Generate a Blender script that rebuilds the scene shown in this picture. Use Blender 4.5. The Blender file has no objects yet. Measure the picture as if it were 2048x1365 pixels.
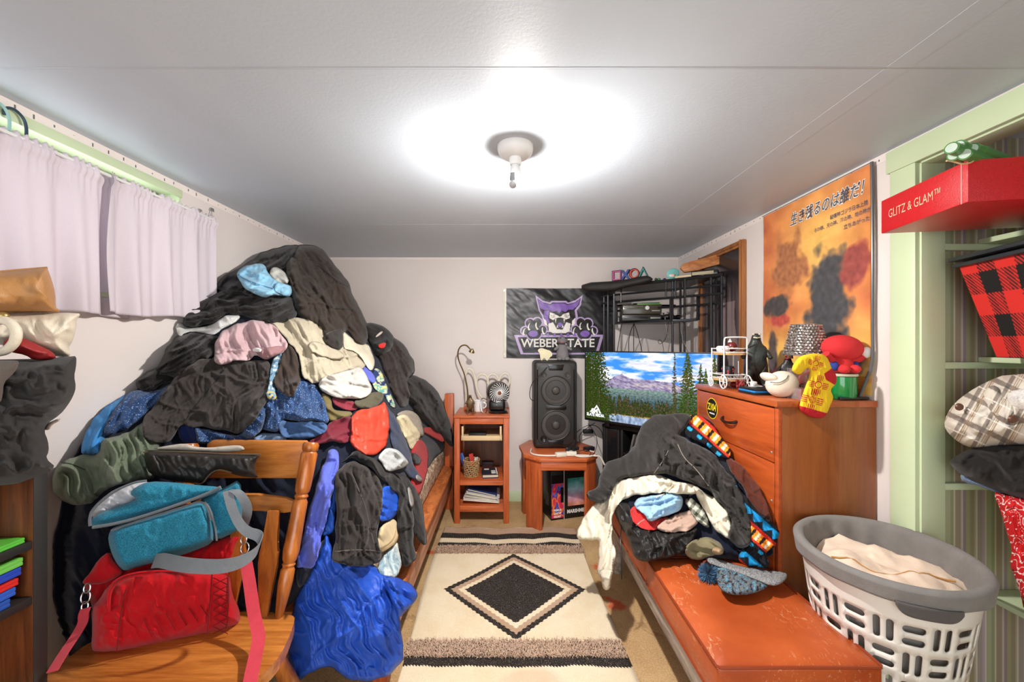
import bpy, bmesh, math, random
import numpy as np
from mathutils import Vector, Matrix
from mathutils.geometry import delaunay_2d_cdt

scene = bpy.context.scene
col = scene.collection

# ------------------------------------------------------------------ camera, world, exposure
F, CX, CY, CH = 800.0, 1013.0, 689.0, 1.416      # focal length in pixels, vanishing point, camera height
cam_data = bpy.data.cameras.new('camera')
cam_data.sensor_width = 36.0
cam_data.lens = F / 2048.0 * 36.0
cam_data.shift_x = (1024.0 - CX) / 2048.0
cam_data.shift_y = (CY - 682.5) / 2048.0
cam_data.clip_start = 0.02
cam = bpy.data.objects.new('camera', cam_data)
cam.location = (0, 0, CH)
cam.rotation_euler = (math.pi / 2, 0, 0)
col.objects.link(cam)
scene.camera = cam

world = bpy.data.worlds.new('world')
scene.world = world
world.use_nodes = True
WORLD_STRENGTH = 2.9
world.node_tree.nodes['Background'].inputs[0].default_value = (0.93, 0.97, 1.0, 1)
world.node_tree.nodes['Background'].inputs[1].default_value = WORLD_STRENGTH

BULB_STRENGTH = 2700.0
BULB_OPEN = 74.0
scene.view_settings.view_transform = 'Standard'
scene.view_settings.look = 'None'
scene.view_settings.gamma = 1.0
scene.view_settings.use_curve_mapping = False
scene.view_settings.exposure = 0.46

# room: x -1.59..1.55, back wall y 3.607, ceiling z 2.2
XL, XR, YB, YF, ZC = -1.59, 1.55, 3.607, -0.9, 2.2

# ------------------------------------------------------------------ helpers
def P(px, py, Y):
    return Vector(((px - CX) / F * Y, Y, CH - (py - CY) / F * Y))
def Yx(px, X): return X * F / (px - CX)
def Yz(py, Z): return (CH - Z) * F / (py - CY)

def lin(c):
    out = []
    for v in c[:3]:
        v = v / 255.0
        out.append(v / 12.92 if v <= 0.04045 else ((v + 0.055) / 1.055) ** 2.4)
    return tuple(out) + (1.0,)

def lin_np(a):
    a = np.asarray(a, float) / 255.0
    return np.where(a <= 0.04045, a / 12.92, ((np.maximum(a, 0) + 0.055) / 1.055) ** 2.4)

_mats = {}
class NT:
    """small wrapper to wire nodes"""
    def __init__(s, name):
        s.m = bpy.data.materials.new(name); s.m.use_nodes = True
        s.t = s.m.node_tree; s.b = s.t.nodes['Principled BSDF']
    def n(s, typ, **kw):
        nd = s.t.nodes.new(typ)
        for k, v in kw.items(): setattr(nd, k, v)
        return nd
    def l(s, a, b): s.t.links.new(a, b)
    def coord(s, which='Object', scale=(1, 1, 1), rot=(0, 0, 0), loc=(0, 0, 0)):
        tc = s.n('ShaderNodeTexCoord'); mp = s.n('ShaderNodeMapping')
        mp.inputs['Scale'].default_value = scale; mp.inputs['Rotation'].default_value = rot; mp.inputs['Location'].default_value = loc
        s.l(tc.outputs[which], mp.inputs['Vector']); return mp.outputs[0]
    def noise(s, vec, scale, detail=3, rough=.55, dist=0):
        nd = s.n('ShaderNodeTexNoise'); nd.inputs['Scale'].default_value = scale; nd.inputs['Detail'].default_value = detail
        nd.inputs['Roughness'].default_value = rough; nd.inputs['Distortion'].default_value = dist
        s.l(vec, nd.inputs['Vector']); return nd.outputs['Fac']
    def ramp(s, fac, stops, interp='LINEAR'):
        r = s.n('ShaderNodeValToRGB'); r.color_ramp.interpolation = interp
        e = r.color_ramp.elements
        while len(e) < len(stops): e.new(0.5)
        for el, (p, c) in zip(e, stops):
            el.position = p; el.color = c if len(c) == 4 else tuple(c) + (1,)
        s.l(fac, r.inputs[0]); return r.outputs[0]
    def mix(s, fac, a, b, blend='MIX'):
        m = s.n('ShaderNodeMix', data_type='RGBA', blend_type=blend)
        for sock, v in ((m.inputs[0], fac), (m.inputs[6], a), (m.inputs[7], b)):
            if isinstance(v, (int, float)): sock.default_value = v
            elif isinstance(v, tuple): sock.default_value = v
            else: s.l(v, sock)
        return m.outputs[2]
    def math(s, op, a, b=0.0, c=None):
        m = s.n('ShaderNodeMath', operation=op)
        for i, v in enumerate((a, b) if c is None else (a, b, c)):
            if isinstance(v, (int, float)): m.inputs[i].default_value = v
            else: s.l(v, m.inputs[i])
        return m.outputs[0]
    def bump(s, h, strength=.3, dist=.002):
        b = s.n('ShaderNodeBump'); b.inputs['Strength'].default_value = strength; b.inputs['Distance'].default_value = dist
        s.l(h, b.inputs['Height']); s.l(b.outputs[0], s.b.inputs['Normal'])
    def setp(s, **kw):
        for k, v in kw.items():
            sock = s.b.inputs[k.replace('_', ' ')]
            if isinstance(v, (int, float, tuple)): sock.default_value = v
            else: s.l(v, sock)
    def sep(s, vec):
        x = s.n('ShaderNodeSeparateXYZ'); s.l(vec, x.inputs[0]); return x.outputs

def dim(c, k): return (c[0] * k, c[1] * k, c[2] * k, 1)

def M(name, c, rough=.5, metal=0.0, spec=.5, var=.12, vscale=8, bump=0, bscale=200, emit=None, trans=0, alpha=1, sheen=0, coat=0):
    """plain surface with slight colour variation and optional fine relief"""
    if name in _mats: return _mats[name]
    t = NT(name); c = lin(c)
    v = t.coord()
    f = t.noise(v, vscale, 4)
    colr = t.ramp(f, [(0.25, dim(c, 1 - var)), (0.75, dim(c, 1 + var * .6))])
    t.setp(Base_Color=colr, Roughness=rough, Metallic=metal, Specular_IOR_Level=spec)
    if bump: t.bump(t.noise(v, bscale, 3), bump, .002)
    if emit: t.setp(Emission_Color=lin(emit[0]), Emission_Strength=emit[1])
    if trans: t.setp(Transmission_Weight=trans)
    if alpha < 1: t.setp(Alpha=alpha)
    if sheen: t.setp(Sheen_Weight=sheen)
    if coat: t.setp(Coat_Weight=coat)
    _mats[name] = t.m
    return t.m

def WOOD(name, dark, light, axis='z', rough=.4, scale=1.0, contrast=1.0, coat=0, rings=True):
    if name in _mats: return _mats[name]
    t = NT(name); a, b = lin(dark), lin(light)
    st = {'x': (1.2, 14, 14), 'y': (14, 1.2, 14), 'z': (14, 14, 1.2)}[axis]
    v = t.coord(scale=tuple(q * scale for q in st))
    n1 = t.noise(v, 2.2, 5, .6, .8)
    n2 = t.noise(v, 14, 4, .7, .2)
    f = t.math('ADD', t.math('MULTIPLY', n1, .75), t.math('MULTIPLY', n2, .25))
    lo, hi = .5 - .17 / contrast, .5 + .17 / contrast
    t.setp(Base_Color=t.ramp(f, [(lo, a), (hi, b)]), Roughness=rough)
    if coat: t.setp(Coat_Weight=coat, Coat_Roughness=.15)
    t.bump(n2, .15, .001)
    _mats[name] = t.m
    return t.m

def ATTR(name, rough=.7, emit=0, spec=.3, bump=0, bscale=300, coat=0, sheen=0):
    """colour read from the mesh's own 'Col' attribute (flat print and woven pattern)"""
    if name in _mats: return _mats[name]
    t = NT(name)
    a = t.n('ShaderNodeVertexColor', layer_name='Col')
    if emit:
        t.setp(Base_Color=(0, 0, 0, 1), Emission_Strength=emit, Roughness=rough, Specular_IOR_Level=spec)
        t.l(a.outputs[0], t.b.inputs['Emission Color'])
    else:
        t.l(a.outputs[0], t.b.inputs['Base Color']); t.setp(Roughness=rough, Specular_IOR_Level=spec)
    if bump: t.bump(t.noise(t.coord(), bscale, 2), bump, .001)
    if coat: t.setp(Coat_Weight=coat, Coat_Roughness=.1)
    if sheen: t.setp(Sheen_Weight=sheen)
    _mats[name] = t.m
    return t.m

# ------------------------------------------------------------------ objects
ORIGIN = {}
def tag(o, label=None, cat=None, group=None, kind=None):
    if label: o['label'] = label
    if cat: o['category'] = cat
    if group: o['group'] = group
    if kind: o['kind'] = kind
    return o

def thing(name, label, cat, loc, group=None, kind=None):
    o = bpy.data.objects.new(name, None)
    o.empty_display_size = .05
    o.location = loc
    col.objects.link(o)
    ORIGIN[o.name] = Vector(loc)
    return tag(o, label, cat, group, kind)

def struct(name, loc=(0, 0, 0)):
    return thing(name, None, None, loc, kind='structure')

def link_mesh(name, me, parent=None, label=None, cat=None, group=None, kind=None, origin=None):
    """me is in world coordinates; it is shifted to its thing's origin"""
    if parent is not None:
        org = ORIGIN[parent.name]
    else:
        n = len(me.vertices)
        a = np.empty(n * 3); me.vertices.foreach_get('co', a); a = a.reshape(-1, 3)
        org = Vector(((a[:, 0].min() + a[:, 0].max()) / 2, (a[:, 1].min() + a[:, 1].max()) / 2, a[:, 2].min())) if origin is None else Vector(origin)
    me.transform(Matrix.Translation(-org))
    o = bpy.data.objects.new(name, me)
    col.objects.link(o)
    if parent is not None: o.parent = parent
    else: o.location = org
    ORIGIN[o.name] = org.copy()
    return tag(o, label, cat, group, kind)

class MB:
    def __init__(s, M=None):
        s.bm = bmesh.new(); s.M = M
    def _x(s, verts):
        if s.M is not None: bmesh.ops.transform(s.bm, matrix=s.M, verts=verts)
    def box(s, x0, x1, y0, y1, z0, z1, bevel=0, M=None, seg=2):
        m = Matrix.Translation(((x0 + x1) / 2, (y0 + y1) / 2, (z0 + z1) / 2)) @ Matrix.Diagonal((abs(x1 - x0), abs(y1 - y0), abs(z1 - z0), 1))
        r = bmesh.ops.create_cube(s.bm, size=1, matrix=m)
        vs = r['verts']
        if bevel:
            es = list({e for v in vs for e in v.link_edges})
            rr = bmesh.ops.bevel(s.bm, geom=es, offset=bevel, segments=seg, profile=.5, affect='EDGES', clamp_overlap=True)
            vs = list({v for f in rr['faces'] for v in f.verts} | {v for v in vs if v.is_valid})
        if M is not None: bmesh.ops.transform(s.bm, matrix=M, verts=vs)
        s._x(vs)
        return s
    def tube(s, pts, r, n=8, closed=False, cap=True):
        pts = [Vector(p) for p in pts]
        N = len(pts)
        rs = r if isinstance(r, (list, tuple)) else [r] * N
        rings = []; prev = None
        for i, p in enumerate(pts):
            if closed: d = pts[(i + 1) % N] - pts[i - 1]
            elif i == 0: d = pts[1] - p
            elif i == N - 1: d = p - pts[i - 1]
            else: d = pts[i + 1] - pts[i - 1]
            d.normalize()
            if prev is None:
                a = Vector((0, 0, 1)) if abs(d.z) < .9 else Vector((1, 0, 0))
                u = d.cross(a).normalized()
            else:
                u = (prev - d * prev.dot(d)).normalized()
            prev = u; w = d.cross(u)
            rings.append([s.bm.verts.new(p + (u * math.cos(2 * math.pi * k / n) + w * math.sin(2 * math.pi * k / n)) * rs[i]) for k in range(n)])
        m = N if closed else N - 1
        for i in range(m):
            A, B = rings[i], rings[(i + 1) % N]
            for k in range(n):
                s.bm.faces.new((A[k], A[(k + 1) % n], B[(k + 1) % n], B[k]))
        if cap and not closed:
            s.bm.faces.new(rings[0][::-1]); s.bm.faces.new(rings[-1])
        s._x([v for R in rings for v in R])
        return s
    def lathe(s, prof, center=(0, 0, 0), n=24, M=None, sx=1.0, sy=1.0):
        rings = []
        for r, z in prof:
            if r < 1e-5: rings.append([s.bm.verts.new((0, 0, z))])
            else: rings.append([s.bm.verts.new((r * sx * math.cos(2 * math.pi * k / n), r * sy * math.sin(2 * math.pi * k / n), z)) for k in range(n)])
        for A, B in zip(rings, rings[1:]):
            for k in range(n):
                k2 = (k + 1) % n
                if len(A) == 1 and len(B) == 1: continue
                if len(A) == 1: s.bm.faces.new((A[0], B[k2], B[k]))
                elif len(B) == 1: s.bm.faces.new((A[k], A[k2], B[0]))
                else: s.bm.faces.new((A[k], A[k2], B[k2], B[k]))
        vs = [v for R in rings for v in R]
        if M is not None: bmesh.ops.transform(s.bm, matrix=M, verts=vs)
        bmesh.ops.translate(s.bm, vec=Vector(center), verts=vs)
        s._x(vs)
        return s
    def ell(s, c, r, n=16, m=10, M=None):
        prof = [(math.sin(math.pi * i / m), -math.cos(math.pi * i / m)) for i in range(m + 1)]
        mm = Matrix.Diagonal((r[0], r[1], r[2], 1))
        if M is not None: mm = M @ mm
        return s.lathe(prof, c, n, mm)
    def prism(s, poly, frame, depth, bevel=0):
        """poly: 2-D outline; frame: (origin, u, v) ; extruded by depth along u x v"""
        o, u, v = (Vector(q) for q in frame)
        w = u.cross(v).normalized()
        A = [s.bm.verts.new(o + u * a + v * b) for a, b in poly]
        B = [s.bm.verts.new(o + u * a + v * b + w * depth) for a, b in poly]
        n = len(poly); fs = []
        area = sum(poly[i][0] * poly[(i + 1) % n][1] - poly[(i + 1) % n][0] * poly[i][1] for i in range(n))
        flip = area < 0
        def F_(vs):
            fs.append(s.bm.faces.new(vs[::-1] if flip else vs))
        F_(A[::-1]); F_(B)
        for i in range(n):
            F_([A[i], A[(i + 1) % n], B[(i + 1) % n], B[i]])
        vs = A + B
        if bevel:
            es = list({e for f in fs for e in f.edges})
            rr = bmesh.ops.bevel(s.bm, geom=es, offset=bevel, segments=2, profile=.5, affect='EDGES', clamp_overlap=True)
            vs = list({q for f in rr['faces'] for q in f.verts} | {q for q in vs if q.is_valid})
        s._x(vs)
        return s
    def ribbon(s, pts, widths, thick=.002, normal=None):
        """strap: pts centre line, widths: vector (half width) per point or one"""
        pts = [Vector(p) for p in pts]
        if callable(widths): widths = [Vector(widths(i / (len(pts) - 1.0))) for i in range(len(pts))]
        if not isinstance(widths, list): widths = [Vector(widths)] * len(pts)
        rows = []
        N = len(pts)
        for i, p in enumerate(pts):
            d = (pts[min(i + 1, N - 1)] - pts[max(i - 1, 0)]).normalized()
            w = Vector(widths[i]); nrm = d.cross(w).normalized() * thick / 2
            rows.append([s.bm.verts.new(p - w - nrm), s.bm.verts.new(p + w - nrm), s.bm.verts.new(p + w + nrm), s.bm.verts.new(p - w + nrm)])
        for A, B in zip(rows, rows[1:]):
            for k in range(4): s.bm.faces.new((A[k], A[(k + 1) % 4], B[(k + 1) % 4], B[k]))
        s.bm.faces.new(rows[0][::-1]); s.bm.faces.new(rows[-1])
        s._x([v for R in rows for v in R])
        return s
    def grid(s, fn, nu, nv, wrap_u=False):
        R = [[s.bm.verts.new(fn(i / (nu - (0 if wrap_u else 1)), j / (nv - 1))) for i in range(nu)] for j in range(nv)]
        for j in range(nv - 1):
            for i in range(nu if wrap_u else nu - 1):
                s.bm.faces.new((R[j][i], R[j][(i + 1) % nu], R[j + 1][(i + 1) % nu], R[j + 1][i]))
        s._x([v for r in R for v in r])
        return s
    def mesh(s, name, material, smooth=True, angle=40, recalc=True):
        if recalc: bmesh.ops.recalc_face_normals(s.bm, faces=s.bm.faces[:])
        me = bpy.data.meshes.new(name)
        s.bm.to_mesh(me); s.bm.free()
        if material is not None: me.materials.append(material)
        if smooth:
            me.polygons.foreach_set('use_smooth', [True] * len(me.polygons))
            me.set_sharp_from_angle(angle=math.radians(angle))
        return me
    def build(s, name, material, parent=None, label=None, cat=None, group=None, kind=None, smooth=True, angle=40, origin=None, recalc=True):
        return link_mesh(name, s.mesh(name, material, smooth, angle, recalc), parent, label, cat, group, kind, origin)

def mesh_from(name, verts, faces, material, colors=None, smooth=True, uv=None):
    me = bpy.data.meshes.new(name)
    verts = np.asarray(verts, float); faces = np.asarray(faces, np.int32)
    nf, k = faces.shape
    me.vertices.add(len(verts)); me.vertices.foreach_set('co', verts.ravel())
    me.loops.add(nf * k); me.loops.foreach_set('vertex_index', faces.ravel())
    me.polygons.add(nf); me.polygons.foreach_set('loop_start', np.arange(nf, dtype=np.int32) * k)
    me.update(calc_edges=True)
    if smooth: me.polygons.foreach_set('use_smooth', np.ones(nf, bool))
    if colors is not None:
        a = me.color_attributes.new('Col', 'FLOAT_COLOR', 'POINT')
        c = np.ones((len(verts), 4)); c[:, :3] = colors
        a.data.foreach_set('color', c.ravel())
    if uv is not None:
        l = me.uv_layers.new(name='UVMap')
        l.data.foreach_set('uv', np.asarray(uv)[faces.ravel()].ravel())
    if material is not None: me.materials.append(material)
    return me

def panel(nu, nv, pos, colour, material, name='print'):
    """dense flat sheet carrying a print: pos(u,v)->xyz arrays, colour(u,v)->sRGB arrays; v runs upward"""
    u, v = np.meshgrid(np.linspace(0, 1, nu), np.linspace(0, 1, nv))
    u, v = u.ravel(), v.ravel()
    X = np.stack(pos(u, v), 1)
    i = np.arange(nu * nv).reshape(nv, nu)
    f = np.stack([i[:-1, :-1], i[:-1, 1:], i[1:, 1:], i[1:, :-1]], -1).reshape(-1, 4)
    return mesh_from(name, X, f, material, lin_np(colour(u, v)))

def inpoly(x, y, poly):
    p = np.asarray(poly, float); r = np.zeros(x.shape, bool)
    x1, y1 = p[:, 0], p[:, 1]; x2, y2 = np.roll(x1, -1), np.roll(y1, -1)
    for a, b, c, d in zip(x1, y1, x2, y2):
        if b == d: continue
        r ^= ((b > y) != (d > y)) & (x < (c - a) * (y - b) / (d - b) + a)
    return r

def segdist(x, y, poly, closed=True):
    p = np.asarray(poly, float); q = np.roll(p, -1, 0) if closed else p[1:]
    if not closed: p = p[:-1]
    best = np.full(x.shape, 1e18)
    for (a, b), (c, d) in zip(p, q):
        dx, dy = c - a, d - b; L = dx * dx + dy * dy + 1e-12
        t = np.clip(((x - a) * dx + (y - b) * dy) / L, 0, 1)
        best = np.minimum(best, (x - a - t * dx) ** 2 + (y - b - t * dy) ** 2)
    return np.sqrt(best)

def _hash(i, j, seed):
    h = (i.astype(np.int64) * 374761393 + j.astype(np.int64) * 668265263 + seed * 974634777) & 0xffffffff
    h = ((h ^ (h >> 13)) * 1274126177) & 0xffffffff
    return (h ^ (h >> 16)) & 0xffffffff
def pn(x, y, seed=0):
    """2-D gradient noise, about -1..1"""
    i, j = np.floor(x), np.floor(y); fx, fy = x - i, y - j
    i = i.astype(np.int64); j = j.astype(np.int64)
    def g(a, b, dx, dy):
        t = _hash(a, b, seed) / 4294967295.0 * 2 * np.pi
        return np.cos(t) * dx + np.sin(t) * dy
    u = fx * fx * fx * (fx * (fx * 6 - 15) + 10); w = fy * fy * fy * (fy * (fy * 6 - 15) + 10)
    a = g(i, j, fx, fy); b = g(i + 1, j, fx - 1, fy); c = g(i, j + 1, fx, fy - 1); d = g(i + 1, j + 1, fx - 1, fy - 1)
    return 1.5 * ((a * (1 - u) + b * u) * (1 - w) + (c * (1 - u) + d * u) * w)
def fbm(x, y, seed=0, o=3):
    r = 0; a = 1.0
    for k in range(o):
        r = r + a * pn(x * 2 ** k, y * 2 ** k, seed + k * 17); a *= .5
    return r

def soften(poly, cut=5.0):
    """round corners only a little"""
    p = np.asarray(poly, float)
    for c_ in (cut, cut * .4):
        q = np.roll(p, -1, 0); L = np.linalg.norm(q - p, axis=1)[:, None] + 1e-9
        k = np.minimum(c_ / L, .33)
        p = np.stack([p * (1 - k) + q * k, p * k + q * (1 - k)], 1).reshape(-1, 2)
    return p
def chaikin(poly, it=2, closed=True):
    p = np.asarray(poly, float)
    for _ in range(it):
        q = np.roll(p, -1, 0)
        if closed:
            p = np.stack([.75 * p + .25 * q, .25 * p + .75 * q], 1).reshape(-1, 2)
        else:
            a, b = p[:-1], p[1:]
            m = np.stack([.75 * a + .25 * b, .25 * a + .75 * b], 1).reshape(-1, p.shape[1])
            p = np.vstack([p[:1], m, p[-1:]])
    return p
def chaikin3(pts, it=2):
    p = np.array([tuple(q) for q in pts], float)
    for _ in range(it):
        a, b = p[:-1], p[1:]
        m = np.stack([.75 * a + .25 * b, .25 * a + .75 * b], 1).reshape(-1, 3)
        p = np.vstack([p[:1], m, p[-1:]])
    return [Vector(q) for q in p]

def resample(poly, step):
    p = np.asarray(poly, float); q = np.vstack([p, p[:1]])
    d = np.sqrt(((q[1:] - q[:-1]) ** 2).sum(1)); s = np.concatenate([[0], np.cumsum(d)])
    n = max(8, int(s[-1] / step)); t = np.linspace(0, s[-1], n, endpoint=False)
    return np.stack([np.interp(t, s, q[:, 0]), np.interp(t, s, q[:, 1])], 1)

def tri_fill(poly, step):
    """points and triangles filling a 2-D outline"""
    b = resample(poly, step); n = len(b)
    x0, y0 = b.min(0); x1, y1 = b.max(0)
    gx, gy = np.meshgrid(np.arange(x0, x1 + step, step), np.arange(y0, y1 + step, step * .866))
    gx = gx + (np.arange(gx.shape[0]) % 2)[:, None] * step * .5
    gx, gy = gx.ravel(), gy.ravel()
    k = inpoly(gx, gy, b); gx, gy = gx[k], gy[k]
    k = segdist(gx, gy, b) > step * .45; gx, gy = gx[k], gy[k]
    pts = [Vector(q) for q in b.tolist()] + [Vector(q) for q in zip(gx.tolist(), gy.tolist())]
    vo, _, fo, *_ = delaunay_2d_cdt(pts, [(i, (i + 1) % n) for i in range(n)], [], 1, 1e-6)
    return np.array([tuple(v) for v in vo]), np.array([f for f in fo if len(f) == 3], np.int32)

def text_mesh(body, size, frame, material, depth=.0004, align='CENTER', shear=0, bold=0, spacing=1.0, width=None):
    """lettering as a flat mesh lying in frame (origin, u, v)"""
    cu = bpy.data.curves.new('lettering', 'FONT')
    cu.body = body; cu.size = size; cu.align_x = align; cu.align_y = 'CENTER'; cu.shear = shear
    cu.offset = bold; cu.space_character = spacing; cu.resolution_u = 3
    tmp = bpy.data.objects.new('lettering', cu); col.objects.link(tmp)
    dg = bpy.context.evaluated_depsgraph_get()
    me = bpy.data.meshes.new_from_object(tmp.evaluated_get(dg))
    bpy.data.objects.remove(tmp); bpy.data.curves.remove(cu)
    o, u, v = (Vector(q) for q in frame); u.normalize(); v.normalize(); w = u.cross(v).normalized()
    if width and len(me.vertices):
        xs = [q.co.x for q in me.vertices]; k = width / max(1e-6, max(xs) - min(xs))
        me.transform(Matrix.Diagonal((k, 1, 1, 1)))
    m4 = Matrix((u.to_tuple() + (0,), v.to_tuple() + (0,), w.to_tuple() + (0,), (0, 0, 0, 1))).transposed()
    me.transform(Matrix.Translation(o + w * depth) @ m4)
    me.materials.clear(); me.materials.append(material)
    return me

def frame_matrix(o, ang):
    """local frame: x along ang in plan, z up"""
    return Matrix.Translation(Vector(o)) @ Matrix.Rotation(ang, 4, 'Z')
# ================================================================== the room
def wall_material():
    t = NT('painted_plaster'); v = t.coord()
    n = t.noise(v, 1.6, 4)
    base = t.ramp(n, [(.3, lin((222, 212, 206))), (.7, lin((228, 220, 215)))])
    t.setp(Base_Color=base, Roughness=.55, Specular_IOR_Level=.35)
    t.bump(t.noise(v, 60, 3), .08, .002)
    return t.m
def ceiling_material():
    t = NT('ceiling_paint'); v = t.coord()
    n = t.noise(t.coord(scale=(1.2, .5, 1)), 1.5, 5, .6)
    t.setp(Base_Color=t.ramp(n, [(.25, lin((186, 195, 204))), (.75, lin((196, 205, 214)))]), Roughness=.44, Specular_IOR_Level=.3)
    t.bump(t.math('ADD', t.noise(v, 90, 2), t.math('MULTIPLY', t.noise(v, 7, 2), 1.5)), .22, .002)
    return t.m
def carpet_material():
    t = NT('carpet'); v = t.coord()
    fine = t.noise(v, 150, 3); mid = t.noise(v, 3.2, 5, .65); big = t.noise(t.coord(loc=(3.1, 1.7, 0)), 1.4, 3)
    f = t.math('ADD', t.math('MULTIPLY', mid, .5), t.math('MULTIPLY', fine, .5))
    base = t.ramp(f, [(.32, lin((150, 116, 76))), (.62, lin((205, 172, 126)))])
    stain = t.ramp(t.noise(v, 5.5, 5, .7, .6), [(.58, (0, 0, 0, 1)), (.68, (1, 1, 1, 1))])
    c = t.mix(t.math('MULTIPLY', stain, .55), base, lin((112, 70, 36)))
    # red blotches with a place of their own on the carpet
    xyz = t.sep(v); wob = t.math('MULTIPLY', t.math('SUBTRACT', t.noise(v, 16, 3), .5), .12)
    tot = None
    for (sx, sy, r) in ((.60, 2.17, .055), (.57, 2.22, .03), (-.53, 2.72, .045), (-.56, 2.60, .03), (-.58, 2.35, .04), (-.60, 1.95, .05), (-.33, 3.08, .03), (.58, 2.55, .035)):
        dx = t.math('SUBTRACT', xyz[0], sx); dy = t.math('SUBTRACT', xyz[1], sy)
        d = t.math('SQRT', t.math('ADD', t.math('MULTIPLY', dx, dx), t.math('MULTIPLY', dy, dy)))
        m = t.math('SUBTRACT', 1.0, t.math('SMOOTH_MIN', t.math('DIVIDE', t.math('ADD', d, wob), r), 1.0, .2))
        m = t.math('MAXIMUM', m, 0.0)
        tot = m if tot is None else t.math('MAXIMUM', tot, m)
    c = t.mix(t.math('MINIMUM', t.math('MULTIPLY', tot, 1.6), .8), c, lin((190, 70, 45)))
    t.setp(Base_Color=c, Roughness=.95, Specular_IOR_Level=.1)
    t.bump(t.math('ADD', fine, mid), .6, .006)
    return t.m
def stripe_material():
    t = NT('striped_wallpaper'); xyz = t.sep(t.coord())
    x = t.math('FRACT', t.math('MULTIPLY', t.math('ADD', xyz[0], xyz[1]), 6.4))
    stops = [(0, (150, 140, 112)), (.10, (172, 160, 132)), (.14, (205, 196, 178)), (.18, (160, 150, 140)), (.30, (178, 160, 168)), (.36, (205, 196, 182)), (.40, (165, 168, 135)), (.52, (146, 152, 118)), (.6, (196, 190, 165)), (.64, (156, 140, 118)), (.78, (190, 180, 170)), (.83, (150, 130, 138)), (.9, (160, 156, 122))]
    c = t.ramp(x, [(p, lin(q)) for p, q in stops], 'CONSTANT')
    t.setp(Base_Color=c, Roughness=.7)
    return t.m

MAT_WALL = wall_material(); MAT_CEIL = ceiling_material(); MAT_CARPET = carpet_material(); MAT_STRIPE = stripe_material()
MAT_GREEN = M('pale_green_paint', (200, 215, 176), .4, var=.05, vscale=4)
MAT_PAPER = M('paper_strip', (236, 226, 220), .8, var=.05)

# floor
fl = struct('floor')
MB().box(XL - .1, 2.45, YF - .6, YB + .1, -.1, 0).build('carpet', MAT_CARPET, fl, smooth=False)

# ceiling: painted boards with their joints
ce = struct('ceiling')
MB().box(XL - .1, 2.45, YF - .1, YB + .1, ZC + .012, ZC + .1).build('ceiling_deck', MAT_CEIL, ce, smooth=False)
xs = [XL - .1, 1.105, 2.45]; ys = [YF - .1, -.2, 1.138, 2.62, YB + .1]
for i in range(2):
    for j in range(4):
        g = .0003
        MB().box(xs[i] + g, xs[i + 1] - g, ys[j] + g, ys[j + 1] - g, ZC, ZC + .012, .0006, seg=1).build('panel', MAT_CEIL, ce, smooth=False)
MB().box(1.075, 1.145, .2, YB, ZC - .0005, ZC).build('joint_tape', MAT_CEIL, ce)
MB().box(XL, 1.55, 1.130, 1.137, ZC - .0007, ZC, .0003).build('joint_tape', MAT_CEIL, ce)
MB().box(XL, 1.55, 2.614, 2.621, ZC - .0007, ZC, .0003).build('joint_tape', MAT_CEIL, ce)

# walls
w = struct('wall_back'); MB().box(XL - .1, XR + .1, YB, YB + .1, 0, ZC).build('plaster', MAT_WALL, w, smooth=False)
WY0, WY1, WZ0, WZ1 = .35, 1.95, 1.62, 2.155          # window opening in the side wall
w = struct('wall_left')
b = MB()
b.box(XL - .14, XL, WY1, YB, 0, ZC); b.box(XL - .14, XL, YF, WY0, 0, ZC)
b.box(XL - .14, XL, WY0, WY1, 0, WZ0); b.box(XL - .14, XL, WY0, WY1, WZ1, ZC)
b.build('plaster', MAT_WALL, w, smooth=False)
w = struct('wall_right')
b = MB()
b.box(XR, XR + .085, 1.5, YB, 0, ZC); b.box(XR, XR + .085, YF, .05, 0, ZC); b.box(XR, XR + .085, .05, 1.5, 2.1, ZC)
b.build('plaster', MAT_WALL, w, smooth=False)
w = struct('wall_closet')
b = MB(); b.box(1.635, 2.4, 1.52, 1.6, 0, ZC); b.box(2.35, 2.43, .05, 1.52, 0, ZC); b.box(1.635, 2.4, -.03, .05, 0, ZC)
b.build('wallpaper', MAT_STRIPE, w, smooth=False)
w = struct('wall_front')           # behind the camera, with a wide opening added so world light fills the room
b = MB(); b.box(XL, -.95, YF - .1, YF, 0, ZC); b.box(.95, XR, YF - .1, YF, 0, ZC); b.box(-.95, .95, YF - .1, YF, 2.06, ZC)
b.build('plaster', MAT_WALL, w, smooth=False)

# skirting, closet trim
o = struct('baseboard_back'); MB().box(XL, XR, YB - .014, YB, 0, .095, .004).build('board', MAT_GREEN, o)
o = struct('baseboard_right'); MB().box(XR - .014, XR, 1.61, YB, 0, .095, .004).build('board', MAT_GREEN, o)
o = struct('trim_1')
MB().box(XR - .018, XR, 1.5, 1.6, 0, 2.1, .003).build('casing', MAT_GREEN, o)
MB().box(XR - .020, XR, .02, 1.615, 2.1, 2.186, .003).build('casing', MAT_GREEN, o)
MB().box(XR - .002, XR + .087, 1.492, 1.502, 0, 2.1, .002).build('jamb', MAT_GREEN, o)
MB().box(XR - .002, XR + .087, .05, 1.5, 2.092, 2.1, .002).build('jamb', MAT_GREEN, o)
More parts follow.
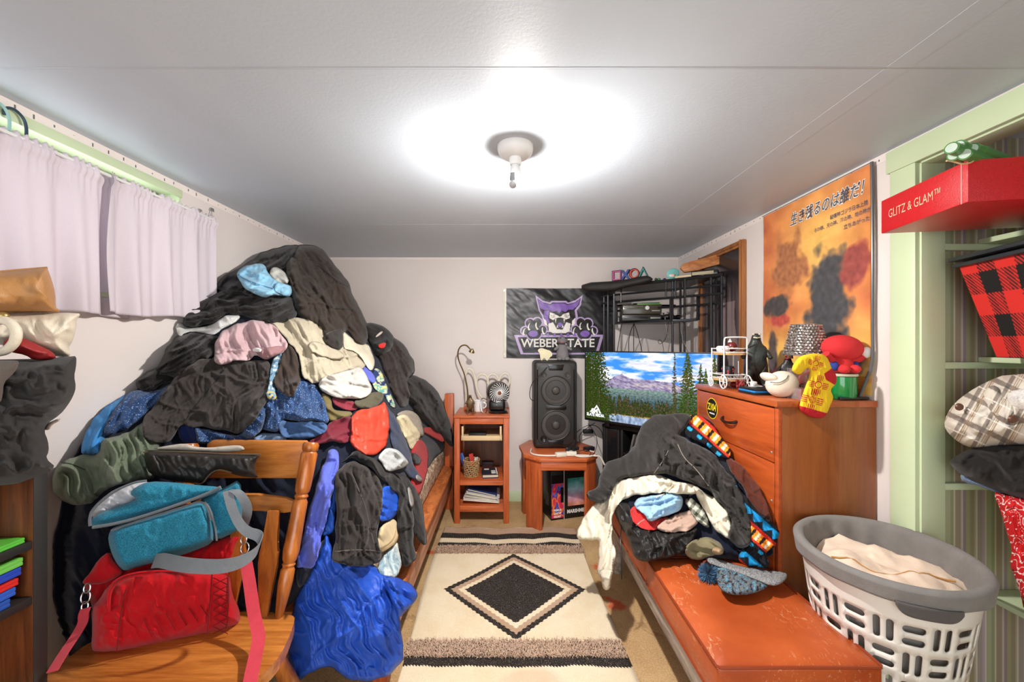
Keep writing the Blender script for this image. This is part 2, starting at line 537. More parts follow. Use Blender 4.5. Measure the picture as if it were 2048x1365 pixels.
# paper strip with staples along the ceiling line
MAT_STAPLE = M('staple_steel', (120, 118, 118), .4, metal=.6)
for nm, a, bx in (('trim_2', (1.62, YB), lambda y0, y1, z0, z1, e: (XR - e, XR, y0, y1, z0, z1)), ('trim_3', (.2, YB), lambda y0, y1, z0, z1, e: (XL, XL + e, y0, y1, z0, z1))):
    o = struct(nm)
    MB().box(*bx(a[0], a[1], ZC - .034, ZC - .001, .0015)).build('paper_strip', MAT_PAPER, o, smooth=False)
    b = MB(); y = a[0] + .04
    random.seed(4)
    while y < a[1] - .03:
        b.box(*bx(y, y + .0045, ZC - .022 + random.uniform(-.005, .005), ZC - .013 + random.uniform(-.005, .005), .0024)); y += random.uniform(.05, .09)
    b.build('staples', MAT_STAPLE, o, smooth=False, kind='stuff')
o = struct('trim_4')
MB().box(XL, XR, YB - .0015, YB, ZC - .02, ZC - .001).build('paper_strip', MAT_PAPER, o, smooth=False)

# window: painted reveal, sash, pane
o = struct('window_1')
b = MB()
b.box(XL - .14, XL + .004, WY1 - .012, WY1, WZ0, WZ1); b.build('reveal', MAT_GREEN, o, smooth=False)
MB().box(XL - .14, XL + .004, WY0, WY1 - .012, WZ1 - .012, WZ1).build('reveal', MAT_GREEN, o, smooth=False)
MB().box(XL - .14, XL + .02, WY0, WY1, WZ0 - .02, WZ0, .003).build('window_sill', MAT_GREEN, o)
MB().box(XL, XL + .012, WY0 - .07, WY1, 2.128, 2.166, .003).build('window_frame', MAT_GREEN, o)
sash = MB()
sash.box(XL - .13, XL - .095, WY0, WY1 - .012, WZ1 - .05, WZ1 - .012, .003); sash.box(XL - .13, XL - .095, WY0, WY1 - .012, WZ0, WZ0 + .04, .003)
for y in (WY0 + .02, 1.13, WY1 - .035): sash.box(XL - .13, XL - .095, y - .02, y + .022, WZ0, WZ1 - .012, .003)
sash = sash.build('window_sash', MAT_GREEN, o)
t = NT('window_glass'); t.setp(Base_Color=(1, 1, 1, 1), Roughness=.02, Transmission_Weight=1.0, IOR=1.02, Alpha=.35); MAT_GLASS = t.m
MB().box(XL - .115, XL - .111, WY0, WY1 - .012, WZ0, WZ1 - .012).build('pane', MAT_GLASS, sash, smooth=False)

# closet shelves and their cleats
o = struct('trim_5')
for z in (1.794, 1.348, .892, .464):
    MB().box(1.79, 2.35, .05, 1.519, z, z + .02, .003).build('closet_shelf', MAT_GREEN, o)
    MB().box(1.638, 2.34, 1.502, 1.52, z - .024, z, .002).build('cleat', MAT_GREEN, o)

# ------------------------------------------------------------------ ceiling lamp
LX, LY = .035, 1.585
lamp = thing('ceiling_lamp', 'white porcelain ceiling lampholder with glowing bare bulb and pull chain', 'ceiling lamp', (LX, LY, ZC - .11))
MAT_PORC = M('porcelain', (240, 240, 238), .25, var=.02)
MAT_DIMM = M('grey_socket', (150, 150, 150), .4, var=.1, metal=.3)
b = MB(); b.lathe([(.0, 0), (.072, 0), (.072, -.012), (.066, -.03), (.05, -.042), (.03, -.045), (0, -.045)], (LX, LY, ZC)); b.build('lampholder', MAT_PORC, lamp)
b = MB(); b.lathe([(.024, -.043), (.024, -.07), (.022, -.075), (0, -.075)], (LX, LY, ZC)); b.build('socket', MAT_PORC, lamp)
t = NT('bulb_glow'); t.setp(Base_Color=(1, 1, 1, 1), Emission_Color=(1, .955, .92, 1), Emission_Strength=BULB_STRENGTH); MAT_BULB = t.m
BR = .038; BA = math.radians(BULB_OPEN)
b = MB(); b.lathe([(BR * math.sin(BA * i / 14), -BR * math.cos(BA * i / 14)) for i in range(15)], (LX, LY, ZC - .112), 24); b.build('bulb', MAT_BULB, lamp, recalc=False)
b = MB(); b.lathe([(BR * math.sin(BA) + .001, -BR * math.cos(BA)), (.0275, -BR * math.cos(BA) + .006), (.019, .028), (.014, .040)], (LX, LY, ZC - .112), 24); b.build('bulb_shield', MAT_PORC, lamp)  # opaque collar added to hold direct bulb light off the ceiling
b = MB(); b.lathe([(.012, 0), (.013, -.022), (.0115, -.03), (.0, -.03)], (LX - .010, LY - .030, ZC - .120)); b.build('pull_switch', MAT_DIMM, lamp)
t = NT('clear_bulb'); t.setp(Base_Color=(.5, .5, .5, 1), Roughness=.12, Specular_IOR_Level=.5); MAT_CLEAR = t.m
b = MB(); b.ell((LX - .010, LY - .030, ZC - .160), (.015, .015, .017), 18, 12); b.build('glass_bulb', MAT_CLEAR, lamp)
b = MB(); b.tube([(LX - .022, LY - .034, ZC - .06), (LX - .023, LY - .036, ZC - .15)], .0015, 6); b.build('pull_chain', MAT_PORC, lamp)

# ------------------------------------------------------------------ curtains on the window wall
def cloth_translucent(name, c, sss=.25):
    t = NT(name); v = t.coord()
    f = t.noise(v, 500, 2); cc = lin(c)
    t.setp(Base_Color=t.ramp(f, [(.2, dim(cc, .92)), (.8, dim(cc, 1.05))]), Roughness=.85, Specular_IOR_Level=.15)
    tr = t.n('ShaderNodeBsdfTranslucent'); tr.inputs[0].default_value = cc
    mx = t.n('ShaderNodeMixShader'); mx.inputs[0].default_value = sss
    out = t.t.nodes['Material Output']
    t.l(t.b.outputs[0], mx.inputs[1]); t.l(tr.outputs[0], mx.inputs[2]); t.l(mx.outputs[0], out.inputs[0])
    t.bump(f, .15, .0008)
    return t.m
MAT_CURT = cloth_translucent('lilac_curtain', (224, 214, 221), .2)
def curtain(y0, y1, ztop, zbot, seed, label, gap_edge):
    def fn(u, v):
        y = y0 + (y1 - y0) * u
        vv = float(v)
        pl = 0.020 * math.sin(u * (y1 - y0) * 42 + seed) + .013 * math.sin(u * (y1 - y0) * 77 + seed * 2.3 + vv)
        pl *= (.35 + .65 * (1 - vv)) if vv < .9 else .5
        ruff = .006 * math.sin(y * 260 + seed) * (1 if vv > .9 else max(0, (vv - .75) / .15))
        yy = y + .010 * math.sin(vv * 5 + seed) * (1 if (u > .97 and gap_edge > 0) or (u < .03 and gap_edge < 0) else .25)
        head = .010 * math.sin(math.pi * min(1, max(0, (vv - .90) / .085)))
        z = zbot + (ztop - zbot) * vv + .008 * math.sin(u * 9 + seed) * (1 - vv) + (ruff if vv > .97 else 0)
        back = .034 * min(1, max(0, (u - .865) / .05)) if gap_edge > 0 else 0
        return (XL + .048 + pl * .8 * (1 - back * 25) + head + ruff * .5 - back, yy, z)
    b = MB(); b.grid(fn, int(260 * (y1 - y0)), 60)
    me = b.mesh('curtain', MAT_CURT)
    o = link_mesh('curtain', me, None, label, 'curtain', 'curtains on the window')
    md = o.modifiers.new('thick', 'SOLIDIFY'); md.thickness = .0015
curtain(.55, 1.66, 2.083, 1.525, 1.0, 'pale lilac curtain panel nearest the bookcase, hanging above the handbags', 1)
curtain(1.545, 2.115, 2.083, 1.540, 2.6, 'pale lilac curtain panel beside the clothes heap, held by a clip', -1)
MAT_ROD = M('white_rod', (225, 225, 222), .35, var=.03)
MB().tube([(XL + .05, .5, 2.07), (XL + .05, 2.11, 2.07)], .006).build('curtain_rod', MAT_ROD, None, 'thin white rod threaded through the lilac curtains', 'curtain rod')
# binder clip at the end of the rod
MAT_STEEL = M('steel', (190, 190, 188), .25, metal=.9, var=.08)
MAT_BLACK = M('black_plastic', (22, 22, 24), .4, var=.1)
cl = thing('binder_clip', 'small metal clip gripping the curtain end by the rod', 'clip', P(382, 424, 2.06))
cy = 2.055
b = MB(); b.prism([(-.014, 0), (.014, 0), (.009, .016), (-.009, .016)], ((XL + .068, cy, 2.10), (0, 1, 0), (0, 0, 1)), .012, .001); b.build('clip_body', MAT_STEEL, cl)
for s in (-1, 1):
    b = MB(); b.tube([(XL + .07, cy - .006, 2.1), (XL + .07 + s * .004, cy - .01, 2.078), (XL + .07 + s * .004, cy + .01, 2.078), (XL + .07, cy + .006, 2.1)], .0012, 6); b.build('wire_lever', MAT_STEEL, cl)
# hanger hooks at the window head
for k, (px, c, nm, lb) in enumerate(((52, (40, 62, 78), 'clothes_hanger', 'dark blue plastic clothes hanger hooked over the window frame, nearest the gap'), (18, (150, 190, 186), 'clothes_hanger', 'pale teal plastic clothes hanger hooked over the window frame'))):
    Y = Yx(px, XL + .03)
    h = thing(nm, lb, 'clothes hanger', (XL + .03, Y, 1.9), 'hangers on the window frame')
    m = M('hanger_%d' % k, c, .3, var=.05)
    pts = [(XL + .016, Y - .045, 2.135), (XL + .02, Y - .05, 2.155), (XL + .022, Y - .025, 2.168), (XL + .024, Y, 2.150), (XL + .026, Y + .006, 2.115), (XL + .028, Y, 2.07), (XL + .028, Y, 2.03)]
    MB().tube(chaikin3(pts, 2), .0045, 8).build('hook', m, h)
    MB().tube(chaikin3([(XL + .022, Y - .2, 1.94), (XL + .022, Y - .19, 1.96), (XL + .022, Y, 2.04), (XL + .022, Y + .19, 1.96), (XL + .022, Y + .2, 1.94)], 1), .006, 8).build('hanger_arm', m, h)
# ================================================================== furniture
W_PINE_Z = WOOD('orange_pine_upright', (150, 62, 26), (208, 108, 58), 'z', .38)
W_PINE_X = WOOD('orange_pine_across', (156, 66, 28), (214, 114, 62), 'x', .38)
W_OAK_Z = WOOD('honey_oak_upright', (128, 62, 16), (196, 116, 46), 'z', .28, coat=.3)
W_OAK_X = WOOD('honey_oak_across', (140, 72, 22), (212, 136, 62), 'x', .26, coat=.3)
W_DRES_F = WOOD('dresser_front', (146, 58, 20), (196, 92, 40), 'y', .35, contrast=.8, coat=.2)
W_DRES_S = WOOD('dresser_side', (122, 62, 22), (160, 92, 42), 'z', .35, contrast=.7, coat=.2)
W_DRES_T = WOOD('dresser_top', (140, 62, 24), (190, 98, 48), 'y', .3, contrast=.8, coat=.2)
W_DARK = WOOD('dark_walnut', (70, 34, 14), (128, 72, 34), 'z', .4)
W_RAIL = WOOD('weathered_rail', (110, 92, 80), (196, 182, 168), 'y', .6, contrast=1.3)
W_LIGHT = WOOD('pale_drawer_wood', (196, 164, 118), (226, 200, 156), 'x', .5, contrast=.7)
MAT_BLKWOOD = M('black_laminate', (30, 29, 30), .45, var=.15)
MAT_BLKMETAL = M('black_metal', (34, 36, 40), .35, metal=.35, var=.1)
MAT_SCREW = M('screw_head', (205, 200, 190), .3, metal=.7)

# ------------------------------------------------------------------ bed
BX1 = -.45
bed = thing('bed', 'low wooden bed with chipboard platform buried under the clothes heap', 'bed', (-1.02, 2.5, 0))
def osb():
    t = NT('chipboard'); v = t.coord()
    vo = t.n('ShaderNodeTexVoronoi'); vo.inputs['Scale'].default_value = 42; t.l(t.coord(scale=(1, .35, 1)), vo.inputs['Vector'])
    t.setp(Base_Color=t.mix(.5, t.ramp(vo.outputs['Color'], [(.2, lin((138, 66, 26))), (.8, lin((206, 120, 62)))]), t.ramp(t.noise(v, 30, 3), [(.3, lin((150, 74, 30))), (.7, lin((204, 124, 64)))])), Roughness=.6)
    return t.m
MAT_OSB = osb()
MB().box(-1.575, BX1, 1.56, 3.47, .345, .372, .002).build('platform', MAT_OSB, bed)
MB().box(-.49, -.465, 1.60, 3.46, .20, .345, .003).build('side_rail', WOOD('bed_rail', (150, 92, 64), (206, 150, 116), 'y', .5), bed)
MB().box(-1.55, -.49, 1.60, 1.625, .20, .345, .003).build('end_rail', W_PINE_X, bed)
for x in (-.53, -1.56):
    MB().box(x, x + .075, 3.42, 3.495, 0, .99, .006).build('post', W_PINE_Z, bed)
for x in (-.55, -1.56):
    MB().box(x, x + .06, 1.64, 1.70, 0, .20, .004).build('leg', W_PINE_Z, bed)
MB().box(-1.49, -.53, 3.44, 3.475, .55, .9, .004).build('headboard', W_PINE_X, bed)
def mattress_mat():
    t = NT('mattress_ticking'); v = t.coord()
    f = t.noise(v, 26, 4, .6, 1.2)
    t.setp(Base_Color=t.ramp(f, [(.36, lin((112, 84, 60))), (.5, lin((176, 150, 122))), (.62, lin((214, 200, 180)))]), Roughness=.85)
    t.bump(t.noise(v, 40, 2), .4, .006)
    return t.m
MB().box(-1.57, -.53, 1.64, 3.41, .374, .53, .035, seg=4).build('mattress', mattress_mat(), None, 'thin quilted mattress with mottled brown ticking on the low bed', 'mattress')

# ------------------------------------------------------------------ small orange shelf unit by the back wall
sx0, sx1, sy0, sy1, sz = -.414, .020, 3.155, 3.575, .852
su = thing('shelf_unit', 'narrow orange pine shelf unit standing against the back wall', 'shelf unit', (-.197, 3.36, 0))
for x in (sx0, sx1 - .045):
    for y in (sy0, sy1 - .045):
        MB().box(x, x + .045, y, y + .045, 0, sz - .02, .004).build('leg', W_PINE_Z, su)
top = MB().box(sx0 - .004, sx1 + .006, sy0 - .006, sy1, sz - .022, sz, .005).build('top', W_PINE_X, su)
MB().box(sx0 + .045, sx1 - .045, sy0 + .003, sy0 + .022, sz - .068, sz - .022, .003).build('front_rail', W_PINE_X, su)
for x in (sx0 + .012, sx1 - .028):
    MB().box(x, x + .016, sy0 + .045, sy1 - .045, .36, sz - .022).build('side_panel', W_PINE_Z, su, smooth=False)
MB().box(sx0 + .02, sx1 - .02, sy1 - .012, sy1 - .004, .1, sz - .022).build('back_panel', W_DARK, su, smooth=False)
for z, nm in ((.335, 'shelf'), (.135, 'shelf')):
    MB().box(sx0 + .01, sx1 - .01, sy0 + .02, sy1 - .012, z - .016, z, .002).build(nm, W_PINE_X, su)
MB().box(sx0 + .045, sx1 - .045, sy0 + .004, sy0 + .022, .30, .338, .003).build('shelf_rail', W_PINE_X, su)
MB().box(sx0 + .045, sx1 - .045, sy0 + .004, sy0 + .022, .09, .138, .003).build('shelf_rail', W_PINE_X, su)
tray = MB(); tray.box(sx0 + .055, sx1 - .055, sy0 + .03, sy1 - .05, .665, .675, .001); tray = tray.build('drawer_tray', W_LIGHT, su)
MB().box(sx0 + .055, sx1 - .055, sy0 + .012, sy0 + .03, .652, .69, .002).build('tray_front', W_LIGHT, tray)
for x in (sx0 + .058, sx1 - .074):
    MB().box(x, x + .016, sy0 + .008, sy0 + .03, .655, .765, .003).build('runner', W_LIGHT, su)
    MB().lathe([(0, -.004), (.006, -.004), (.006, .004), (0, .004)], (x + .008, sy0 + .006, .672), 10, Matrix.Rotation(math.pi / 2, 4, 'X')).build('screw', MAT_SCREW, su)

# ------------------------------------------------------------------ corner table
TZ = .565
ct = thing('side_table', 'orange wooden side table with clipped corners under the tall speaker', 'table', (.42, 3.27, 0))
ctop = [(.105, 3.37), (.13, 3.094), (.248, 2.977), (.60, 2.977), (.70, 3.07), (.715, 3.35), (.60, 3.56), (.2, 3.56)]
MB().prism(ctop, ((0, 0, TZ - .028), (1, 0, 0), (0, 1, 0)), .028, .006).build('table_top', W_PINE_X, ct)
def plank(p, q, z0, z1, th, inset=0):
    p, q = Vector(p + (0,)), Vector(q + (0,)); d = (q - p).normalized(); n = Vector((-d.y, d.x, 0))
    return MB().prism([(0, z0), ((q - p).length, z0), ((q - p).length, z1), (0, z1)], (p + n * inset, d, (0, 0, 1)), -th, .003)
plank((.150, 3.10), (.256, 2.995), 0, TZ - .028, .022).build('leg', W_PINE_Z, ct)
plank((.598, 2.995), (.690, 3.08), 0, TZ - .028, .022).build('leg', W_PINE_Z, ct)
plank((.125, 3.40), (.14, 3.33), 0, TZ - .028, .03).build('leg', W_PINE_Z, ct)
plank((.69, 3.33), (.70, 3.40), 0, TZ - .028, .03).build('leg', W_PINE_Z, ct)
MB().box(.256, .60, 2.992, 3.012, TZ - .095, TZ - .028, .003).build('apron', W_PINE_X, ct)
plank((.13, 3.34), (.15, 3.11), TZ - .095, TZ - .028, .02).build('apron', W_PINE_X, ct)

# ------------------------------------------------------------------ black television cabinet
TA = math.atan2(-.72, .753)
cab = thing('media_cabinet', 'black media cabinet with glass door standing across the corner under the television', 'cabinet', (1.15, 3.1, 0))
CM = frame_matrix((.80, 3.35, 0), math.atan2(2.78 - 3.35, 1.40 - .80))
CW = math.hypot(.6, .57); CD = .22
MB(CM).box(0, CW, 0, CD, .725, .75, .003).build('top', MAT_BLKWOOD, cab)
MB(CM).box(0, .022, .008, CD, 0, .725, .002).build('side_panel', MAT_BLKWOOD, cab)
MB(CM).box(CW - .022, CW, .008, CD, 0, .725, .002).build('side_panel', MAT_BLKWOOD, cab)
MB(CM).box(.022, CW - .022, CD - .01, CD, .05, .725).build('back_panel', MAT_BLKWOOD, cab, smooth=False)
for z in (.06, .36, .52): MB(CM).box(.022, CW - .022, .02, CD - .01, z, z + .016, .001).build('shelf', MAT_BLKWOOD, cab)
MB(CM).box(.16, .182, .01, CD - .01, .07, .725, .001).build('divider', MAT_BLKWOOD, cab)
dr = MB(CM); dr.box(.03, .05, -.004, .008, .07, .72, .002); dr.box(.138, .158, -.004, .008, .07, .72, .002); dr.box(.05, .138, -.004, .008, .70, .72, .002); dr.box(.05, .138, -.004, .008, .07, .09, .002)
dr = dr.build('door', MAT_BLKWOOD, cab)
t = NT('smoked_glass'); t.setp(Base_Color=lin((60, 62, 66)), Roughness=.08, Transmission_Weight=.7, Alpha=.8); MAT_SMOKE = t.m
MB(CM).box(.05, .138, 0, .004, .09, .70).build('glass', MAT_SMOKE, dr, smooth=False)
MAT_GREYCASE = M('grey_case', (118, 112, 108), .5)
for k in range(4):
    bm = MB(CM @ Matrix.Translation((.225 + k * .028, .03, .536)) @ Matrix.Rotation(.22 + .02 * k, 4, 'Y'))
    bm.box(0, .015, 0, .13, 0, .165 - .006 * k, .001)
    bm.build('disc_case', MAT_GREYCASE, None, ('leaning grey disc case on the media cabinet shelf, nearest the glass door', 'second grey disc case leaning on the media cabinet shelf', 'third grey disc case leaning on the media cabinet shelf', 'last grey disc case of the leaning row, touching the draped jacket')[k], 'disc case', 'disc cases in the media cabinet')

# ------------------------------------------------------------------ television
tv = thing('television', 'flat screen television showing a mountain lake between conifers', 'television', (1.06, 3.06, .75))
TM = frame_matrix((.667, 3.40, .776), TA); TW = 1.042; TH = .584
MB(TM).box(0, TW, .004, .05, 0, TH, .006).build('casing', MAT_BLACK, tv)
bz = MB(TM); bz.box(0, TW, -.006, .006, 0, .018, .002); bz.box(0, TW, -.006, .006, TH - .009, TH, .002); bz.box(0, .009, -.006, .006, .018, TH - .009, .002); bz.box(TW - .009, TW, -.006, .006, .018, TH - .009, .002)
bz.build('bezel', MAT_BLACK, tv)
MB(TM).box(.18, .22, .01, .035, -.03, .01, .003).build('foot', MAT_BLACK, tv)
MB(TM).box(TW - .22, TW - .18, .01, .035, -.03, .01, .003).build('foot', MAT_BLACK, tv)
def conifer(rgb_all, u_all, v_all, uc, vb, vt, wd, seed, c0, c1, sparse=0.0, n=16):
    sel = np.nonzero((np.abs(u_all - uc) < wd * 1.6 + .01) & (v_all > vb) & (v_all < vt + .02))[0]
    u, v = u_all[sel], v_all[sel]
    t = (v - vb) / (vt - vb)
    tier = 1 - np.mod(t * n + .3 * pn(u * 30, v * 3, seed), 1.0)
    hw = wd * np.clip(1 - t, 0, 1) ** .75 * (.45 + .55 * tier) * (1 + .5 * pn(u * 60, v * 45, seed + 3)) + .003
    x = u - uc - .004 * pn(v * 6, v * 0, seed + 9)
    m = (t > 0) & (t < 1.02) & (np.abs(x) < hw) & (fbm(u * 70, v * 55, seed + 5) > -.55 + sparse * (np.abs(x) / (hw + 1e-6)))
    k = np.clip(.5 + .7 * fbm(u * 90, v * 80, seed + 7), 0, 1)[:, None]
    colr = np.array(c0) * (1 - k) + np.array(c1) * k
    tr = (np.abs(x) < .006) & (t > 0) & (t < .9) & (pn(u * 50, v * 30, seed + 11) > .1)
    rgb_all[sel[m]] = colr[m]
    rgb_all[sel[tr]] = (92, 72, 60)
def tv_colour(u, v):
    n = len(u); rgb = np.zeros((n, 3))
    cl = fbm(u * 4.5, v * 9, 3, 5) + .25 * np.clip((.93 - v) * 3, -1, 1) + .28
    k = np.clip(cl * 1.8, 0, 1)[:, None]
    sky = np.array((62, 140, 236)) * (1 - (1 - v[:, None]) * .0)
    shade = (np.clip(.5 + .8 * fbm(u * 7, v * 16, 8), 0, 1))[:, None]
    cloud = np.array((206, 206, 226)) * (1 - shade) + np.array((255, 255, 255)) * shade
    rgb[:] = sky * (1 - k) + cloud * k
    ridge = np.interp(u, [0, .18, .235, .26, .30, .325, .345, .40, .47, .55, .63, .70, .78, .9, 1], [.58, .585, .62, .655, .672, .70, .668, .635, .628, .638, .622, .615, .57, .53, .50]) + .006 * fbm(u * 60, v * 0, 21)
    m = v < ridge
    k = np.clip(.5 + .9 * fbm(u * 26 + v * 14, v * 30, 30, 4), 0, 1)[:, None]
    mt = np.array((112, 100, 138)) * (1 - k) + np.array((176, 166, 188)) * k
    sc = np.clip(1 - np.abs((v - .555) / .04), 0, 1) * (u > .42) * np.clip(fbm(u * 30, v * 60, 41) + .4, 0, 1)
    mt = mt * (1 - sc[:, None]) + np.array((224, 206, 190)) * sc[:, None]
    rgb[m] = mt[m]
    m = v < .49 + .012 * fbm(u * 9, u * 0, 51)
    k = np.clip(.5 + .8 * fbm(u * 50, v * 60, 52), 0, 1)[:, None]
    h = np.clip((v - .3) / .2, 0, 1)[:, None]
    lo = np.array((44, 66, 84)) * (1 - k) + np.array((84, 104, 104)) * k
    hi = np.array((92, 122, 120)) * (1 - k) + np.array((150, 166, 150)) * k
    g = lo * (1 - h) + hi * h
    rgb[m] = g[m]
    m = v < .15; rgb[m] = np.array((150, 128, 60)) + 28 * fbm(u[m] * 40, v[m] * 60, 61)[:, None]
    lake = (v < .105 + .01 * fbm(u * 12, u * 0, 62)) & (u > .1) & (u < .72)
    k = np.clip(.55 + .6 * fbm(u * 40, v * 10, 63), 0, 1)[:, None]
    lk = np.array((96, 118, 150)) * (1 - k) + np.array((176, 190, 212)) * k
    rgb[lake] = lk[lake]
    rs = np.random.RandomState(5)
    for q in range(150):
        uc = rs.uniform(.12, .98); vt = .22 + .15 * rs.rand() + .03 * (uc < .4)
        conifer(rgb, u, v, uc, .125 + rs.uniform(-.01, .02), vt, .018 + .010 * rs.rand(), 100 + q, (24, 38, 18), (66, 80, 32))
    for (uc, vb, vt, wd, sd) in ((.165, -.02, .36, .035, 300), (.20, -.05, .25, .03, 301), (.93, .05, .8, .06, 302), (.985, -.1, .98, .07, 303)):
        conifer(rgb, u, v, uc, vb, vt, wd, sd, (28, 44, 14), (98, 116, 34))
    conifer(rgb, u, v, .815, .0, 1.02, .115, 310, (20, 38, 14), (88, 108, 34), .15, 24)
    conifer(rgb, u, v, .90, .0, .86, .07, 315, (20, 38, 14), (88, 108, 34), .2, 18)
    conifer(rgb, u, v, .725, .0, 1.06, .035, 311, (40, 44, 22), (92, 92, 50), .9, 14)
    conifer(rgb, u, v, -.01, -.4, 1.5, .17, 312, (20, 34, 10), (76, 90, 30), -.2, 26)
    conifer(rgb, u, v, .055, -.5, 1.6, .16, 314, (20, 34, 10), (72, 88, 30), .1, 30)
    conifer(rgb, u, v, .125, -.5, 1.45, .19, 313, (18, 34, 10), (74, 88, 30), .35, 30)
    return rgb
MAT_SCREEN = ATTR('screen_glow', rough=.12, emit=.95, spec=.4)
def tv_pos(u, v):
    p = np.stack([.009 + u * (TW - .018), np.full_like(u, -.0012), .018 + v * (TH - .027), np.ones_like(u)])
    q = np.array(TM) @ p
    return q[0], q[1], q[2]
scr = link_mesh('screen', panel(330, 190, tv_pos, tv_colour, MAT_SCREEN, 'screen'), tv)
t = NT('screen_white'); t.setp(Base_Color=(0, 0, 0, 1), Emission_Color=(1, 1, 1, 1), Emission_Strength=1.0); MAT_SWHITE = t.m
def tvp(u, v, d=-.003): return TM @ Vector((u * TW, d, v * TH))
tu, tvv = (TM.to_3x3() @ Vector((1, 0, 0))), Vector((0, 0, 1))
fr = lambda u, v: (tvp(u, v), tu, tvv)
def logo_poly(pts):
    b = MB(); b.prism([(x * TW, y * TH) for x, y in pts], (tvp(0, 0, -.0025), tu, tvv), .0006); return b
for pts in ([(.045, .125), (.075, .175), (.088, .180), (.098, .205), (.106, .20), (.090, .158), (.08, .162), (.065, .125)],
            [(.098, .205), (.110, .235), (.118, .215), (.130, .19), (.136, .165), (.150, .120), (.135, .120), (.124, .165), (.112, .205), (.106, .185)]):
    logo_poly(pts).build('screen_logo', MAT_SWHITE, scr, smooth=False)
link_mesh('screen_logo', text_mesh('SM', .052, fr(.092, .142), MAT_SWHITE, bold=.002, spacing=.9), scr)
link_mesh('screen_logo', text_mesh('SLATE MEDIA', .034, fr(.098, .088), MAT_SWHITE, bold=.0012, width=.165), scr)

# ------------------------------------------------------------------ black metal corner rack
rk = thing('metal_rack', 'black metal corner rack with curved rails above the television', 'rack', (1.2, 3.15, 0))
rail = [((p - CX) / F * y, y) for p, y in ((1203, 3.54), (1204, 3.46), (1212, 3.38), (1240, 3.28), (1290, 3.13), (1340, 3.00), (1380, 2.90), (1420, 2.80), (1447, 2.74))]
rpt = lambda p, y: ((p - CX) / F * y, y)
def rails(z, r): return chaikin3([(x, y, z) for x, y in rail], 2)
for z, r in ((1.895, .012), (1.825, .008), (1.765, .009)):
    MB().tube(rails(z, r), r, 8).build('curved_rail', MAT_BLKMETAL, rk)
for (x, y) in (rpt(1208, 3.42), rpt(1216, 3.36), rpt(1228, 3.31), rpt(1345, 2.99), rpt(1361, 3.14), rpt(1369, 3.16), rpt(1422, 2.80), rpt(1432, 2.86), rpt(1443, 2.75)):
    MB().tube([(x, y, .7515), (x, y, 1.90)], .0085, 8).build('post', MAT_BLKMETAL, rk)
for (x, y) in (rpt(1242, 3.27), rpt(1332, 3.02), rpt(1351, 2.97), rpt(1370, 2.92)):
    MB().tube([(x, y, 1.76), (x, y, 1.90)], .007, 8).build('baluster', MAT_BLKMETAL, rk)
MB().tube([(.84, 3.55, 1.76), (1.5, 3.55, 1.76)], .009).build('back_rail', MAT_BLKMETAL, rk)
MB().tube([(1.49, 2.76, 1.70), (.84, 3.52, 1.70)], .008).build('cross_rail', MAT_BLKMETAL, rk)
MB().prism([(x, y) for x, y in rail] + [(1.49, 3.56), (.85, 3.56)], ((0, 0, 1.884), (1, 0, 0), (0, 1, 0)), .008).build('rack_top', MAT_BLKMETAL, rk, smooth=False)
# hanging shelf of the rack
hs = [rpt(1232, 3.31), rpt(1342, 2.98), rpt(1396, 2.90), (1.40, 3.40), (.92, 3.45)]
MB().prism(hs, ((0, 0, 1.586), (1, 0, 0), (0, 1, 0)), .016, .002).build('hanging_shelf', MAT_BLKMETAL, rk)
for x, y in hs: MB().box(x - .010, x + .010, y - .006, y + .006, 1.59, 1.77, .001).build('hanger_strap', MAT_BLKMETAL, rk)

# ------------------------------------------------------------------ dresser
DX0, DX1, DY0, DY1, DZ = 1.131, 1.546, 1.667, 2.381, 1.18
ds = thing('dresser', 'tall orange brown wooden dresser against the wall beside the poster', 'dresser', ((DX0 + DX1) / 2, (DY0 + DY1) / 2, 0))
MB().box(DX0 + .02, DX1, DY0 + .004, DY0 + .022, 0, DZ - .028, .002).build('side_panel', W_DRES_S, ds)
MB().box(DX0 + .02, DX1, DY1 - .022, DY1 - .004, 0, DZ - .028, .002).build('side_panel', W_DRES_S, ds)
MB().box(DX0 - .008, DX1, DY0 - .004, DY1 + .004, DZ - .028, DZ, .004).build('top', W_DRES_T, ds)
MB().box(DX0 + .02, DX0 + .034, DY0 + .022, DY1 - .022, 0, DZ - .028).build('face_frame', W_DARK, ds, smooth=False)
MB().box(DX0 + .002, DX0 + .02, DY0 + .002, DY0 + .024, 0, DZ - .028, .002).build('stile', W_DRES_F, ds)
MB().box(DX0 + .002, DX0 + .02, DY1 - .024, DY1 - .002, 0, DZ - .028, .002).build('stile', W_DRES_F, ds)
MAT_HANDLE = M('dark_handle', (48, 32, 24), .3, metal=.5)
zs = [DZ - .034, .912, .656, .400, .144]
for k in range(4):
    z1, z0 = zs[k] - .002, zs[k + 1] + .002
    dw = MB().box(DX0, DX0 + .019, DY0 + .026, DY1 - .026, z0, z1, .003).build('drawer', W_DRES_F, ds)
    zc = (z0 + z1) / 2; ym = (DY0 + DY1) / 2
    MB().tube(chaikin3([(DX0 + .002, ym - .062, zc + .008), (DX0 - .016, ym - .055, zc), (DX0 - .026, ym - .02, zc - .006), (DX0 - .026, ym + .02, zc - .006), (DX0 - .016, ym + .055, zc), (DX0 + .002, ym + .062, zc + .008)], 2), .007, 8).build('handle', MAT_HANDLE, dw)
    for yy in (DY0 + .04, DY1 - .05):
        MB().ell((DX0 - .0005, yy, z0 + .04 + .05 * (k % 2)), (.002, .006, .006), 10, 6).build('screw', MAT_SCREW, dw)
MB().box(DX0 + .015, DX0 + .03, DY0 + .024, DY1 - .024, 0, .14, .002).build('kick_board', W_DRES_F, ds)
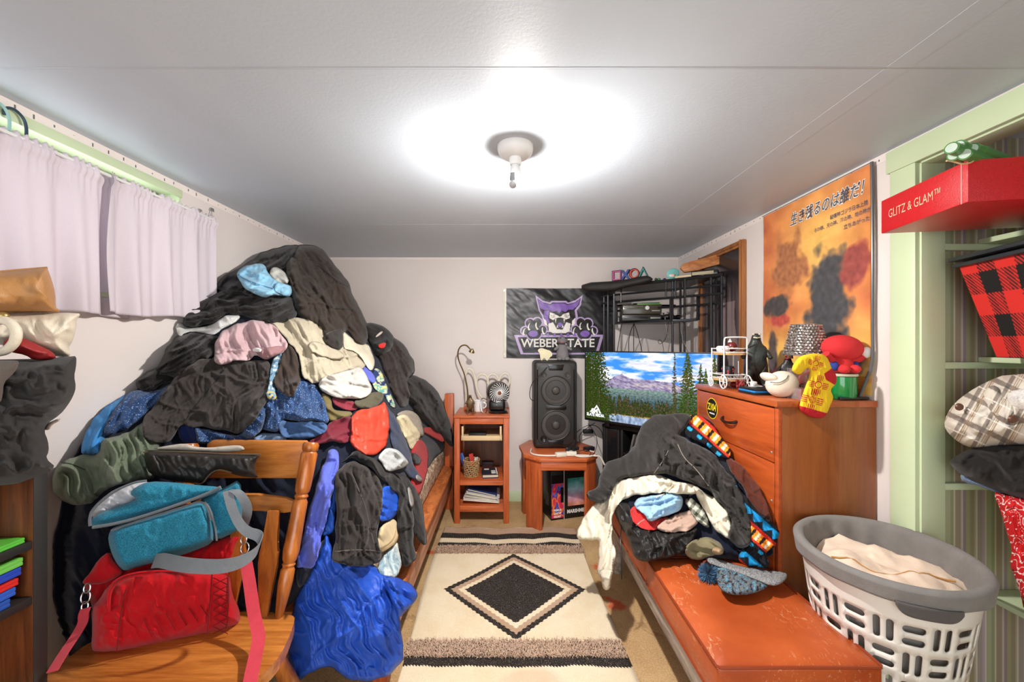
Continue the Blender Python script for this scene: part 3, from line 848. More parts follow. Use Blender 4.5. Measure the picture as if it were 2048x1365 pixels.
# round radio sticker
st = thing('sticker', 'round black and yellow sticker reading Z104 on the top drawer', 'sticker', (DX0 - .001, 2.2, 1.06))
SY, SZ = 2.2, 1.063
MAT_YEL = M('sticker_yellow', (240, 214, 40), .4, var=.03); MAT_SBLK = M('sticker_black', (24, 22, 20), .35, var=.03); MAT_WHT = M('print_white', (238, 236, 230), .5, var=.03)
ring = lambda r, n=40: [(r * math.cos(2 * math.pi * i / n), r * math.sin(2 * math.pi * i / n)) for i in range(n)]
sf = ((DX0 - .0002, SY, SZ), (0, -1, 0), (0, 0, 1))
MB().prism(ring(.057), sf, .0006).build('sticker_rim', MAT_YEL, st, smooth=False)
MB().prism(ring(.053), ((DX0 - .0007, SY, SZ), (0, -1, 0), (0, 0, 1)), .0005).build('sticker_disc', MAT_SBLK, st, smooth=False)
link_mesh('lettering', text_mesh('Z104', .052, ((DX0 - .0014, SY, SZ + .006), (0, -1, 0), (0, 0, 1)), MAT_YEL, bold=.0016, width=.088), st)
for k in range(9): MB().box(DX0 - .0016, DX0 - .0012, SY - .027 + k * .006, SY - .0225 + k * .006, SZ - .031, SZ - .024).build('small_print', MAT_WHT, st, smooth=False)

# ------------------------------------------------------------------ upholstered bench
QX0, QX1, QZ = .625, 1.118, .47
bn = thing('bench', 'low bench with cracked tan leather cushion seat and weathered wood rails', 'bench', (.88, 1.9, 0))
def leather():
    t = NT('tan_leather'); v = t.coord()
    n = t.noise(v, 5, 4); sc = t.ramp(t.noise(t.coord(scale=(1, .4, 1)), 60, 4, .7, 1.5), [(.57, (0, 0, 0, 1)), (.66, (1, 1, 1, 1))])
    area = t.ramp(t.noise(v, 4.5, 2), [(.45, (0, 0, 0, 1)), (.58, (1, 1, 1, 1))])
    base = t.ramp(n, [(.3, lin((160, 66, 24))), (.7, lin((192, 92, 42)))])
    t.setp(Base_Color=t.mix(t.math('MULTIPLY', t.math('MULTIPLY', sc, area), .6), base, lin((224, 170, 130))), Roughness=.42, Specular_IOR_Level=.45)
    t.bump(t.noise(v, 160, 3), .12, .001)
    return t.m
MAT_LEATH = leather(); MAT_PIPING = M('leather_piping', (140, 56, 22), .45)
def cushion(y0, y1):
    c = MB()
    def top(u, v):
        x = QX0 + (QX1 - QX0) * u; y = y0 + (y1 - y0) * v
        e = min(u * (QX1 - QX0), (1 - u) * (QX1 - QX0), v * (y1 - y0), (1 - v) * (y1 - y0))
        return (x, y, QZ - .016 + .02 * min(1, e / .07) ** .5)
    c.box(QX0, QX1, y0, y1, .335, QZ - .014, .012, seg=3)
    c.grid(top, 24, 40)
    o = c.build('cushion', MAT_LEATH, bn, recalc=True)
    for z, q in ((QZ - .013, 0), (.345, 0)):
        k = .008
        pts = [(QX0 + k, y0), (QX1 - k, y0), (QX1, y0 + k), (QX1, y1 - k), (QX1 - k, y1), (QX0 + k, y1), (QX0, y1 - k), (QX0, y0 + k)]
        MB().tube([(x, y, z) for x, y in pts], .0045, 6, closed=True).build('piping', MAT_PIPING, o)
cushion(1.185, 1.795); cushion(1.80, 2.56)
MB().box(QX0 + .012, QX0 + .034, 1.2, 2.55, .245, .333, .003).build('side_rail', W_RAIL, bn)
MB().box(QX1 - .034, QX1 - .012, 1.2, 2.55, .245, .333, .003).build('side_rail', W_RAIL, bn)
for y in (1.2, 2.525): MB().box(QX0 + .034, QX1 - .034, y, y + .022, .245, .333, .003).build('end_rail', W_RAIL, bn)
for x in (QX0 + .036, QX1 - .086):
    for y in (1.24, 2.46): MB().box(x, x + .045, y, y + .045, 0, .333, .004).build('leg', W_RAIL, bn)

# ------------------------------------------------------------------ bookcase by the window wall
BKX = -1.30
bk = thing('bookcase', 'dark wooden bookcase with black edging holding game cases below the handbags', 'bookcase', (-1.44, .75, 0))
MAT_EDGE = M('black_edging', (38, 36, 34), .5, var=.1)
MB().box(XL + .005, BKX - .002, 1.10, 1.133, 0, 1.055, .001).build('side_panel', W_DARK, bk)
MB().box(BKX - .002, BKX, 1.10, 1.133, 0, 1.055, .0005).build('edge_strip', MAT_EDGE, bk)
MB().box(XL + .005, BKX, .32, .35, 0, 1.055, .001).build('side_panel', W_DARK, bk)
MB().box(XL + .005, BKX, .32, 1.133, 1.055, 1.075, .002).build('top', MAT_EDGE, bk)
MB().box(XL + .005, XL + .012, .35, 1.10, .03, 1.055).build('back_panel', W_DARK, bk, smooth=False)
for z in (.853, .70, .40, .08):
    MB().box(XL + .012, BKX - .004, .35, 1.10, z, z + .022, .001).build('shelf', MAT_EDGE, bk)

# ------------------------------------------------------------------ wooden chair
ch = thing('wooden_chair', 'honey oak kitchen chair with turned posts holding a pile of bags', 'chair', (-1.03, 1.22, 0))
seat = chaikin([(-1.23, 1.43), (-.77, 1.45), (-.735, 1.39), (-.70, 1.25), (-.71, 1.17), (-.77, 1.11), (-.90, 1.03), (-1.1, 1.0), (-1.28, 1.06), (-1.37, 1.18), (-1.34, 1.34)], 2)
MB().prism([tuple(q) for q in seat], ((0, 0, .41), (1, 0, 0), (0, 1, 0)), .04, .010).build('seat', W_OAK_X, ch)
def turned(p, q, prof):
    p, q = Vector(p), Vector(q); d = q - p
    Mx = d.to_track_quat('Z', 'Y').to_matrix().to_4x4()
    return MB().lathe([(r, t * d.length) for t, r in prof], p, 16, Mx)
post_prof = [(0, 0), (0, .012), (.04, .015), (.12, .021), (.2, .025), (.26, .024), (.275, .019), (.29, .023), (.30, .019), (.315, .024), (.36, .028), (.55, .026), (.64, .026), (.66, .020), (.675, .025), (.69, .020), (.705, .026), (.74, .028), (.93, .030), (.945, .024), (.955, .029), (.985, .030), (1, .024), (1, 0)]
turned((-.806, 1.415, .445), (-.757, 1.552, 1.035), post_prof).build('post', W_OAK_Z, ch)
turned((-1.185, 1.40, .445), (-1.215, 1.535, 1.035), post_prof).build('post', W_OAK_Z, ch)
cr = [(-1.20, .885), (-.775, .885), (-.775, .965), (-.787, .975), (-.79, 1.02), (-.80, 1.032), (-1.17, 1.035), (-1.19, 1.02), (-1.195, .97)]
MB().prism(cr, ((0, 1.535, 0), (1, 0, 0), (0, .05, 1)), -.024, .006).build('crest_rail', W_OAK_X, ch)
mr = [(-1.19, .775), (-1.0, .79), (-.79, .77), (-.785, .825), (-1.0, .85), (-1.19, .83)]
MB().prism([tuple(q) for q in chaikin(mr, 1)], ((0, 1.475, 0), (1, 0, 0), (0, .05, 1)), -.022, .005).build('middle_rail', W_OAK_X, ch)
for x in (-.865, -.985, -1.105):
    sp = [(-.016, .44), (.016, .44), (.022, .52), (.034, .62), (.036, .66), (.024, .69), (.022, .80), (-.022, .80), (-.024, .69), (-.036, .66), (-.034, .62), (-.022, .52)]
    MB().prism([(x + a, b) for a, b in sp], ((0, 1.335, 0), (1, 0, 0), (0, .18, 1)), -.014, .004).build('splat', W_OAK_Z, ch)
leg_prof = [(0, 0), (0, .014), (.1, .017), (.2, .022), (.26, .018), (.28, .023), (.30, .018), (.34, .024), (.6, .028), (.8, .024), (.84, .020), (.86, .026), (.88, .020), (1, .022), (1, 0)]
for (x0, y0, x1, y1) in ((-.66, 1.06, -.80, 1.14), (-.68, 1.45, -.82, 1.36), (-1.36, 1.02, -1.24, 1.12), (-1.34, 1.44, -1.22, 1.36)):
    turned((x0, y0, 0), (x1, y1, .415), leg_prof).build('leg', W_OAK_Z, ch)
turned((-.72, 1.10, .2), (-.74, 1.41, .2), [(0, 0), (0, .009), (.3, .012), (.5, .016), (.7, .012), (1, .009), (1, 0)]).build('stretcher', W_OAK_Z, ch)
turned((-1.30, 1.07, .2), (-1.29, 1.40, .2), [(0, 0), (0, .009), (.3, .012), (.5, .016), (.7, .012), (1, .009), (1, 0)]).build('stretcher', W_OAK_Z, ch)

# ------------------------------------------------------------------ woven rug
RX0, RX1, RY0, RY1 = -.468, .532, 1.28, 3.055
RCX, RCY = .047, 2.28
def rug_mat():
    t = NT('woven_rug'); v = t.coord('Object'); xyz = t.sep(v)
    # object origin is the rug centre
    ox, oy = (RX0 + RX1) / 2, (RY0 + RY1) / 2
    wob = t.math('MULTIPLY', t.math('SUBTRACT', t.noise(t.coord(scale=(1, .15, 1)), 7, 2), .5), .035)
    X = t.math('ADD', xyz[0], ox); Y = t.math('ADD', t.math('ADD', xyz[1], oy), wob)
    # woven edges step thread by thread
    saw = t.math('MULTIPLY', t.math('SUBTRACT', t.math('FRACT', t.math('MULTIPLY', X, 72.0)), .5), .010)
    tooth = t.math('MULTIPLY', t.math('ROUND', t.math('FRACT', t.math('MULTIPLY', xyz[1], 45.0))), .016)
    dx = t.math('DIVIDE', t.math('ABSOLUTE', t.math('SUBTRACT', X, RCX)), .4045)
    dy = t.math('DIVIDE', t.math('ABSOLUTE', t.math('SUBTRACT', t.math('ADD', xyz[1], oy), RCY)), .392)
    d = t.math('ADD', t.math('ADD', dx, dy), tooth)
    cream, tan, blk = lin((232, 216, 186)), lin((186, 156, 130)), lin((46, 40, 38))
    dia = t.ramp(t.math('DIVIDE', d, 2.0), [(0, blk), (.355, cream), (.40, tan), (.452, blk), (.503, cream)], 'CONSTANT')
    yy = t.math('DIVIDE', t.math('SUBTRACT', t.math('ADD', Y, saw), 1.2), 2.0)
    q = lambda y: (y - 1.2) / 2.0
    band = t.ramp(yy, [(0, cream), (q(1.735), blk), (q(1.79), tan), (q(1.885), cream), (q(2.675), tan), (q(2.765), blk), (q(2.815), cream), (q(2.878), blk), (q(2.955), tan), (q(3.042), cream)], 'CONSTANT')
    inmid = t.math('MULTIPLY', t.math('GREATER_THAN', t.math('ADD', xyz[1], oy), 1.885), t.math('LESS_THAN', t.math('ADD', xyz[1], oy), 2.675))
    c = t.mix(inmid, band, dia)
    spk = t.ramp(t.noise(v, 420, 2), [(.30, (.55, .55, .55, 1)), (.55, (1, 1, 1, 1))])
    c = t.mix(.5, c, spk, 'MULTIPLY')
    fl = t.ramp(t.noise(t.coord(loc=(3, 1, 0)), 300, 2), [(.58, (0, 0, 0, 1)), (.66, (1, 1, 1, 1))])
    c = t.mix(t.math('MULTIPLY', fl, .28), c, lin((214, 204, 186)))
    dirt = t.ramp(t.noise(v, 6, 4, .6), [(.35, (.88, .80, .68, 1)), (.6, (1, 1, 1, 1))])
    c = t.mix(.5, c, dirt, 'MULTIPLY')
    # faint pink stain near the front edge
    px = t.math('SUBTRACT', X, .10); py = t.math('MULTIPLY', t.math('SUBTRACT', t.math('ADD', xyz[1], oy), 1.66), 1.8)
    pd = t.math('SQRT', t.math('ADD', t.math('MULTIPLY', px, px), t.math('MULTIPLY', py, py)))
    pk = t.math('MULTIPLY', t.math('MAXIMUM', t.math('SUBTRACT', 1.0, t.math('DIVIDE', t.math('ADD', pd, t.math('MULTIPLY', t.noise(v, 9, 3), .1)), .2)), 0.0), .9)
    c = t.mix(t.math('MINIMUM', pk, .25), c, lin((214, 130, 110)))
    t.setp(Base_Color=c, Roughness=.95, Specular_IOR_Level=.1)
    wv = t.n('ShaderNodeTexWave'); wv.inputs['Scale'].default_value = 55; t.l(t.coord(scale=(1, .0, 1)), wv.inputs[0])
    wv2 = t.n('ShaderNodeTexWave', bands_direction='Y'); wv2.inputs['Scale'].default_value = 55; t.l(t.coord(scale=(.0, 1, 1)), wv2.inputs[0])
    t.bump(t.math('ADD', wv.outputs['Fac'], wv2.outputs['Fac']), .35, .0015)
    return t.m
rug = thing('woven_rug', 'cream woven rug with dark diamond and stripes on the carpet', 'rug', ((RX0 + RX1) / 2, (RY0 + RY1) / 2, 0))
def rug_top(u, v):
    x = RX0 + (RX1 - RX0) * u + (.012 * math.sin(v * 7) if u in (0, 1) else 0)
    y = RY0 + (RY1 - RY0) * v + (.006 * math.sin(u * 11) if v == 1 else 0)
    x += (v - .5) * -.02
    return (x, y, .010 + .004 * math.sin(x * 9 + y * 5) * math.sin(y * 6) + (.004 * math.sin(x * 23) if v > .8 else 0))
b = MB(); b.grid(rug_top, 60, 110)
o = b.build('rug_weave', rug_mat(), rug, angle=80)
md = o.modifiers.new('thick', 'SOLIDIFY'); md.thickness = .006; md.offset = -1
# two bands of tufted pile
MAT_TUFT = M('tuft_yarn', (196, 166, 142), .95, var=.35, vscale=60)
random.seed(11)
for (ya, yb, n) in ((1.79, 1.888, 5200), (2.675, 2.768, 4600)):
    V = []; Fc = []
    for k in range(n):
        x = random.uniform(RX0 + .004, RX1 - .004) - ((ya - RY0) / (RY1 - RY0) - .5) * .02; y = random.uniform(ya, yb); z = .012
        a = random.uniform(0, 6.28); L = random.uniform(.014, .026); h = random.uniform(.006, .020)
        dx, dy = math.cos(a), math.sin(a); r = .0016
        base = len(V)
        V += [(x - dy * r, y + dx * r, z), (x + dy * r, y - dx * r, z), (x + dx * L * .5 + dy * r, y + dy * L * .5 - dx * r, z + h), (x + dx * L * .5 - dy * r, y + dy * L * .5 + dx * r, z + h), (x + dx * L, y + dy * L, z + h * .7)]
        Fc += [(base, base + 1, base + 2), (base, base + 2, base + 3), (base + 3, base + 2, base + 4)]
    link_mesh('shag_band', mesh_from('shag_band', V, Fc, MAT_TUFT, smooth=False), rug, kind='stuff')
# ================================================================== clothes: draped sheets lying on one another
def FAB(name, c, kind='knit', var=.15):
    if name in _mats: return _mats[name]
    t = NT(name); v = t.coord(); cc = lin(c)
    f = t.noise(v, 14, 4, .6)
    if kind == 'speckle':
        vo = t.n('ShaderNodeTexVoronoi'); vo.inputs['Scale'].default_value = 150; t.l(v, vo.inputs['Vector'])
        sp = t.ramp(t.math('ADD', vo.outputs['Distance'], t.math('MULTIPLY', t.noise(v, 60, 3), .5)), [(.46, (1, 1, 1, 1)), (.52, (0, 0, 0, 1))])
        base = t.ramp(f, [(.25, dim(cc, .7)), (.75, dim(cc, 1.2))])
        colr = t.mix(t.math('MULTIPLY', sp, .85), base, lin((150, 172, 200)))
    elif kind == 'denim':
        colr = t.mix(.35, t.ramp(f, [(.25, dim(cc, .65)), (.75, dim(cc, 1.25))]), t.ramp(t.noise(t.coord(scale=(6, 6, 1)), 60, 3), [(.3, dim(cc, .6)), (.7, dim(cc, 1.5))]))
    elif kind == 'fleece':
        colr = t.ramp(t.noise(v, 60, 4, .7), [(.25, dim(cc, .7)), (.75, dim(cc, 1.15))])
    elif kind == 'lint':
        sp = t.ramp(t.noise(v, 260, 2), [(.72, (0, 0, 0, 1)), (.76, (1, 1, 1, 1))])
        colr = t.mix(t.math('MULTIPLY', sp, .35), t.ramp(f, [(.25, dim(cc, 1 - var)), (.75, dim(cc, 1 + var))]), lin((190, 180, 168)))
    elif kind == 'tie':
        colr = t.ramp(t.noise(v, 16, 4, .6, 1.5), [(.35, lin((96, 124, 146))), (.5, cc), (.65, lin((220, 220, 206)))])
    elif kind == 'melange':
        colr = t.ramp(t.noise(v, 320, 3), [(.35, dim(cc, .62)), (.65, dim(cc, 1.3))])
    else:
        colr = t.ramp(f, [(.25, dim(cc, 1 - var)), (.75, dim(cc, 1 + var * .7))])
    rough = {'nylon': .5, 'leather': .4}.get(kind, .92)
    t.setp(Base_Color=colr, Roughness=rough, Specular_IOR_Level=.35 if kind in ('nylon', 'leather') else .12)
    if kind not in ('nylon', 'leather'): t.setp(Sheen_Weight=.12, Sheen_Roughness=.5)
    if kind == 'fleece': t.bump(t.noise(v, 120, 4, .7), .9, .006)
    elif kind == 'nylon': t.bump(t.noise(v, 60, 4, .6, .6), .25, .003)
    else: t.bump(t.math('ADD', t.noise(v, 420, 2), t.math('MULTIPLY', t.noise(v, 38, 3), 1.2)), .45, .0022)
    _mats[name] = t.m
    return t.m

def blur(a, k):
    for ax in (0, 1):
        p = [(0, 0), (0, 0)]; p[ax] = (k, k)
        q = np.pad(a, p, 'edge'); c = np.cumsum(q, axis=ax)
        z = np.zeros_like(np.take(c, [0], ax)); c = np.concatenate([z, c], ax)
        n = a.shape[ax]
        a = (np.take(c, np.arange(2 * k + 1, 2 * k + 1 + n), ax) - np.take(c, np.arange(0, n), ax)) / (2 * k + 1)
    return a

class Heap:
    ST = 2.0
    def __init__(s, box, ctrl, xmin=None, xmax=None):
        s.x0, s.y0, s.x1, s.y1 = box
        s.nx = int((s.x1 - s.x0) / s.ST) + 1; s.ny = int((s.y1 - s.y0) / s.ST) + 1
        gx, gy = np.meshgrid(s.x0 + np.arange(s.nx) * s.ST, s.y0 + np.arange(s.ny) * s.ST)
        c = np.array(ctrl, float); n = len(c); sc = 200.0
        def phi(r2): return np.where(r2 > 0, r2 * np.log(np.maximum(r2, 1e-12)) * .5, 0)
        X = c[:, :2] / sc
        A = np.zeros((n + 3, n + 3)); A[:n, :n] = phi(((X[:, None] - X[None]) ** 2).sum(-1)) + np.eye(n) * .02
        A[:n, n] = 1; A[:n, n + 1:] = X; A[n, :n] = 1; A[n + 1:, :n] = X.T
        w = np.linalg.solve(A, np.concatenate([c[:, 2], [0, 0, 0]]))
        D = w[n] + w[n + 1] * gx / sc + w[n + 2] * gy / sc
        for i in range(n): D = D + w[i] * phi((gx / sc - X[i, 0]) ** 2 + (gy / sc - X[i, 1]) ** 2)
        s.gx, s.gy = gx, gy
        s.lim = np.full(D.shape, 9.0)
        if xmin is not None:
            m = gx < CX - 5; s.lim[m] = (-xmin) * F / (CX - gx[m])
        if xmax is not None:
            m = gx > CX + 5; s.lim[m] = np.minimum(s.lim[m], xmax * F / (gx[m] - CX))
        s.D = np.minimum(D, s.lim)
        s.seed = 1
    def at(s, x, y, A=None):
        A = s.D if A is None else A
        fx = np.clip((np.asarray(x) - s.x0) / s.ST, 0, s.nx - 1.001); fy = np.clip((np.asarray(y) - s.y0) / s.ST, 0, s.ny - 1.001)
        i = fx.astype(int); j = fy.astype(int); a = fx - i; b = fy - j
        return (A[j, i] * (1 - a) + A[j, i + 1] * a) * (1 - b) + (A[j + 1, i] * (1 - a) + A[j + 1, i + 1] * a) * b
    def p3(s, x, y, lift=0.0):
        return P(x, y, float(s.at(x, y)) - lift)
    def drape(s, name, label, cat, poly, mat, ang=90, lam=.07, amp=.014, long=9.0, fine=.35, puff=.02, pw=.03, gap=.004, roll=0.0, soft=5, crumple=0.0, step=2.7, smooth_it=1, thick=.004, creases=1.0, colour=None, group='clothes in the big heap', hem=0.0, parent=None, kind=None, lift=None, bias=0.0, keep=False):
        s.seed += 7; sd = s.seed
        amp *= 1.65; lam *= 1.3; puff *= .45; pw *= .6; gap += .004
        p = soften(poly) if smooth_it else np.asarray(poly, float)
        # outlines of cloth are never quite smooth
        pr = resample(p, 4.0)
        t_ = np.arange(len(pr)); nrm = np.roll(pr, -1, 0) - np.roll(pr, 1, 0); nrm = np.stack([nrm[:, 1], -nrm[:, 0]], 1) / (np.linalg.norm(nrm, axis=1)[:, None] + 1e-9)
        size = math.sqrt((np.ptp(pr[:, 0]) * np.ptp(pr[:, 1])))
        wv = pn(pr[:, 0] / 22.0, pr[:, 1] / 22.0, sd + 3) * min(2.6, size * .02)
        p = pr + nrm * wv[:, None]
        bx0, by0 = p.min(0) - 12; bx1, by1 = p.max(0) + 12
        i0 = max(0, int((bx0 - s.x0) / s.ST)); i1 = min(s.nx, int((bx1 - s.x0) / s.ST) + 2); j0 = max(0, int((by0 - s.y0) / s.ST)); j1 = min(s.ny, int((by1 - s.y0) / s.ST) + 2)
        sl = (slice(j0, j1), slice(i0, i1))
        gx, gy, D = s.gx[sl], s.gy[sl], s.D[sl]
        inside = inpoly(gx, gy, p); Ym = float(np.median(D[inside])) if inside.any() else float(np.median(D))
        k = Ym / F
        d = np.where(inside, segdist(gx, gy, p), 0) * k
        S = np.minimum(blur(D, soft), D) if soft else D
        S = np.minimum(blur(S, max(1, soft // 2)), S) if soft else S
        ux, uy = gx * k, gy * k
        a = math.radians(ang); al = ux * math.cos(a) + uy * math.sin(a); ac = -ux * math.sin(a) + uy * math.cos(a)
        wq = .38 * fbm(ux / (lam * 2.5), uy / (lam * 2.5), sd, 2)
        n1 = pn(ac / lam + wq, al / (lam * long) + wq * .4, sd + 1)
        n2 = pn(ac / (lam * .45) + wq * 1.7, al / (lam * .45 * long * .7) + wq, sd + 2)
        fold = .9 * np.clip(1 - np.abs(n1) * 1.6, 0, 1) ** 1.2 + .5 * (n1 * .5 + .5) + fine * np.clip(1 - np.abs(n2) * 1.7, 0, 1) ** 1.4
        big = .5 + .5 * pn(ux / (lam * 3.2), uy / (lam * 3.2), sd + 4)
        fold = fold * (.25 + 1.1 * big)
        # single creases: sharp ridges of limited length, mostly along the lie of the cloth
        rs = np.random.RandomState(sd)
        px_, py_ = gx[inside], gy[inside]
        area = inside.sum() * (s.ST * k) ** 2
        nc = int(np.clip(area / .0030 * creases, 4, 50))
        cw = np.zeros_like(D)
        wx = .22 * lam * fbm(ux / .16, uy / .16, sd + 21, 2); wy = .22 * lam * fbm(ux / .16, uy / .16, sd + 22, 2)
        for q_ in range(nc):
            r_ = rs.randint(len(px_)); cx_, cy_ = px_[r_] * k, py_[r_] * k
            th = a + rs.normal(0, .17) + (math.pi / 2 if rs.rand() < .12 else 0)
            L = lam * rs.uniform(.9, 3.4); w_ = lam * rs.uniform(.045, .14); h_ = rs.uniform(.35, 1.0)
            dx, dy = ux + wx - cx_, uy + wy - cy_
            t_ = (dx * math.cos(th) + dy * math.sin(th)) / L; e_ = (-dx * math.sin(th) + dy * math.cos(th)) / w_
            side = np.where(e_ > 0, e_, -e_ * 2.6)
            cw = np.maximum(cw, h_ * np.clip(1 - t_ * t_, 0, 1) * np.exp(-side * .8))
        fold = fold + 1.15 * cw
        vw = np.zeros_like(D)
        for q_ in range(int(nc * .8)):
            r_ = rs.randint(len(px_)); cx_, cy_ = px_[r_] * k, py_[r_] * k
            th = a + rs.normal(0, .18); L = lam * rs.uniform(.7, 2.2); w_ = lam * rs.uniform(.035, .07); h_ = rs.uniform(.4, 1.0)
            dx, dy = ux + wx - cx_, uy + wy - cy_
            t_ = (dx * math.cos(th) + dy * math.sin(th)) / L; e_ = (-dx * math.sin(th) + dy * math.cos(th)) / w_
            vw = np.maximum(vw, h_ * np.clip(1 - t_ * t_, 0, 1) * np.exp(-np.abs(e_)))
        fold = fold - .6 * vw
        if crumple:
            am = np.clip(.5 + 1.2 * pn(ux / .2, uy / .2, sd + 8), 0, 1)
            c1 = np.clip(1 - np.abs(pn(ux / .085 + wq, uy / .085, sd + 5)) * 2.2, 0, 1) ** 1.3; c2 = np.clip(1 - np.abs(pn(ux / .036 + .5 * wq, uy / .036 + wq, sd + 6)) * 2.0, 0, 1) ** 1.3
            fold = fold + crumple * (c1 + .4 * c2 * am)
        q = np.clip(d / pw, 0, 1); prof = np.sqrt(1 - (1 - q) ** 2)
        ed = np.clip(d / .012, 0, 1)
        Z = S - gap - puff * prof - amp * fold * (.45 + .55 * ed) + roll * (1 - np.clip(d / max(pw, .05), 0, 1)) ** 2 + bias
        Z = np.minimum(Z, S - gap * .6 + roll * (1 - np.clip(d / max(pw, .05), 0, 1)) ** 2 + bias)
        if hem: Z = Z + .0022 * np.exp(-((d - hem) / .0022) ** 2)
        Z = np.minimum(Z, s.lim[sl] - .004)
        step_ = step
        v2, f3 = tri_fill(p, step_)
        full = s.D.copy() if False else None
        fx = np.clip((v2[:, 0] - gx[0, 0]) / s.ST, 0, Z.shape[1] - 1.001); fy = np.clip((v2[:, 1] - gy[0, 0]) / s.ST, 0, Z.shape[0] - 1.001)
        ii, jj = fx.astype(int), fy.astype(int); aa, bb = fx - ii, fy - jj
        Y = (Z[jj, ii] * (1 - aa) + Z[jj, ii + 1] * aa) * (1 - bb) + (Z[jj + 1, ii] * (1 - aa) + Z[jj + 1, ii + 1] * aa) * bb
        V = np.stack([(v2[:, 0] - CX) / F * Y, Y, CH - (v2[:, 1] - CY) / F * Y], 1)
        if V[:, 2].min() < .012: V[:, 2] = np.maximum(V[:, 2], .012)
        cols = None
        if colour is not None:
            bb0, bb1 = v2.min(0), v2.max(0)
            cols = lin_np(colour(v2[:, 0], v2[:, 1]))
        # image y runs down, so reverse to face the viewer
        me = mesh_from(name, V, f3[:, ::-1], mat, cols)
        o = link_mesh(name, me, parent, label, cat, None if parent else group, kind)
        if thick:
            md = o.modifiers.new('thick', 'SOLIDIFY'); md.thickness = thick; md.offset = 1 if False else -1
        if not keep: s.D[sl] = np.where(inside, np.minimum(Z, D), D)
        return o
    def strip(s, name, pts, width, mat, parent, lift=.004, thick=.002, it=2, label=None):
        """narrow band (seam, cord, waistband) lying on the cloth along a line"""
        p = chaikin(pts, it, closed=False)
        q = [s.p3(x, y, lift) for x, y in p]
        ws = []
        for i in range(len(p)):
            d = p[min(i + 1, len(p) - 1)] - p[max(i - 1, 0)]; d = d / (np.linalg.norm(d) + 1e-9)
            n = np.array((-d[1], d[0])) * width / 2 * float(s.at(*p[i])) / F
            ws.append(Vector((n[0], 0, -n[1])))
        b = MB(); b.ribbon(q, ws, thick)
        return b.build(name, mat, parent, label)
    def cord(s, name, pts, r, mat, parent, lift=.006, it=2, label=None):
        p = chaikin(pts, it, closed=False)
        return MB().tube([s.p3(x, y, lift) for x, y in p], r, 6).build(name, mat, parent, label)

def conv(x0, y0, k):
    return lambda pts: [(x0 + a * k, y0 + b * k) for a, b in pts]
c4 = conv(340, 470, 440 / 1820); c5 = conv(100, 700, 420 / 1433); c6 = conv(500, 700, 420 / 1433); c8 = conv(480, 860, 420 / 1135)

BLK = FAB('black_cotton', (36, 34, 33)); BLK2 = FAB('washed_black_cotton', (48, 44, 41)); CHAR = FAB('charcoal_jersey', (70, 66, 62)); BRN = FAB('brown_black_twill', (54, 46, 40))
BLKL = FAB('linty_black_fleece', (36, 33, 31), 'lint'); BLKD = FAB('faded_black_denim', (50, 45, 42), 'denim'); NAVYD = FAB('dark_navy_cotton', (26, 30, 44))
SPK = FAB('flecked_denim', (44, 70, 112), 'speckle')

hp = Heap((60, 460, 940, 1400), [
    (600, 495, 2.62), (520, 530, 2.32), (700, 560, 2.66), (735, 650, 2.74), (650, 600, 2.40), (590, 590, 2.26), (430, 560, 2.15),
    (400, 640, 2.02), (480, 650, 2.02), (350, 670, 1.90), (560, 680, 2.00), (640, 720, 2.06), (720, 720, 2.40), (280, 780, 1.66), (350, 780, 1.74), (450, 790, 1.80), (560, 780, 1.86),
    (650, 800, 1.93), (740, 800, 2.10), (800, 720, 2.85), (830, 760, 2.95), (880, 840, 3.20), (905, 900, 3.30), (800, 820, 2.45), (850, 880, 2.85), (870, 950, 2.75),
    (190, 830, 1.50), (240, 860, 1.54), (120, 930, 1.39), (110, 1000, 1.36), (180, 950, 1.42), (260, 960, 1.50), (350, 880, 1.66), (430, 880, 1.70), (560, 880, 1.74), (650, 890, 1.77), (730, 880, 1.90), (790, 900, 2.10),
    (830, 950, 2.35), (300, 1080, 1.58), (430, 1000, 1.66), (560, 1000, 1.68), (640, 980, 1.66), (720, 980, 1.74), (780, 1000, 1.90), (830, 1040, 2.10), (850, 1090, 2.02), (560, 1100, 1.62), (640, 1100, 1.58), (720, 1080, 1.62),
    (780, 1120, 1.74), (820, 1140, 1.82), (560, 1250, 1.56), (640, 1250, 1.50), (720, 1230, 1.52), (820, 1190, 1.60), (640, 1360, 1.47), (740, 1340, 1.50), (580, 1360, 1.52)], xmin=-1.575)
# what lies underneath, carried low on the left as dark cloth standing in for shade
core = [(605, 500), (690, 560), (725, 640), (775, 690), (820, 760), (870, 840), (895, 890), (850, 950), (820, 1040), (790, 1120), (740, 1180), (600, 1215), (560, 1300), (420, 1330), (260, 1330), (140, 1320), (112, 1200), (112, 1080), (150, 920), (200, 840), (290, 770), (360, 680), (440, 570), (520, 530)]
hp.drape('clothes_heap', 'dark tangled clothing at the bottom of the big heap on the bed, with dark fill for shade low down', 'clothes', core, NAVYD, ang=60, lam=.10, amp=.02, puff=.10, pw=.16, roll=.22, soft=0, step=7, thick=.01, kind='stuff', gap=0, bias=.05, group=None)

D = hp.drape
def big(label, cat, poly, mat, name=None, **k):
    return D(name or cat.replace(' ', '_').replace('-', '_'), label, cat, poly, mat, **k)

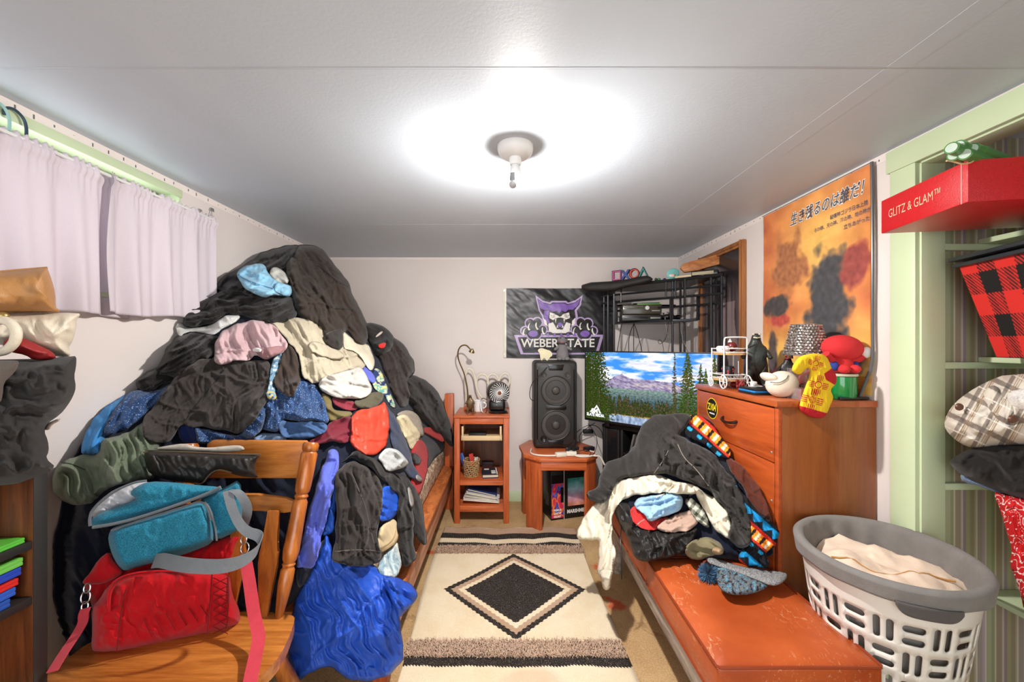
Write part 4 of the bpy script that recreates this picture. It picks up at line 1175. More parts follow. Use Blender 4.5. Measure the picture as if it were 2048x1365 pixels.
# --- left side of the heap
big('bright blue t-shirt slipping down by the window wall behind the flecked denim', 't-shirt', c5([(205, 720), (235, 580), (300, 470), (400, 370), (520, 300), (560, 330), (450, 480), (380, 640), (350, 715), (280, 720)]), FAB('bright_blue', (64, 138, 204)), ang=115, lam=.08, amp=.012, roll=.05)
big('dark blue flecked denim shirt lying at the wall side of the heap', 'denim shirt', c5([(350, 610), (370, 500), (440, 390), (560, 270), (690, 290), (830, 230), (920, 150), (960, 200), (860, 300), (720, 380), (620, 480), (520, 550), (420, 585)]), SPK, ang=130, lam=.07, amp=.016, puff=.03, roll=.03)
olv = big('olive green jacket sliding off the heap beside the bookcase', 'jacket', c5([(15, 860), (60, 780), (120, 745), (260, 712), (330, 715), (350, 620), (430, 590), (560, 550), (680, 470), (760, 640), (720, 880), (600, 900), (460, 925), (380, 960), (300, 1050), (180, 1065), (60, 1020), (10, 960)]), FAB('olive_twill', (108, 118, 98)), ang=60, lam=.17, amp=.028, puff=.035, pw=.05, roll=.03, fine=.25)
hp.strip('seam', c5([(75, 768), (150, 780), (240, 820)]), 1.5, FAB('olive_dark', (50, 58, 46)), olv, .003)
big('black sweatshirt with twisted sleeves hanging over the wall side', 'sweatshirt', c5([(578, 225), (600, 195), (650, 160), (760, 100), (780, 10), (860, -100), (1000, -90), (1120, -20), (1100, 40), (1000, 110), (900, 170), (790, 230), (700, 290), (610, 275)]), BLK, ang=150, lam=.05, amp=.022, puff=.03, roll=.05)
big('dark navy cloth peeking between the olive jacket and the flecked denim', 'cloth', c5([(860, 500), (1000, 520), (1040, 640), (930, 660), (880, 600)]), FAB('indigo', (32, 46, 96)), ang=70, amp=.01)

# --- far right of the heap
big('red fleece edge peeking under the black coats at the bed post', 'fleece', c6([(1170, 545), (1200, 525), (1280, 540), (1330, 600), (1325, 640), (1260, 600), (1190, 570)]), FAB('red_fleece', (176, 26, 22), 'fleece'), ang=20, amp=.008)
bc = big('long black padded coat trailing down to the bed post', 'coat', c6([(1040, 200), (1110, 165), (1190, 200), (1270, 265), (1330, 385), (1385, 540), (1398, 665), (1360, 660), (1320, 600), (1230, 540), (1170, 480), (1120, 420), (1060, 330)]), BLKL, ang=48, lam=.07, amp=.03, puff=.05, pw=.06, roll=.15, gap=.02)
big('black fuzzy hooded jacket bundled behind the beige t-shirt', 'hooded jacket', c6([(830, -60), (960, -110), (1060, -20), (1125, 80), (1122, 165), (1080, 200), (1100, 330), (1085, 395), (1020, 410), (970, 330), (930, 210), (890, 100)]), FAB('black_brown_plush', (46, 38, 34), 'lint'), ang=65, lam=.08, amp=.035, puff=.05, pw=.06, roll=.12, gap=.02)
hd = big('black hooded sweater with a red printed patch behind the brown-black jacket', 'hooded sweater', c4([(1600, 740), (1680, 725), (1770, 760), (1820, 800), (1860, 860), (1840, 960), (1760, 1000), (1690, 1010), (1650, 900)]), BLK, ang=40, lam=.06, amp=.018, puff=.04, roll=.08, gap=.015)
D('print_patch', None, None, c4([(1705, 920), (1750, 895), (1790, 885), (1785, 920), (1760, 945)]), FAB('red_print', (206, 42, 36)), amp=.002, puff=.002, gap=.003, parent=hd, soft=1)
D('print_patch', None, None, c4([(1690, 850), (1740, 800), (1770, 790), (1760, 810), (1710, 850)]), FAB('white_print', (206, 190, 178)), amp=.002, puff=.002, gap=.003, parent=hd, soft=1)

# --- right middle
def scarf_col(x, y):
    n = fbm(x / 14.0, y / 14.0, 71, 3); r = np.zeros((len(x), 3)); r[:] = (186, 190, 160)
    r[n > .15] = (36, 52, 92); r[n < -.2] = (86, 156, 150); r[n < -.5] = (206, 190, 120)
    return r
big('teal and cream patterned scarf wedged beside the white t-shirt', 'scarf', c6([(850, 110), (900, 150), (935, 250), (965, 300), (1000, 400), (970, 400), (920, 310), (840, 260), (830, 200)]), ATTR('scarf_weave', .9, bump=.3), colour=scarf_col, ang=70, lam=.05, amp=.012, step=2.2)
big('violet blue cloth with white tag tucked under the beige t-shirt', 'cloth', c6([(760, 100), (800, 110), (855, 185), (860, 230), (820, 225), (780, 160)]), FAB('violet_blue', (92, 100, 190)), ang=60, lam=.03, amp=.008)
big('grey white fuzzy camouflage fleece above the cream fleece', 'fleece', c6([(990, 450), (1030, 415), (1100, 410), (1165, 465), (1195, 580), (1170, 600), (1120, 540), (1050, 470)]), FAB('grey_fuzz', (168, 156, 138), 'fleece'), ang=60, lam=.05, amp=.018, puff=.03, gap=.01)
big('cream fleece top slumped beside the navy trousers', 'fleece', c6([(985, 465), (1020, 450), (1070, 440), (1110, 500), (1160, 555), (1160, 630), (1110, 695), (1085, 660), (1050, 580), (1010, 520)]), FAB('cream_fleece', (226, 212, 172), 'fleece'), ang=60, lam=.07, amp=.022, puff=.03, gap=.01)
big('crimson blanket hanging over the mattress edge', 'blanket', c6([(1095, 695), (1160, 600), (1200, 640), (1218, 700), (1215, 810), (1190, 900), (1155, 1005), (1120, 960), (1095, 880), (1130, 820)]), FAB('crimson', (178, 26, 30), 'fleece'), ang=75, lam=.09, amp=.02, puff=.02, gap=.008)
big('small black mitten lying on the crimson blanket', 'mitten', c6([(1090, 700), (1130, 705), (1165, 735), (1172, 775), (1135, 792), (1100, 760)]), BLK, ang=30, lam=.03, amp=.008, puff=.02, gap=.006)
nv = big('navy trousers running down beside the orange-red shorts', 'trousers', c6([(905, 340), (945, 390), (1000, 470), (1050, 580), (1090, 690), (1120, 800), (1185, 890), (1140, 905), (1070, 850), (1010, 760), (960, 640), (945, 520)]), FAB('navy_twill', (56, 62, 82)), ang=62, lam=.05, amp=.016, puff=.02, gap=.008)
big('crumpled pale lining poking from the navy trousers', 'lining', c6([(1130, 840), (1165, 870), (1185, 890), (1170, 905), (1135, 890)]), FAB('grey_lining', (150, 146, 142), 'nylon'), ang=20, lam=.02, amp=.006, gap=.008)

# --- centre
lw = big('light washed jeans with frayed hem under the flecked denim', 'jeans', c6([(-30, 640), (30, 600), (80, 565), (250, 575), (260, 610), (200, 665), (100, 705), (-20, 705)]), FAB('light_denim', (116, 138, 166), 'denim'), ang=150, lam=.05, amp=.014, gap=.006)
big('olive khaki shorts in the middle of the heap', 'shorts', c6([(480, 290), (560, 320), (560, 410), (705, 425), (690, 460), (560, 495), (525, 480), (500, 380)]), FAB('khaki_olive', (110, 98, 62)), ang=20, lam=.05, amp=.012)
big('maroon satin shirt spread over the chair back', 'shirt', c6([(385, 635), (440, 600), (490, 575), (540, 495), (600, 475), (700, 450), (700, 560), (690, 625), (640, 645), (560, 620), (500, 640), (440, 650)]), FAB('maroon', (112, 40, 52), 'knit'), ang=150, lam=.06, amp=.016, gap=.006)
big('dark maroon cloth folded above the khaki shorts', 'cloth', c6([(550, 320), (600, 322), (720, 352), (748, 400), (700, 415), (620, 400), (570, 370)]), FAB('maroon_dark', (124, 46, 56)), ang=15, lam=.03, amp=.010, gap=.006)
big('dark olive t-shirt hem under the white t-shirt', 't-shirt', c6([(700, 355), (760, 320), (840, 290), (905, 288), (918, 322), (880, 380), (820, 402), (750, 408)]), FAB('dark_olive_melange', (84, 80, 62), 'melange'), ang=20, lam=.05, amp=.012, puff=.025, gap=.006)
og = big('bright orange-red shorts crumpled in the middle of the heap', 'shorts', c6([(690, 452), (740, 412), (830, 395), (890, 380), (910, 345), (930, 370), (945, 430), (952, 560), (935, 650), (870, 722), (800, 724), (740, 700), (690, 650), (680, 615), (690, 540)]), FAB('orange_red', (196, 66, 46), 'nylon'), ang=80, lam=.06, amp=.012, crumple=.55, puff=.03, gap=.006)
big('flecked blue denim skirt with turned hem in the middle of the heap', 'denim skirt', c6([(-60, 420), (0, 330), (100, 280), (200, 240), (340, 190), (450, 235), (490, 330), (535, 440), (538, 510), (440, 490), (340, 500), (230, 470), (200, 560), (130, 555), (60, 540), (0, 620), (-60, 560)]), SPK, ang=100, lam=.09, amp=.022, puff=.02, gap=.006)
D('denim_turnup', None, None, c6([(205, 480), (300, 495), (430, 490), (538, 505), (520, 560), (440, 600), (330, 615), (230, 600), (200, 560)]), FAB('denim_inside', (66, 94, 134), 'denim'), ang=10, lam=.06, amp=.012, gap=.008, parent=bpy.data.objects['denim_skirt'])
big('flecked denim shirt tail hanging behind the black leather bag', 'denim shirt', c5([(990, 520), (1100, 545), (1290, 590), (1360, 470), (1433, 360), (1480, 420), (1440, 560), (1340, 650), (1200, 660), (1000, 640)]), SPK, ang=20, lam=.06, amp=.018, gap=.006)

# --- upper left
big('black jersey trousers bunched under the white t-shirt hem', 'trousers', c4([(-60, 1010), (0, 900), (60, 840), (200, 800), (340, 820), (420, 830), (400, 920), (330, 1040), (200, 1140), (60, 1190), (-60, 1180), (-130, 1130)]), BLK, ang=150, lam=.06, amp=.024, puff=.03, roll=.04, gap=.006)
gt = big('large washed black t-shirt spread over the front of the heap', 't-shirt', [(285, 872), (283, 842), (318, 800), (345, 760), (392, 722), (440, 712), (500, 722), (540, 722), (546, 760), (536, 800), (510, 840), (478, 868), (430, 858), (362, 850), (338, 888), (316, 888)], FAB('washed_black_jersey', (58, 53, 50)), ang=120, lam=.14, amp=.018, puff=.012, fine=.2, gap=.008, soft=8, hem=.012)
hp.strip('seam', [(372, 840), (400, 800), (430, 765), (452, 735)], 1.6, BLK, gt, .002)
def cart_col(x, y):
    r = np.zeros((len(x), 3)); r[:] = (106, 140, 164); n = pn(x / 6.0, y / 6.0, 5); r[n > .35] = (214, 216, 210); r[n < -.45] = (44, 44, 46)
    m = y > 780; r[m & (n > .1)] = (206, 176, 70); return r
big('blue grey printed pyjama leg with bold pattern beside the brown sleeve', 'pyjamas', c4([(850, 1020), (900, 985), (945, 975), (925, 1080), (885, 1190), (870, 1290), (890, 1365), (830, 1370), (795, 1340), (820, 1230), (830, 1130)]), ATTR('printed_cotton', .9, bump=.3), colour=cart_col, ang=100, lam=.05, amp=.010, step=2.0)
bs = big('brown black t-shirt sleeve hanging down over the flecked skirt', 't-shirt', c4([(955, 860), (1040, 945), (1088, 1090), (1082, 1200), (1012, 1362), (930, 1310), (856, 1240), (895, 1120), (935, 990)]), FAB('brown_black_jersey', (62, 52, 46)), ang=75, lam=.07, amp=.016, hem=.014, gap=.006)
bt = big('large beige t-shirt draped over the front of the heap', 't-shirt', c4([(800, 715), (940, 700), (1060, 680), (1220, 700), (1330, 850), (1440, 930), (1540, 940), (1640, 1020), (1625, 1095), (1400, 1155), (1190, 1235), (1100, 1180), (1082, 1050), (1045, 950), (960, 860), (880, 780)]), FAB('beige_cotton', (176, 166, 144)), ang=62, lam=.09, amp=.024, puff=.018, hem=.016, gap=.008, soft=7)
D('sleeve', None, None, c4([(1135, 905), (1180, 875), (1260, 895), (1340, 935), (1440, 975), (1445, 1025), (1350, 1028), (1250, 1000), (1160, 955)]), FAB('beige_cotton', (176, 166, 144)), ang=25, lam=.04, amp=.010, puff=.02, pw=.014, gap=.006, parent=bt)
big('white t-shirt turned inside out below the beige t-shirt', 't-shirt', c4([(1222, 1225), (1300, 1170), (1480, 1120), (1590, 1085), (1630, 1180), (1682, 1285), (1640, 1335), (1560, 1365), (1440, 1355), (1330, 1335), (1240, 1285)]), FAB('white_cotton', (186, 182, 174)), ang=15, lam=.05, amp=.022, puff=.02, gap=.010)
big('cream white shirt shoulder slipping out beside the brown black jacket', 'shirt', c4([(1425, 790), (1500, 850), (1570, 915), (1635, 890), (1692, 1025), (1695, 1100), (1660, 1140), (1625, 1070), (1540, 960), (1440, 950)]), FAB('cream_cotton', (204, 196, 172)), ang=60, lam=.05, amp=.014, gap=.008)
pk = big('dusty pink shorts lying on the front of the heap', 'shorts', c4([(365, 905), (420, 800), (530, 750), (680, 702), (800, 715), (880, 770), (960, 868), (982, 930), (900, 992), (785, 1042), (705, 975), (655, 1048), (520, 1030), (500, 1068), (400, 1078), (358, 1040)]), FAB('dusty_pink', (194, 164, 166)), ang=75, lam=.07, amp=.022, puff=.022, hem=.016, gap=.008)
D('waistband', None, None, c4([(690, 935), (820, 930), (900, 915), (980, 928), (900, 992), (785, 1042), (710, 975)]), FAB('dusty_pink_shade', (150, 112, 114)), ang=15, lam=.04, amp=.006, puff=.006, gap=.003, parent=pk)  # darker pink puts the shade of the opening into the colour
D('care_tag', None, None, c4([(676, 950), (690, 935), (762, 935), (752, 975), (690, 972)]), FAB('tag_white', (226, 226, 220)), amp=.003, puff=.002, gap=.008, parent=pk, soft=1, smooth_it=1)
big('white t-shirt hem showing beneath the black t-shirt', 't-shirt', c4([(44, 735), (95, 722), (150, 770), (320, 752), (400, 700), (480, 650), (600, 660), (560, 710), (440, 775), (345, 832), (220, 802), (135, 802), (82, 848), (58, 815)]), FAB('white_grey_cotton', (206, 206, 202)), ang=160, lam=.05, amp=.014, puff=.02, roll=.02, gap=.008)

# --- crown of the heap
mb = big('black t-shirt folded across the upper heap under the light blue shorts', 't-shirt', c4([(95, 765), (115, 655), (180, 580), (300, 520), (430, 462), (520, 392), (620, 440), (720, 490), (850, 510), (1010, 500), (1035, 580), (1050, 680), (960, 722), (850, 735), (700, 702), (600, 672), (470, 655), (340, 742), (240, 762)]), FAB('black_jersey', (42, 40, 39)), ang=165, lam=.09, amp=.026, puff=.03, roll=.04, gap=.010, soft=7)
pkk = big('black sweatpants heaped on the crown of the pile beside the wall', 'sweatpants', c4([(362, 445), (385, 385), (480, 318), (600, 258), (680, 200), (760, 140), (880, 105), (1000, 82), (1060, 72), (1110, 130), (1090, 300), (1030, 430), (985, 520), (860, 545), (700, 540), (560, 478), (430, 475)]), BLK, ang=150, lam=.055, amp=.026, puff=.04, pw=.05, roll=.10, gap=.012)
big('pale grey sock tucked beside the light blue shorts', 'sock', c4([(812, 320), (850, 255), (915, 280), (972, 330), (990, 405), (920, 410), (850, 370)]), FAB('pale_grey_knit', (188, 188, 180)), ang=40, lam=.04, amp=.014, puff=.03, gap=.010)
lb = big('light blue shorts with gathered waistband near the top of the heap', 'shorts', c4([(548, 305), (600, 262), (700, 238), (792, 243), (815, 330), (860, 375), (940, 402), (1018, 428), (1010, 502), (960, 512), (880, 495), (780, 524), (700, 492), (600, 432), (585, 380), (552, 350)]), FAB('light_blue_cotton', (140, 190, 216)), ang=25, lam=.07, amp=.020, puff=.03, gap=.012)
D('waistband', None, None, c4([(865, 390), (920, 398), (1018, 426), (1010, 500), (960, 512), (868, 470)]), FAB('light_blue_cotton', (140, 190, 216)), ang=100, lam=.016, amp=.010, long=9, fine=.1, puff=.008, gap=.004, parent=lb, step=2.2)
hp.strip('piping', c4([(560, 330), (620, 370), (720, 410), (860, 450)]), 3.2, FAB('mid_blue', (98, 146, 178)), lb, .003)
jk = big('brown black jacket draped from the very top of the heap', 'jacket', c4([(1045, 90), (1110, 85), (1190, 88), (1268, 122), (1322, 192), (1420, 318), (1500, 436), (1512, 500), (1590, 640), (1636, 770), (1634, 880), (1612, 922), (1550, 918), (1490, 850), (1445, 790), (1432, 952), (1340, 930), (1268, 850), (1232, 760), (1150, 722), (1060, 690), (1022, 620), (1000, 450), (958, 330), (945, 240), (1000, 170)]), BRN, ang=62, lam=.10, amp=.034, puff=.035, pw=.05, roll=.12, gap=.014, soft=6)
hp.strip('seam', c4([(1215, 255), (1290, 300), (1380, 390), (1470, 430)]), 2.2, BLK, jk, .003)
hp.strip('seam', c4([(1350, 610), (1430, 612), (1515, 622)]), 1.6, BLK, jk, .003)
hp.strip('seam', c4([(1465, 700), (1490, 660), (1518, 640)]), 1.6, BLK, jk, .003)
D('cuff', None, None, c4([(1265, 840), (1330, 795), (1430, 770), (1432, 952), (1340, 932), (1275, 870)]), BLK2, ang=80, lam=.04, amp=.008, puff=.012, gap=.004, parent=jk)

# --- front, hanging off the bed corner
big('tie-dyed pale blue cloth hanging under the cream cap', 'cloth', c8([(735, 745), (790, 660), (850, 600), (880, 720), (852, 795), (770, 808)]), FAB('tie_dye', (160, 180, 186), 'tie'), ang=80, lam=.05, amp=.012)
big('red fringe showing behind the royal blue waistband', 'fringe', c8([(845, 410), (870, 400), (878, 430), (862, 465), (835, 460)]), FAB('crimson', (178, 26, 30), 'fleece'), amp=.006)
cp = big('worn cream cap wedged below the royal blue waistband', 'cap', c8([(735, 640), (745, 540), (800, 490), (838, 478), (862, 540), (855, 600), (815, 640), (760, 668)]), FAB('cream_canvas', (206, 186, 146)), ang=60, lam=.10, amp=.008, puff=.05, pw=.06, gap=.012)
hp.strip('brim_stitch', c8([(765, 655), (815, 632), (850, 590), (856, 550)]), 2.0, FAB('stitch_tan', (150, 124, 86)), cp, .002)
hp.strip('brim_stitch', c8([(760, 640), (805, 618), (836, 580), (842, 545)]), 2.0, FAB('stitch_tan', (150, 124, 86)), cp, .002)
D('royal_shorts', 'royal blue shorts waistband bulging beside the black jeans', 'shorts', c8([(750, 500), (755, 400), (768, 305), (825, 305), (866, 360), (862, 440), (825, 482)]), FAB('royal_blue_nylon', (34, 84, 190), 'nylon'), ang=15, lam=.04, amp=.016, puff=.03, gap=.012)
big('black trousers leg dangling furthest along the bed edge', 'trousers', c8([(825, 225), (900, 255), (950, 320), (985, 390), (1003, 540), (1015, 620), (985, 632), (945, 570), (925, 440), (880, 330)]), BLKL, ang=65, lam=.06, amp=.02, puff=.03, gap=.010, roll=.02)
big('black sweatshirt sleeve hanging over the bed edge beside the jeans', 'sweatshirt', c8([(540, 185), (620, 108), (720, 150), (800, 210), (880, 285), (925, 380), (942, 480), (940, 580), (955, 705), (890, 748), (862, 620), (848, 480), (860, 350), (780, 280), (700, 205), (600, 150)]), BLK, ang=72, lam=.06, amp=.024, puff=.03, gap=.012, roll=.02)
big('pale grey ankle sock on top of the black sweatshirt', 'sock', c8([(740, 150), (790, 95), (850, 105), (920, 185), (890, 205), (800, 228), (775, 190)]), FAB('grey_knit', (178, 182, 180), 'melange'), ang=40, lam=.05, amp=.016, puff=.035, gap=.016)
big('crumpled pale grey drawstring bag end by the crimson blanket', 'bag', c8([(905, 300), (925, 320), (945, 390), (935, 432), (920, 400)]), FAB('grey_lining', (150, 146, 142), 'nylon'), amp=.008, gap=.010)
big('blue satin shorts edge behind the periwinkle shirt', 'shorts', c8([(435, 575), (480, 410), (505, 300), (530, 262), (550, 290), (522, 360), (512, 545), (470, 580)]), FAB('satin_blue', (44, 92, 190), 'nylon'), ang=75, lam=.03, amp=.012, gap=.008)
sk = big('big royal blue nylon shirt hanging to the floor off the bed corner', 'shirt', c8([(468, 560), (505, 640), (520, 700), (600, 725), (720, 725), (760, 790), (850, 800), (868, 1020), (882, 1180), (882, 1250), (800, 1332), (690, 1362), (590, 1352), (490, 1282), (400, 1300), (300, 1372), (268, 1370), (262, 1240), (268, 1100), (282, 960), (320, 880), (370, 780), (420, 660)]), FAB('royal_nylon', (34, 80, 182), 'nylon'), ang=66, lam=.15, amp=.018, crumple=.14, creases=1.4, puff=.03, gap=.010, fine=.15, soft=8)
D('sleeve', None, None, c8([(765, 800), (850, 798), (925, 835), (967, 890), (940, 935), (900, 972), (862, 1028), (840, 980), (810, 900)]), FAB('royal_nylon', (34, 80, 182), 'nylon'), ang=50, lam=.05, amp=.020, crumple=.2, puff=.03, gap=.008, parent=sk)
big('dark navy shirt front behind the periwinkle sleeve', 'shirt', c8([(300, 755), (400, 740), (430, 620), (462, 580), (420, 680), (370, 790), (330, 860), (305, 850)]), FAB('dark_navy_cotton', (26, 30, 44)), amp=.008, gap=.012)
big('periwinkle blue shirt sleeve hanging behind the chair post', 'shirt', c8([(480, 105), (520, 100), (536, 140), (530, 215), (505, 320), (480, 420), (445, 560), (412, 700), (398, 752), (295, 750), (318, 680), (345, 560), (370, 440), (420, 260)]), FAB('periwinkle', (92, 104, 196)), ang=105, lam=.07, amp=.018, puff=.02, hem=.02, gap=.014)
bj = big('faded black jeans leg hanging over the royal blue shirt', 'jeans', c8([(520, 225), (560, 185), (610, 165), (680, 200), (745, 250), (772, 325), (765, 450), (742, 560), (772, 690), (745, 725), (680, 742), (600, 738), (498, 712), (512, 600), (522, 480), (516, 320)]), BLKD, ang=85, lam=.11, amp=.022, puff=.03, pw=.035, gap=.016, hem=.03, soft=7)
D('hem_shade', None, None, c8([(520, 715), (600, 690), (700, 682), (765, 690), (745, 722), (680, 738), (600, 735)]), FAB('leg_inside_shade', (20, 19, 19)), amp=.001, puff=-.004, gap=.003, parent=bj, soft=1)  # near-black patch painted for the shade inside the leg
hp.strip('seam', c8([(600, 230), (640, 320), (680, 420), (700, 520), (735, 660)]), 2.0, FAB('seam_grey', (104, 96, 88)), bj, .003)
hp.strip('seam', c8([(512, 660), (600, 650), (700, 650), (762, 660)]), 1.8, FAB('seam_grey', (104, 96, 88)), bj, .003)
# ================================================================== clothes on the bench
c7 = conv(1140, 800, 460 / 1495)
bh = Heap((1130, 800, 1620, 1260), [
    (1340, 835, 2.28), (1280, 870, 2.32), (1400, 850, 2.22), (1450, 910, 2.03), (1250, 940, 2.26), (1340, 930, 2.06), (1420, 960, 1.96), (1180, 990, 2.30), (1200, 1000, 2.22), (1240, 1030, 2.08), (1300, 1020, 1.96), (1400, 1030, 1.88), (1480, 1000, 1.83),
    (1540, 1090, 1.67), (1510, 1130, 1.66), (1450, 1110, 1.70), (1400, 1110, 1.73), (1350, 1110, 1.75), (1290, 1110, 1.78), (1240, 1100, 2.00), (1160, 1080, 2.18), (1210, 1170, 1.98), (1215, 1190, 1.96)], xmax=1.122)
B = bh.drape
GB = 'clothes piled on the bench'
MAT_HOOD = FAB('cream_fleece_hoodie', (222, 212, 190))
B('clothes_heap', 'dark clothing underneath the pile on the bench', 'clothes', [(1215, 1000), (1260, 900), (1330, 850), (1420, 860), (1470, 930), (1520, 1040), (1545, 1110), (1480, 1130), (1400, 1120), (1290, 1115), (1245, 1060)], NAVYD, lam=.1, amp=.02, puff=.05, pw=.08, roll=.12, soft=0, gap=0, bias=.05, step=6, kind='stuff', group=None, thick=.01)
B('shirt', 'rust brown shirt squeezed between the bench pile and the dresser', 'shirt', c7([(1010, 370), (1060, 385), (1140, 460), (1225, 560), (1290, 700), (1315, 810), (1260, 800), (1190, 700), (1110, 560), (1030, 450)]), FAB('rust_brown', (92, 44, 30)), ang=60, lam=.06, amp=.016, group=GB)
def aztec(x, y):
    # bands of stepped woven motifs running along the blanket
    u = (x - 1480) * .75 + (y - 1000) * .66; v = -(x - 1480) * .66 + (y - 1000) * .75
    r = np.zeros((len(x), 3)); r[:] = (22, 22, 28)
    pu, pv = np.round(u / 2.1), np.round(v / 2.1)
    band = np.mod(pv, 34)
    zig = np.abs(np.mod(pu, 12) - 6)
    m = (band < 9); r[m & (band < zig + 2)] = (24, 140, 196)
    m = (band >= 9) & (band < 12); r[m] = (206, 50, 34)
    m = (band >= 12) & (band < 20); r[m] = (238, 150, 40); r[m & (zig < 2)] = (30, 24, 26); r[m & (zig > 4.5)] = (240, 226, 196)
    m = (band >= 20) & (band < 22); r[m] = (206, 50, 34)
    m = (band >= 24) & (band < 27) & (zig > 3); r[m] = (40, 160, 206)
    return r
bl = B('blanket', 'black woven blanket with turquoise and orange geometric bands beside the dresser', 'blanket', c7([(1050, 510), (1110, 590), (1200, 700), (1300, 785), (1368, 850), (1335, 950), (1270, 1000), (1305, 1098), (1190, 1092), (1100, 1065), (1095, 1000), (1150, 950), (1170, 830), (1130, 680)]), ATTR('aztec_weave', .95, bump=.5), colour=aztec, ang=60, lam=.10, amp=.02, step=1.6, group=GB, gap=.01)
def aztec2(x, y): return aztec(x * 1.0 + 37, y + 61)
B('blanket_corner', None, None, c7([(770, 95), (850, 100), (925, 150), (980, 240), (1045, 320), (1045, 385), (960, 375), (890, 300), (760, 245), (735, 200)]), ATTR('aztec_weave', .95, bump=.5), colour=aztec2, ang=40, lam=.08, amp=.016, step=1.6, parent=bl, gap=.01, puff=.03)
B('puffer_jacket', 'shiny black puffer jacket at the front of the bench pile', 'jacket', c7([(285, 690), (330, 655), (400, 690), (415, 790), (500, 835), (640, 862), (760, 850), (840, 825), (800, 930), (745, 1000), (640, 1030), (480, 1062), (420, 1025), (375, 900), (325, 800)]), FAB('black_nylon', (34, 32, 31), 'nylon'), ang=70, lam=.07, amp=.022, crumple=.6, puff=.04, group=GB, gap=.008)
B('jersey', 'red sports jersey with white piping under the light blue cloth', 'jersey', c7([(392, 725), (415, 680), (490, 740), (570, 775), (650, 755), (600, 820), (555, 852), (480, 840), (410, 805)]), FAB('jersey_red', (206, 50, 48)), ang=30, lam=.06, amp=.012, group=GB)
bh.strip('white_piping', c7([(430, 820), (455, 795), (485, 778)]), 1.6, FAB('white_cotton', (236, 230, 218)), bpy.data.objects['jersey'])
B('t_shirt', 'dusty tan t-shirt folded in the middle of the bench pile', 't-shirt', c7([(552, 835), (600, 790), (700, 735), (800, 712), (845, 800), (770, 852), (640, 868)]), FAB('dusty_tan', (186, 156, 138)), ang=165, lam=.07, amp=.016, group=GB, puff=.03)
def plaid(x, y):
    u = x * .8 + y * .6; v = -x * .6 + y * .8
    r = np.full((len(x), 3), 196.0); r[:, 2] = 182
    r -= 70 * (np.mod(u, 16) < 7)[:, None]; r -= 70 * (np.mod(v, 16) < 7)[:, None]; return np.clip(r, 30, 255)
B('flannel_shirt', 'grey checked flannel shirt folded beside the cream hoodie sleeve', 'shirt', c7([(735, 655), (775, 625), (860, 690), (905, 790), (905, 845), (835, 795), (780, 715)]), ATTR('checked_flannel', .95, bump=.3), colour=plaid, ang=50, lam=.04, amp=.012, step=1.8, group=GB, gap=.008)
ol = B('sherpa_jacket', 'olive jacket with tan sherpa lining at the foot of the bench pile', 'jacket', c7([(738, 995), (785, 920), (900, 885), (995, 945), (1010, 1000), (900, 1022), (840, 1048), (775, 1032)]), FAB('olive_soft', (126, 118, 88)), ang=20, lam=.06, amp=.018, group=GB, puff=.04, gap=.008)
B('sherpa_lining', None, None, c7([(915, 968), (960, 955), (995, 980), (1002, 1010), (930, 1012)]), FAB('tan_sherpa', (186, 152, 112), 'fleece'), lam=.02, amp=.008, parent=ol, puff=.02, gap=.004)
B('towel', 'light blue cloth bunched on top of the red jersey', 'cloth', c7([(412, 695), (428, 640), (520, 622), (600, 612), (660, 592), (712, 605), (738, 660), (722, 722), (640, 752), (575, 770), (512, 803), (480, 740)]), FAB('baby_blue', (156, 192, 220)), ang=160, lam=.05, amp=.026, group=GB, puff=.03, gap=.01)
cr_ = B('hoodie', 'cream hooded sweatshirt with one sleeve dangling beside the bench', 'hoodie', c7([(290, 530), (420, 500), (560, 480), (690, 530), (810, 550), (870, 600), (780, 620), (640, 600), (420, 620), (330, 660), (280, 720), (268, 900), (302, 970), (290, 1100), (272, 1150), (252, 1238), (218, 1232), (178, 1110), (192, 900), (160, 918), (62, 912), (38, 880), (90, 760), (150, 680), (230, 650)]), MAT_HOOD, ang=100, lam=.07, amp=.022, group=GB, puff=.03, gap=.012)
B('sleeve', None, None, c7([(795, 555), (860, 590), (945, 640), (1030, 715), (1058, 850), (1030, 912), (935, 845), (890, 750), (830, 640)]), MAT_HOOD, ang=60, lam=.06, amp=.02, parent=cr_, puff=.03, gap=.012)
B('cuff', None, None, c7([(186, 1110), (290, 1105), (272, 1155), (252, 1238), (218, 1232)]), MAT_HOOD, ang=95, lam=.014, amp=.006, long=9, parent=cr_, puff=.012, gap=.003)
bh.cord('drawstring', c7([(560, 635), (620, 610), (650, 575), (670, 548)]), .003, MAT_HOOD, cr_, .008)
bk2 = B('jacket', 'big faded black jacket covering the top of the bench pile', 'jacket', c7([(230, 410), (330, 370), (415, 335), (430, 250), (470, 150), (560, 98), (700, 82), (800, 98), (745, 195), (700, 222), (790, 275), (900, 320), (965, 375), (1010, 450), (1070, 520), (1140, 690), (1185, 840), (1165, 950), (1090, 972), (1025, 905), (1050, 790), (1000, 700), (900, 590), (800, 545), (690, 500), (560, 478), (430, 495), (310, 525), (270, 600), (212, 682), (120, 652), (104, 605), (180, 575), (200, 490)]), FAB('faded_black_canvas', (50, 47, 44)), ang=55, lam=.12, amp=.034, creases=1.5, group=GB, puff=.03, gap=.014, roll=.03, soft=7)
bh.strip('seam', c7([(700, 290), (740, 380), (820, 450), (900, 560)]), 1.6, FAB('seam_pale', (130, 120, 110)), bk2)
bh.strip('seam', c7([(640, 330), (590, 420), (545, 480)]), 1.4, FAB('seam_pale', (130, 120, 110)), bk2)
B('cuff', None, None, c7([(104, 605), (180, 575), (285, 590), (262, 620), (212, 682), (120, 652)]), BLK, ang=20, lam=.03, amp=.006, parent=bk2, gap=.004)
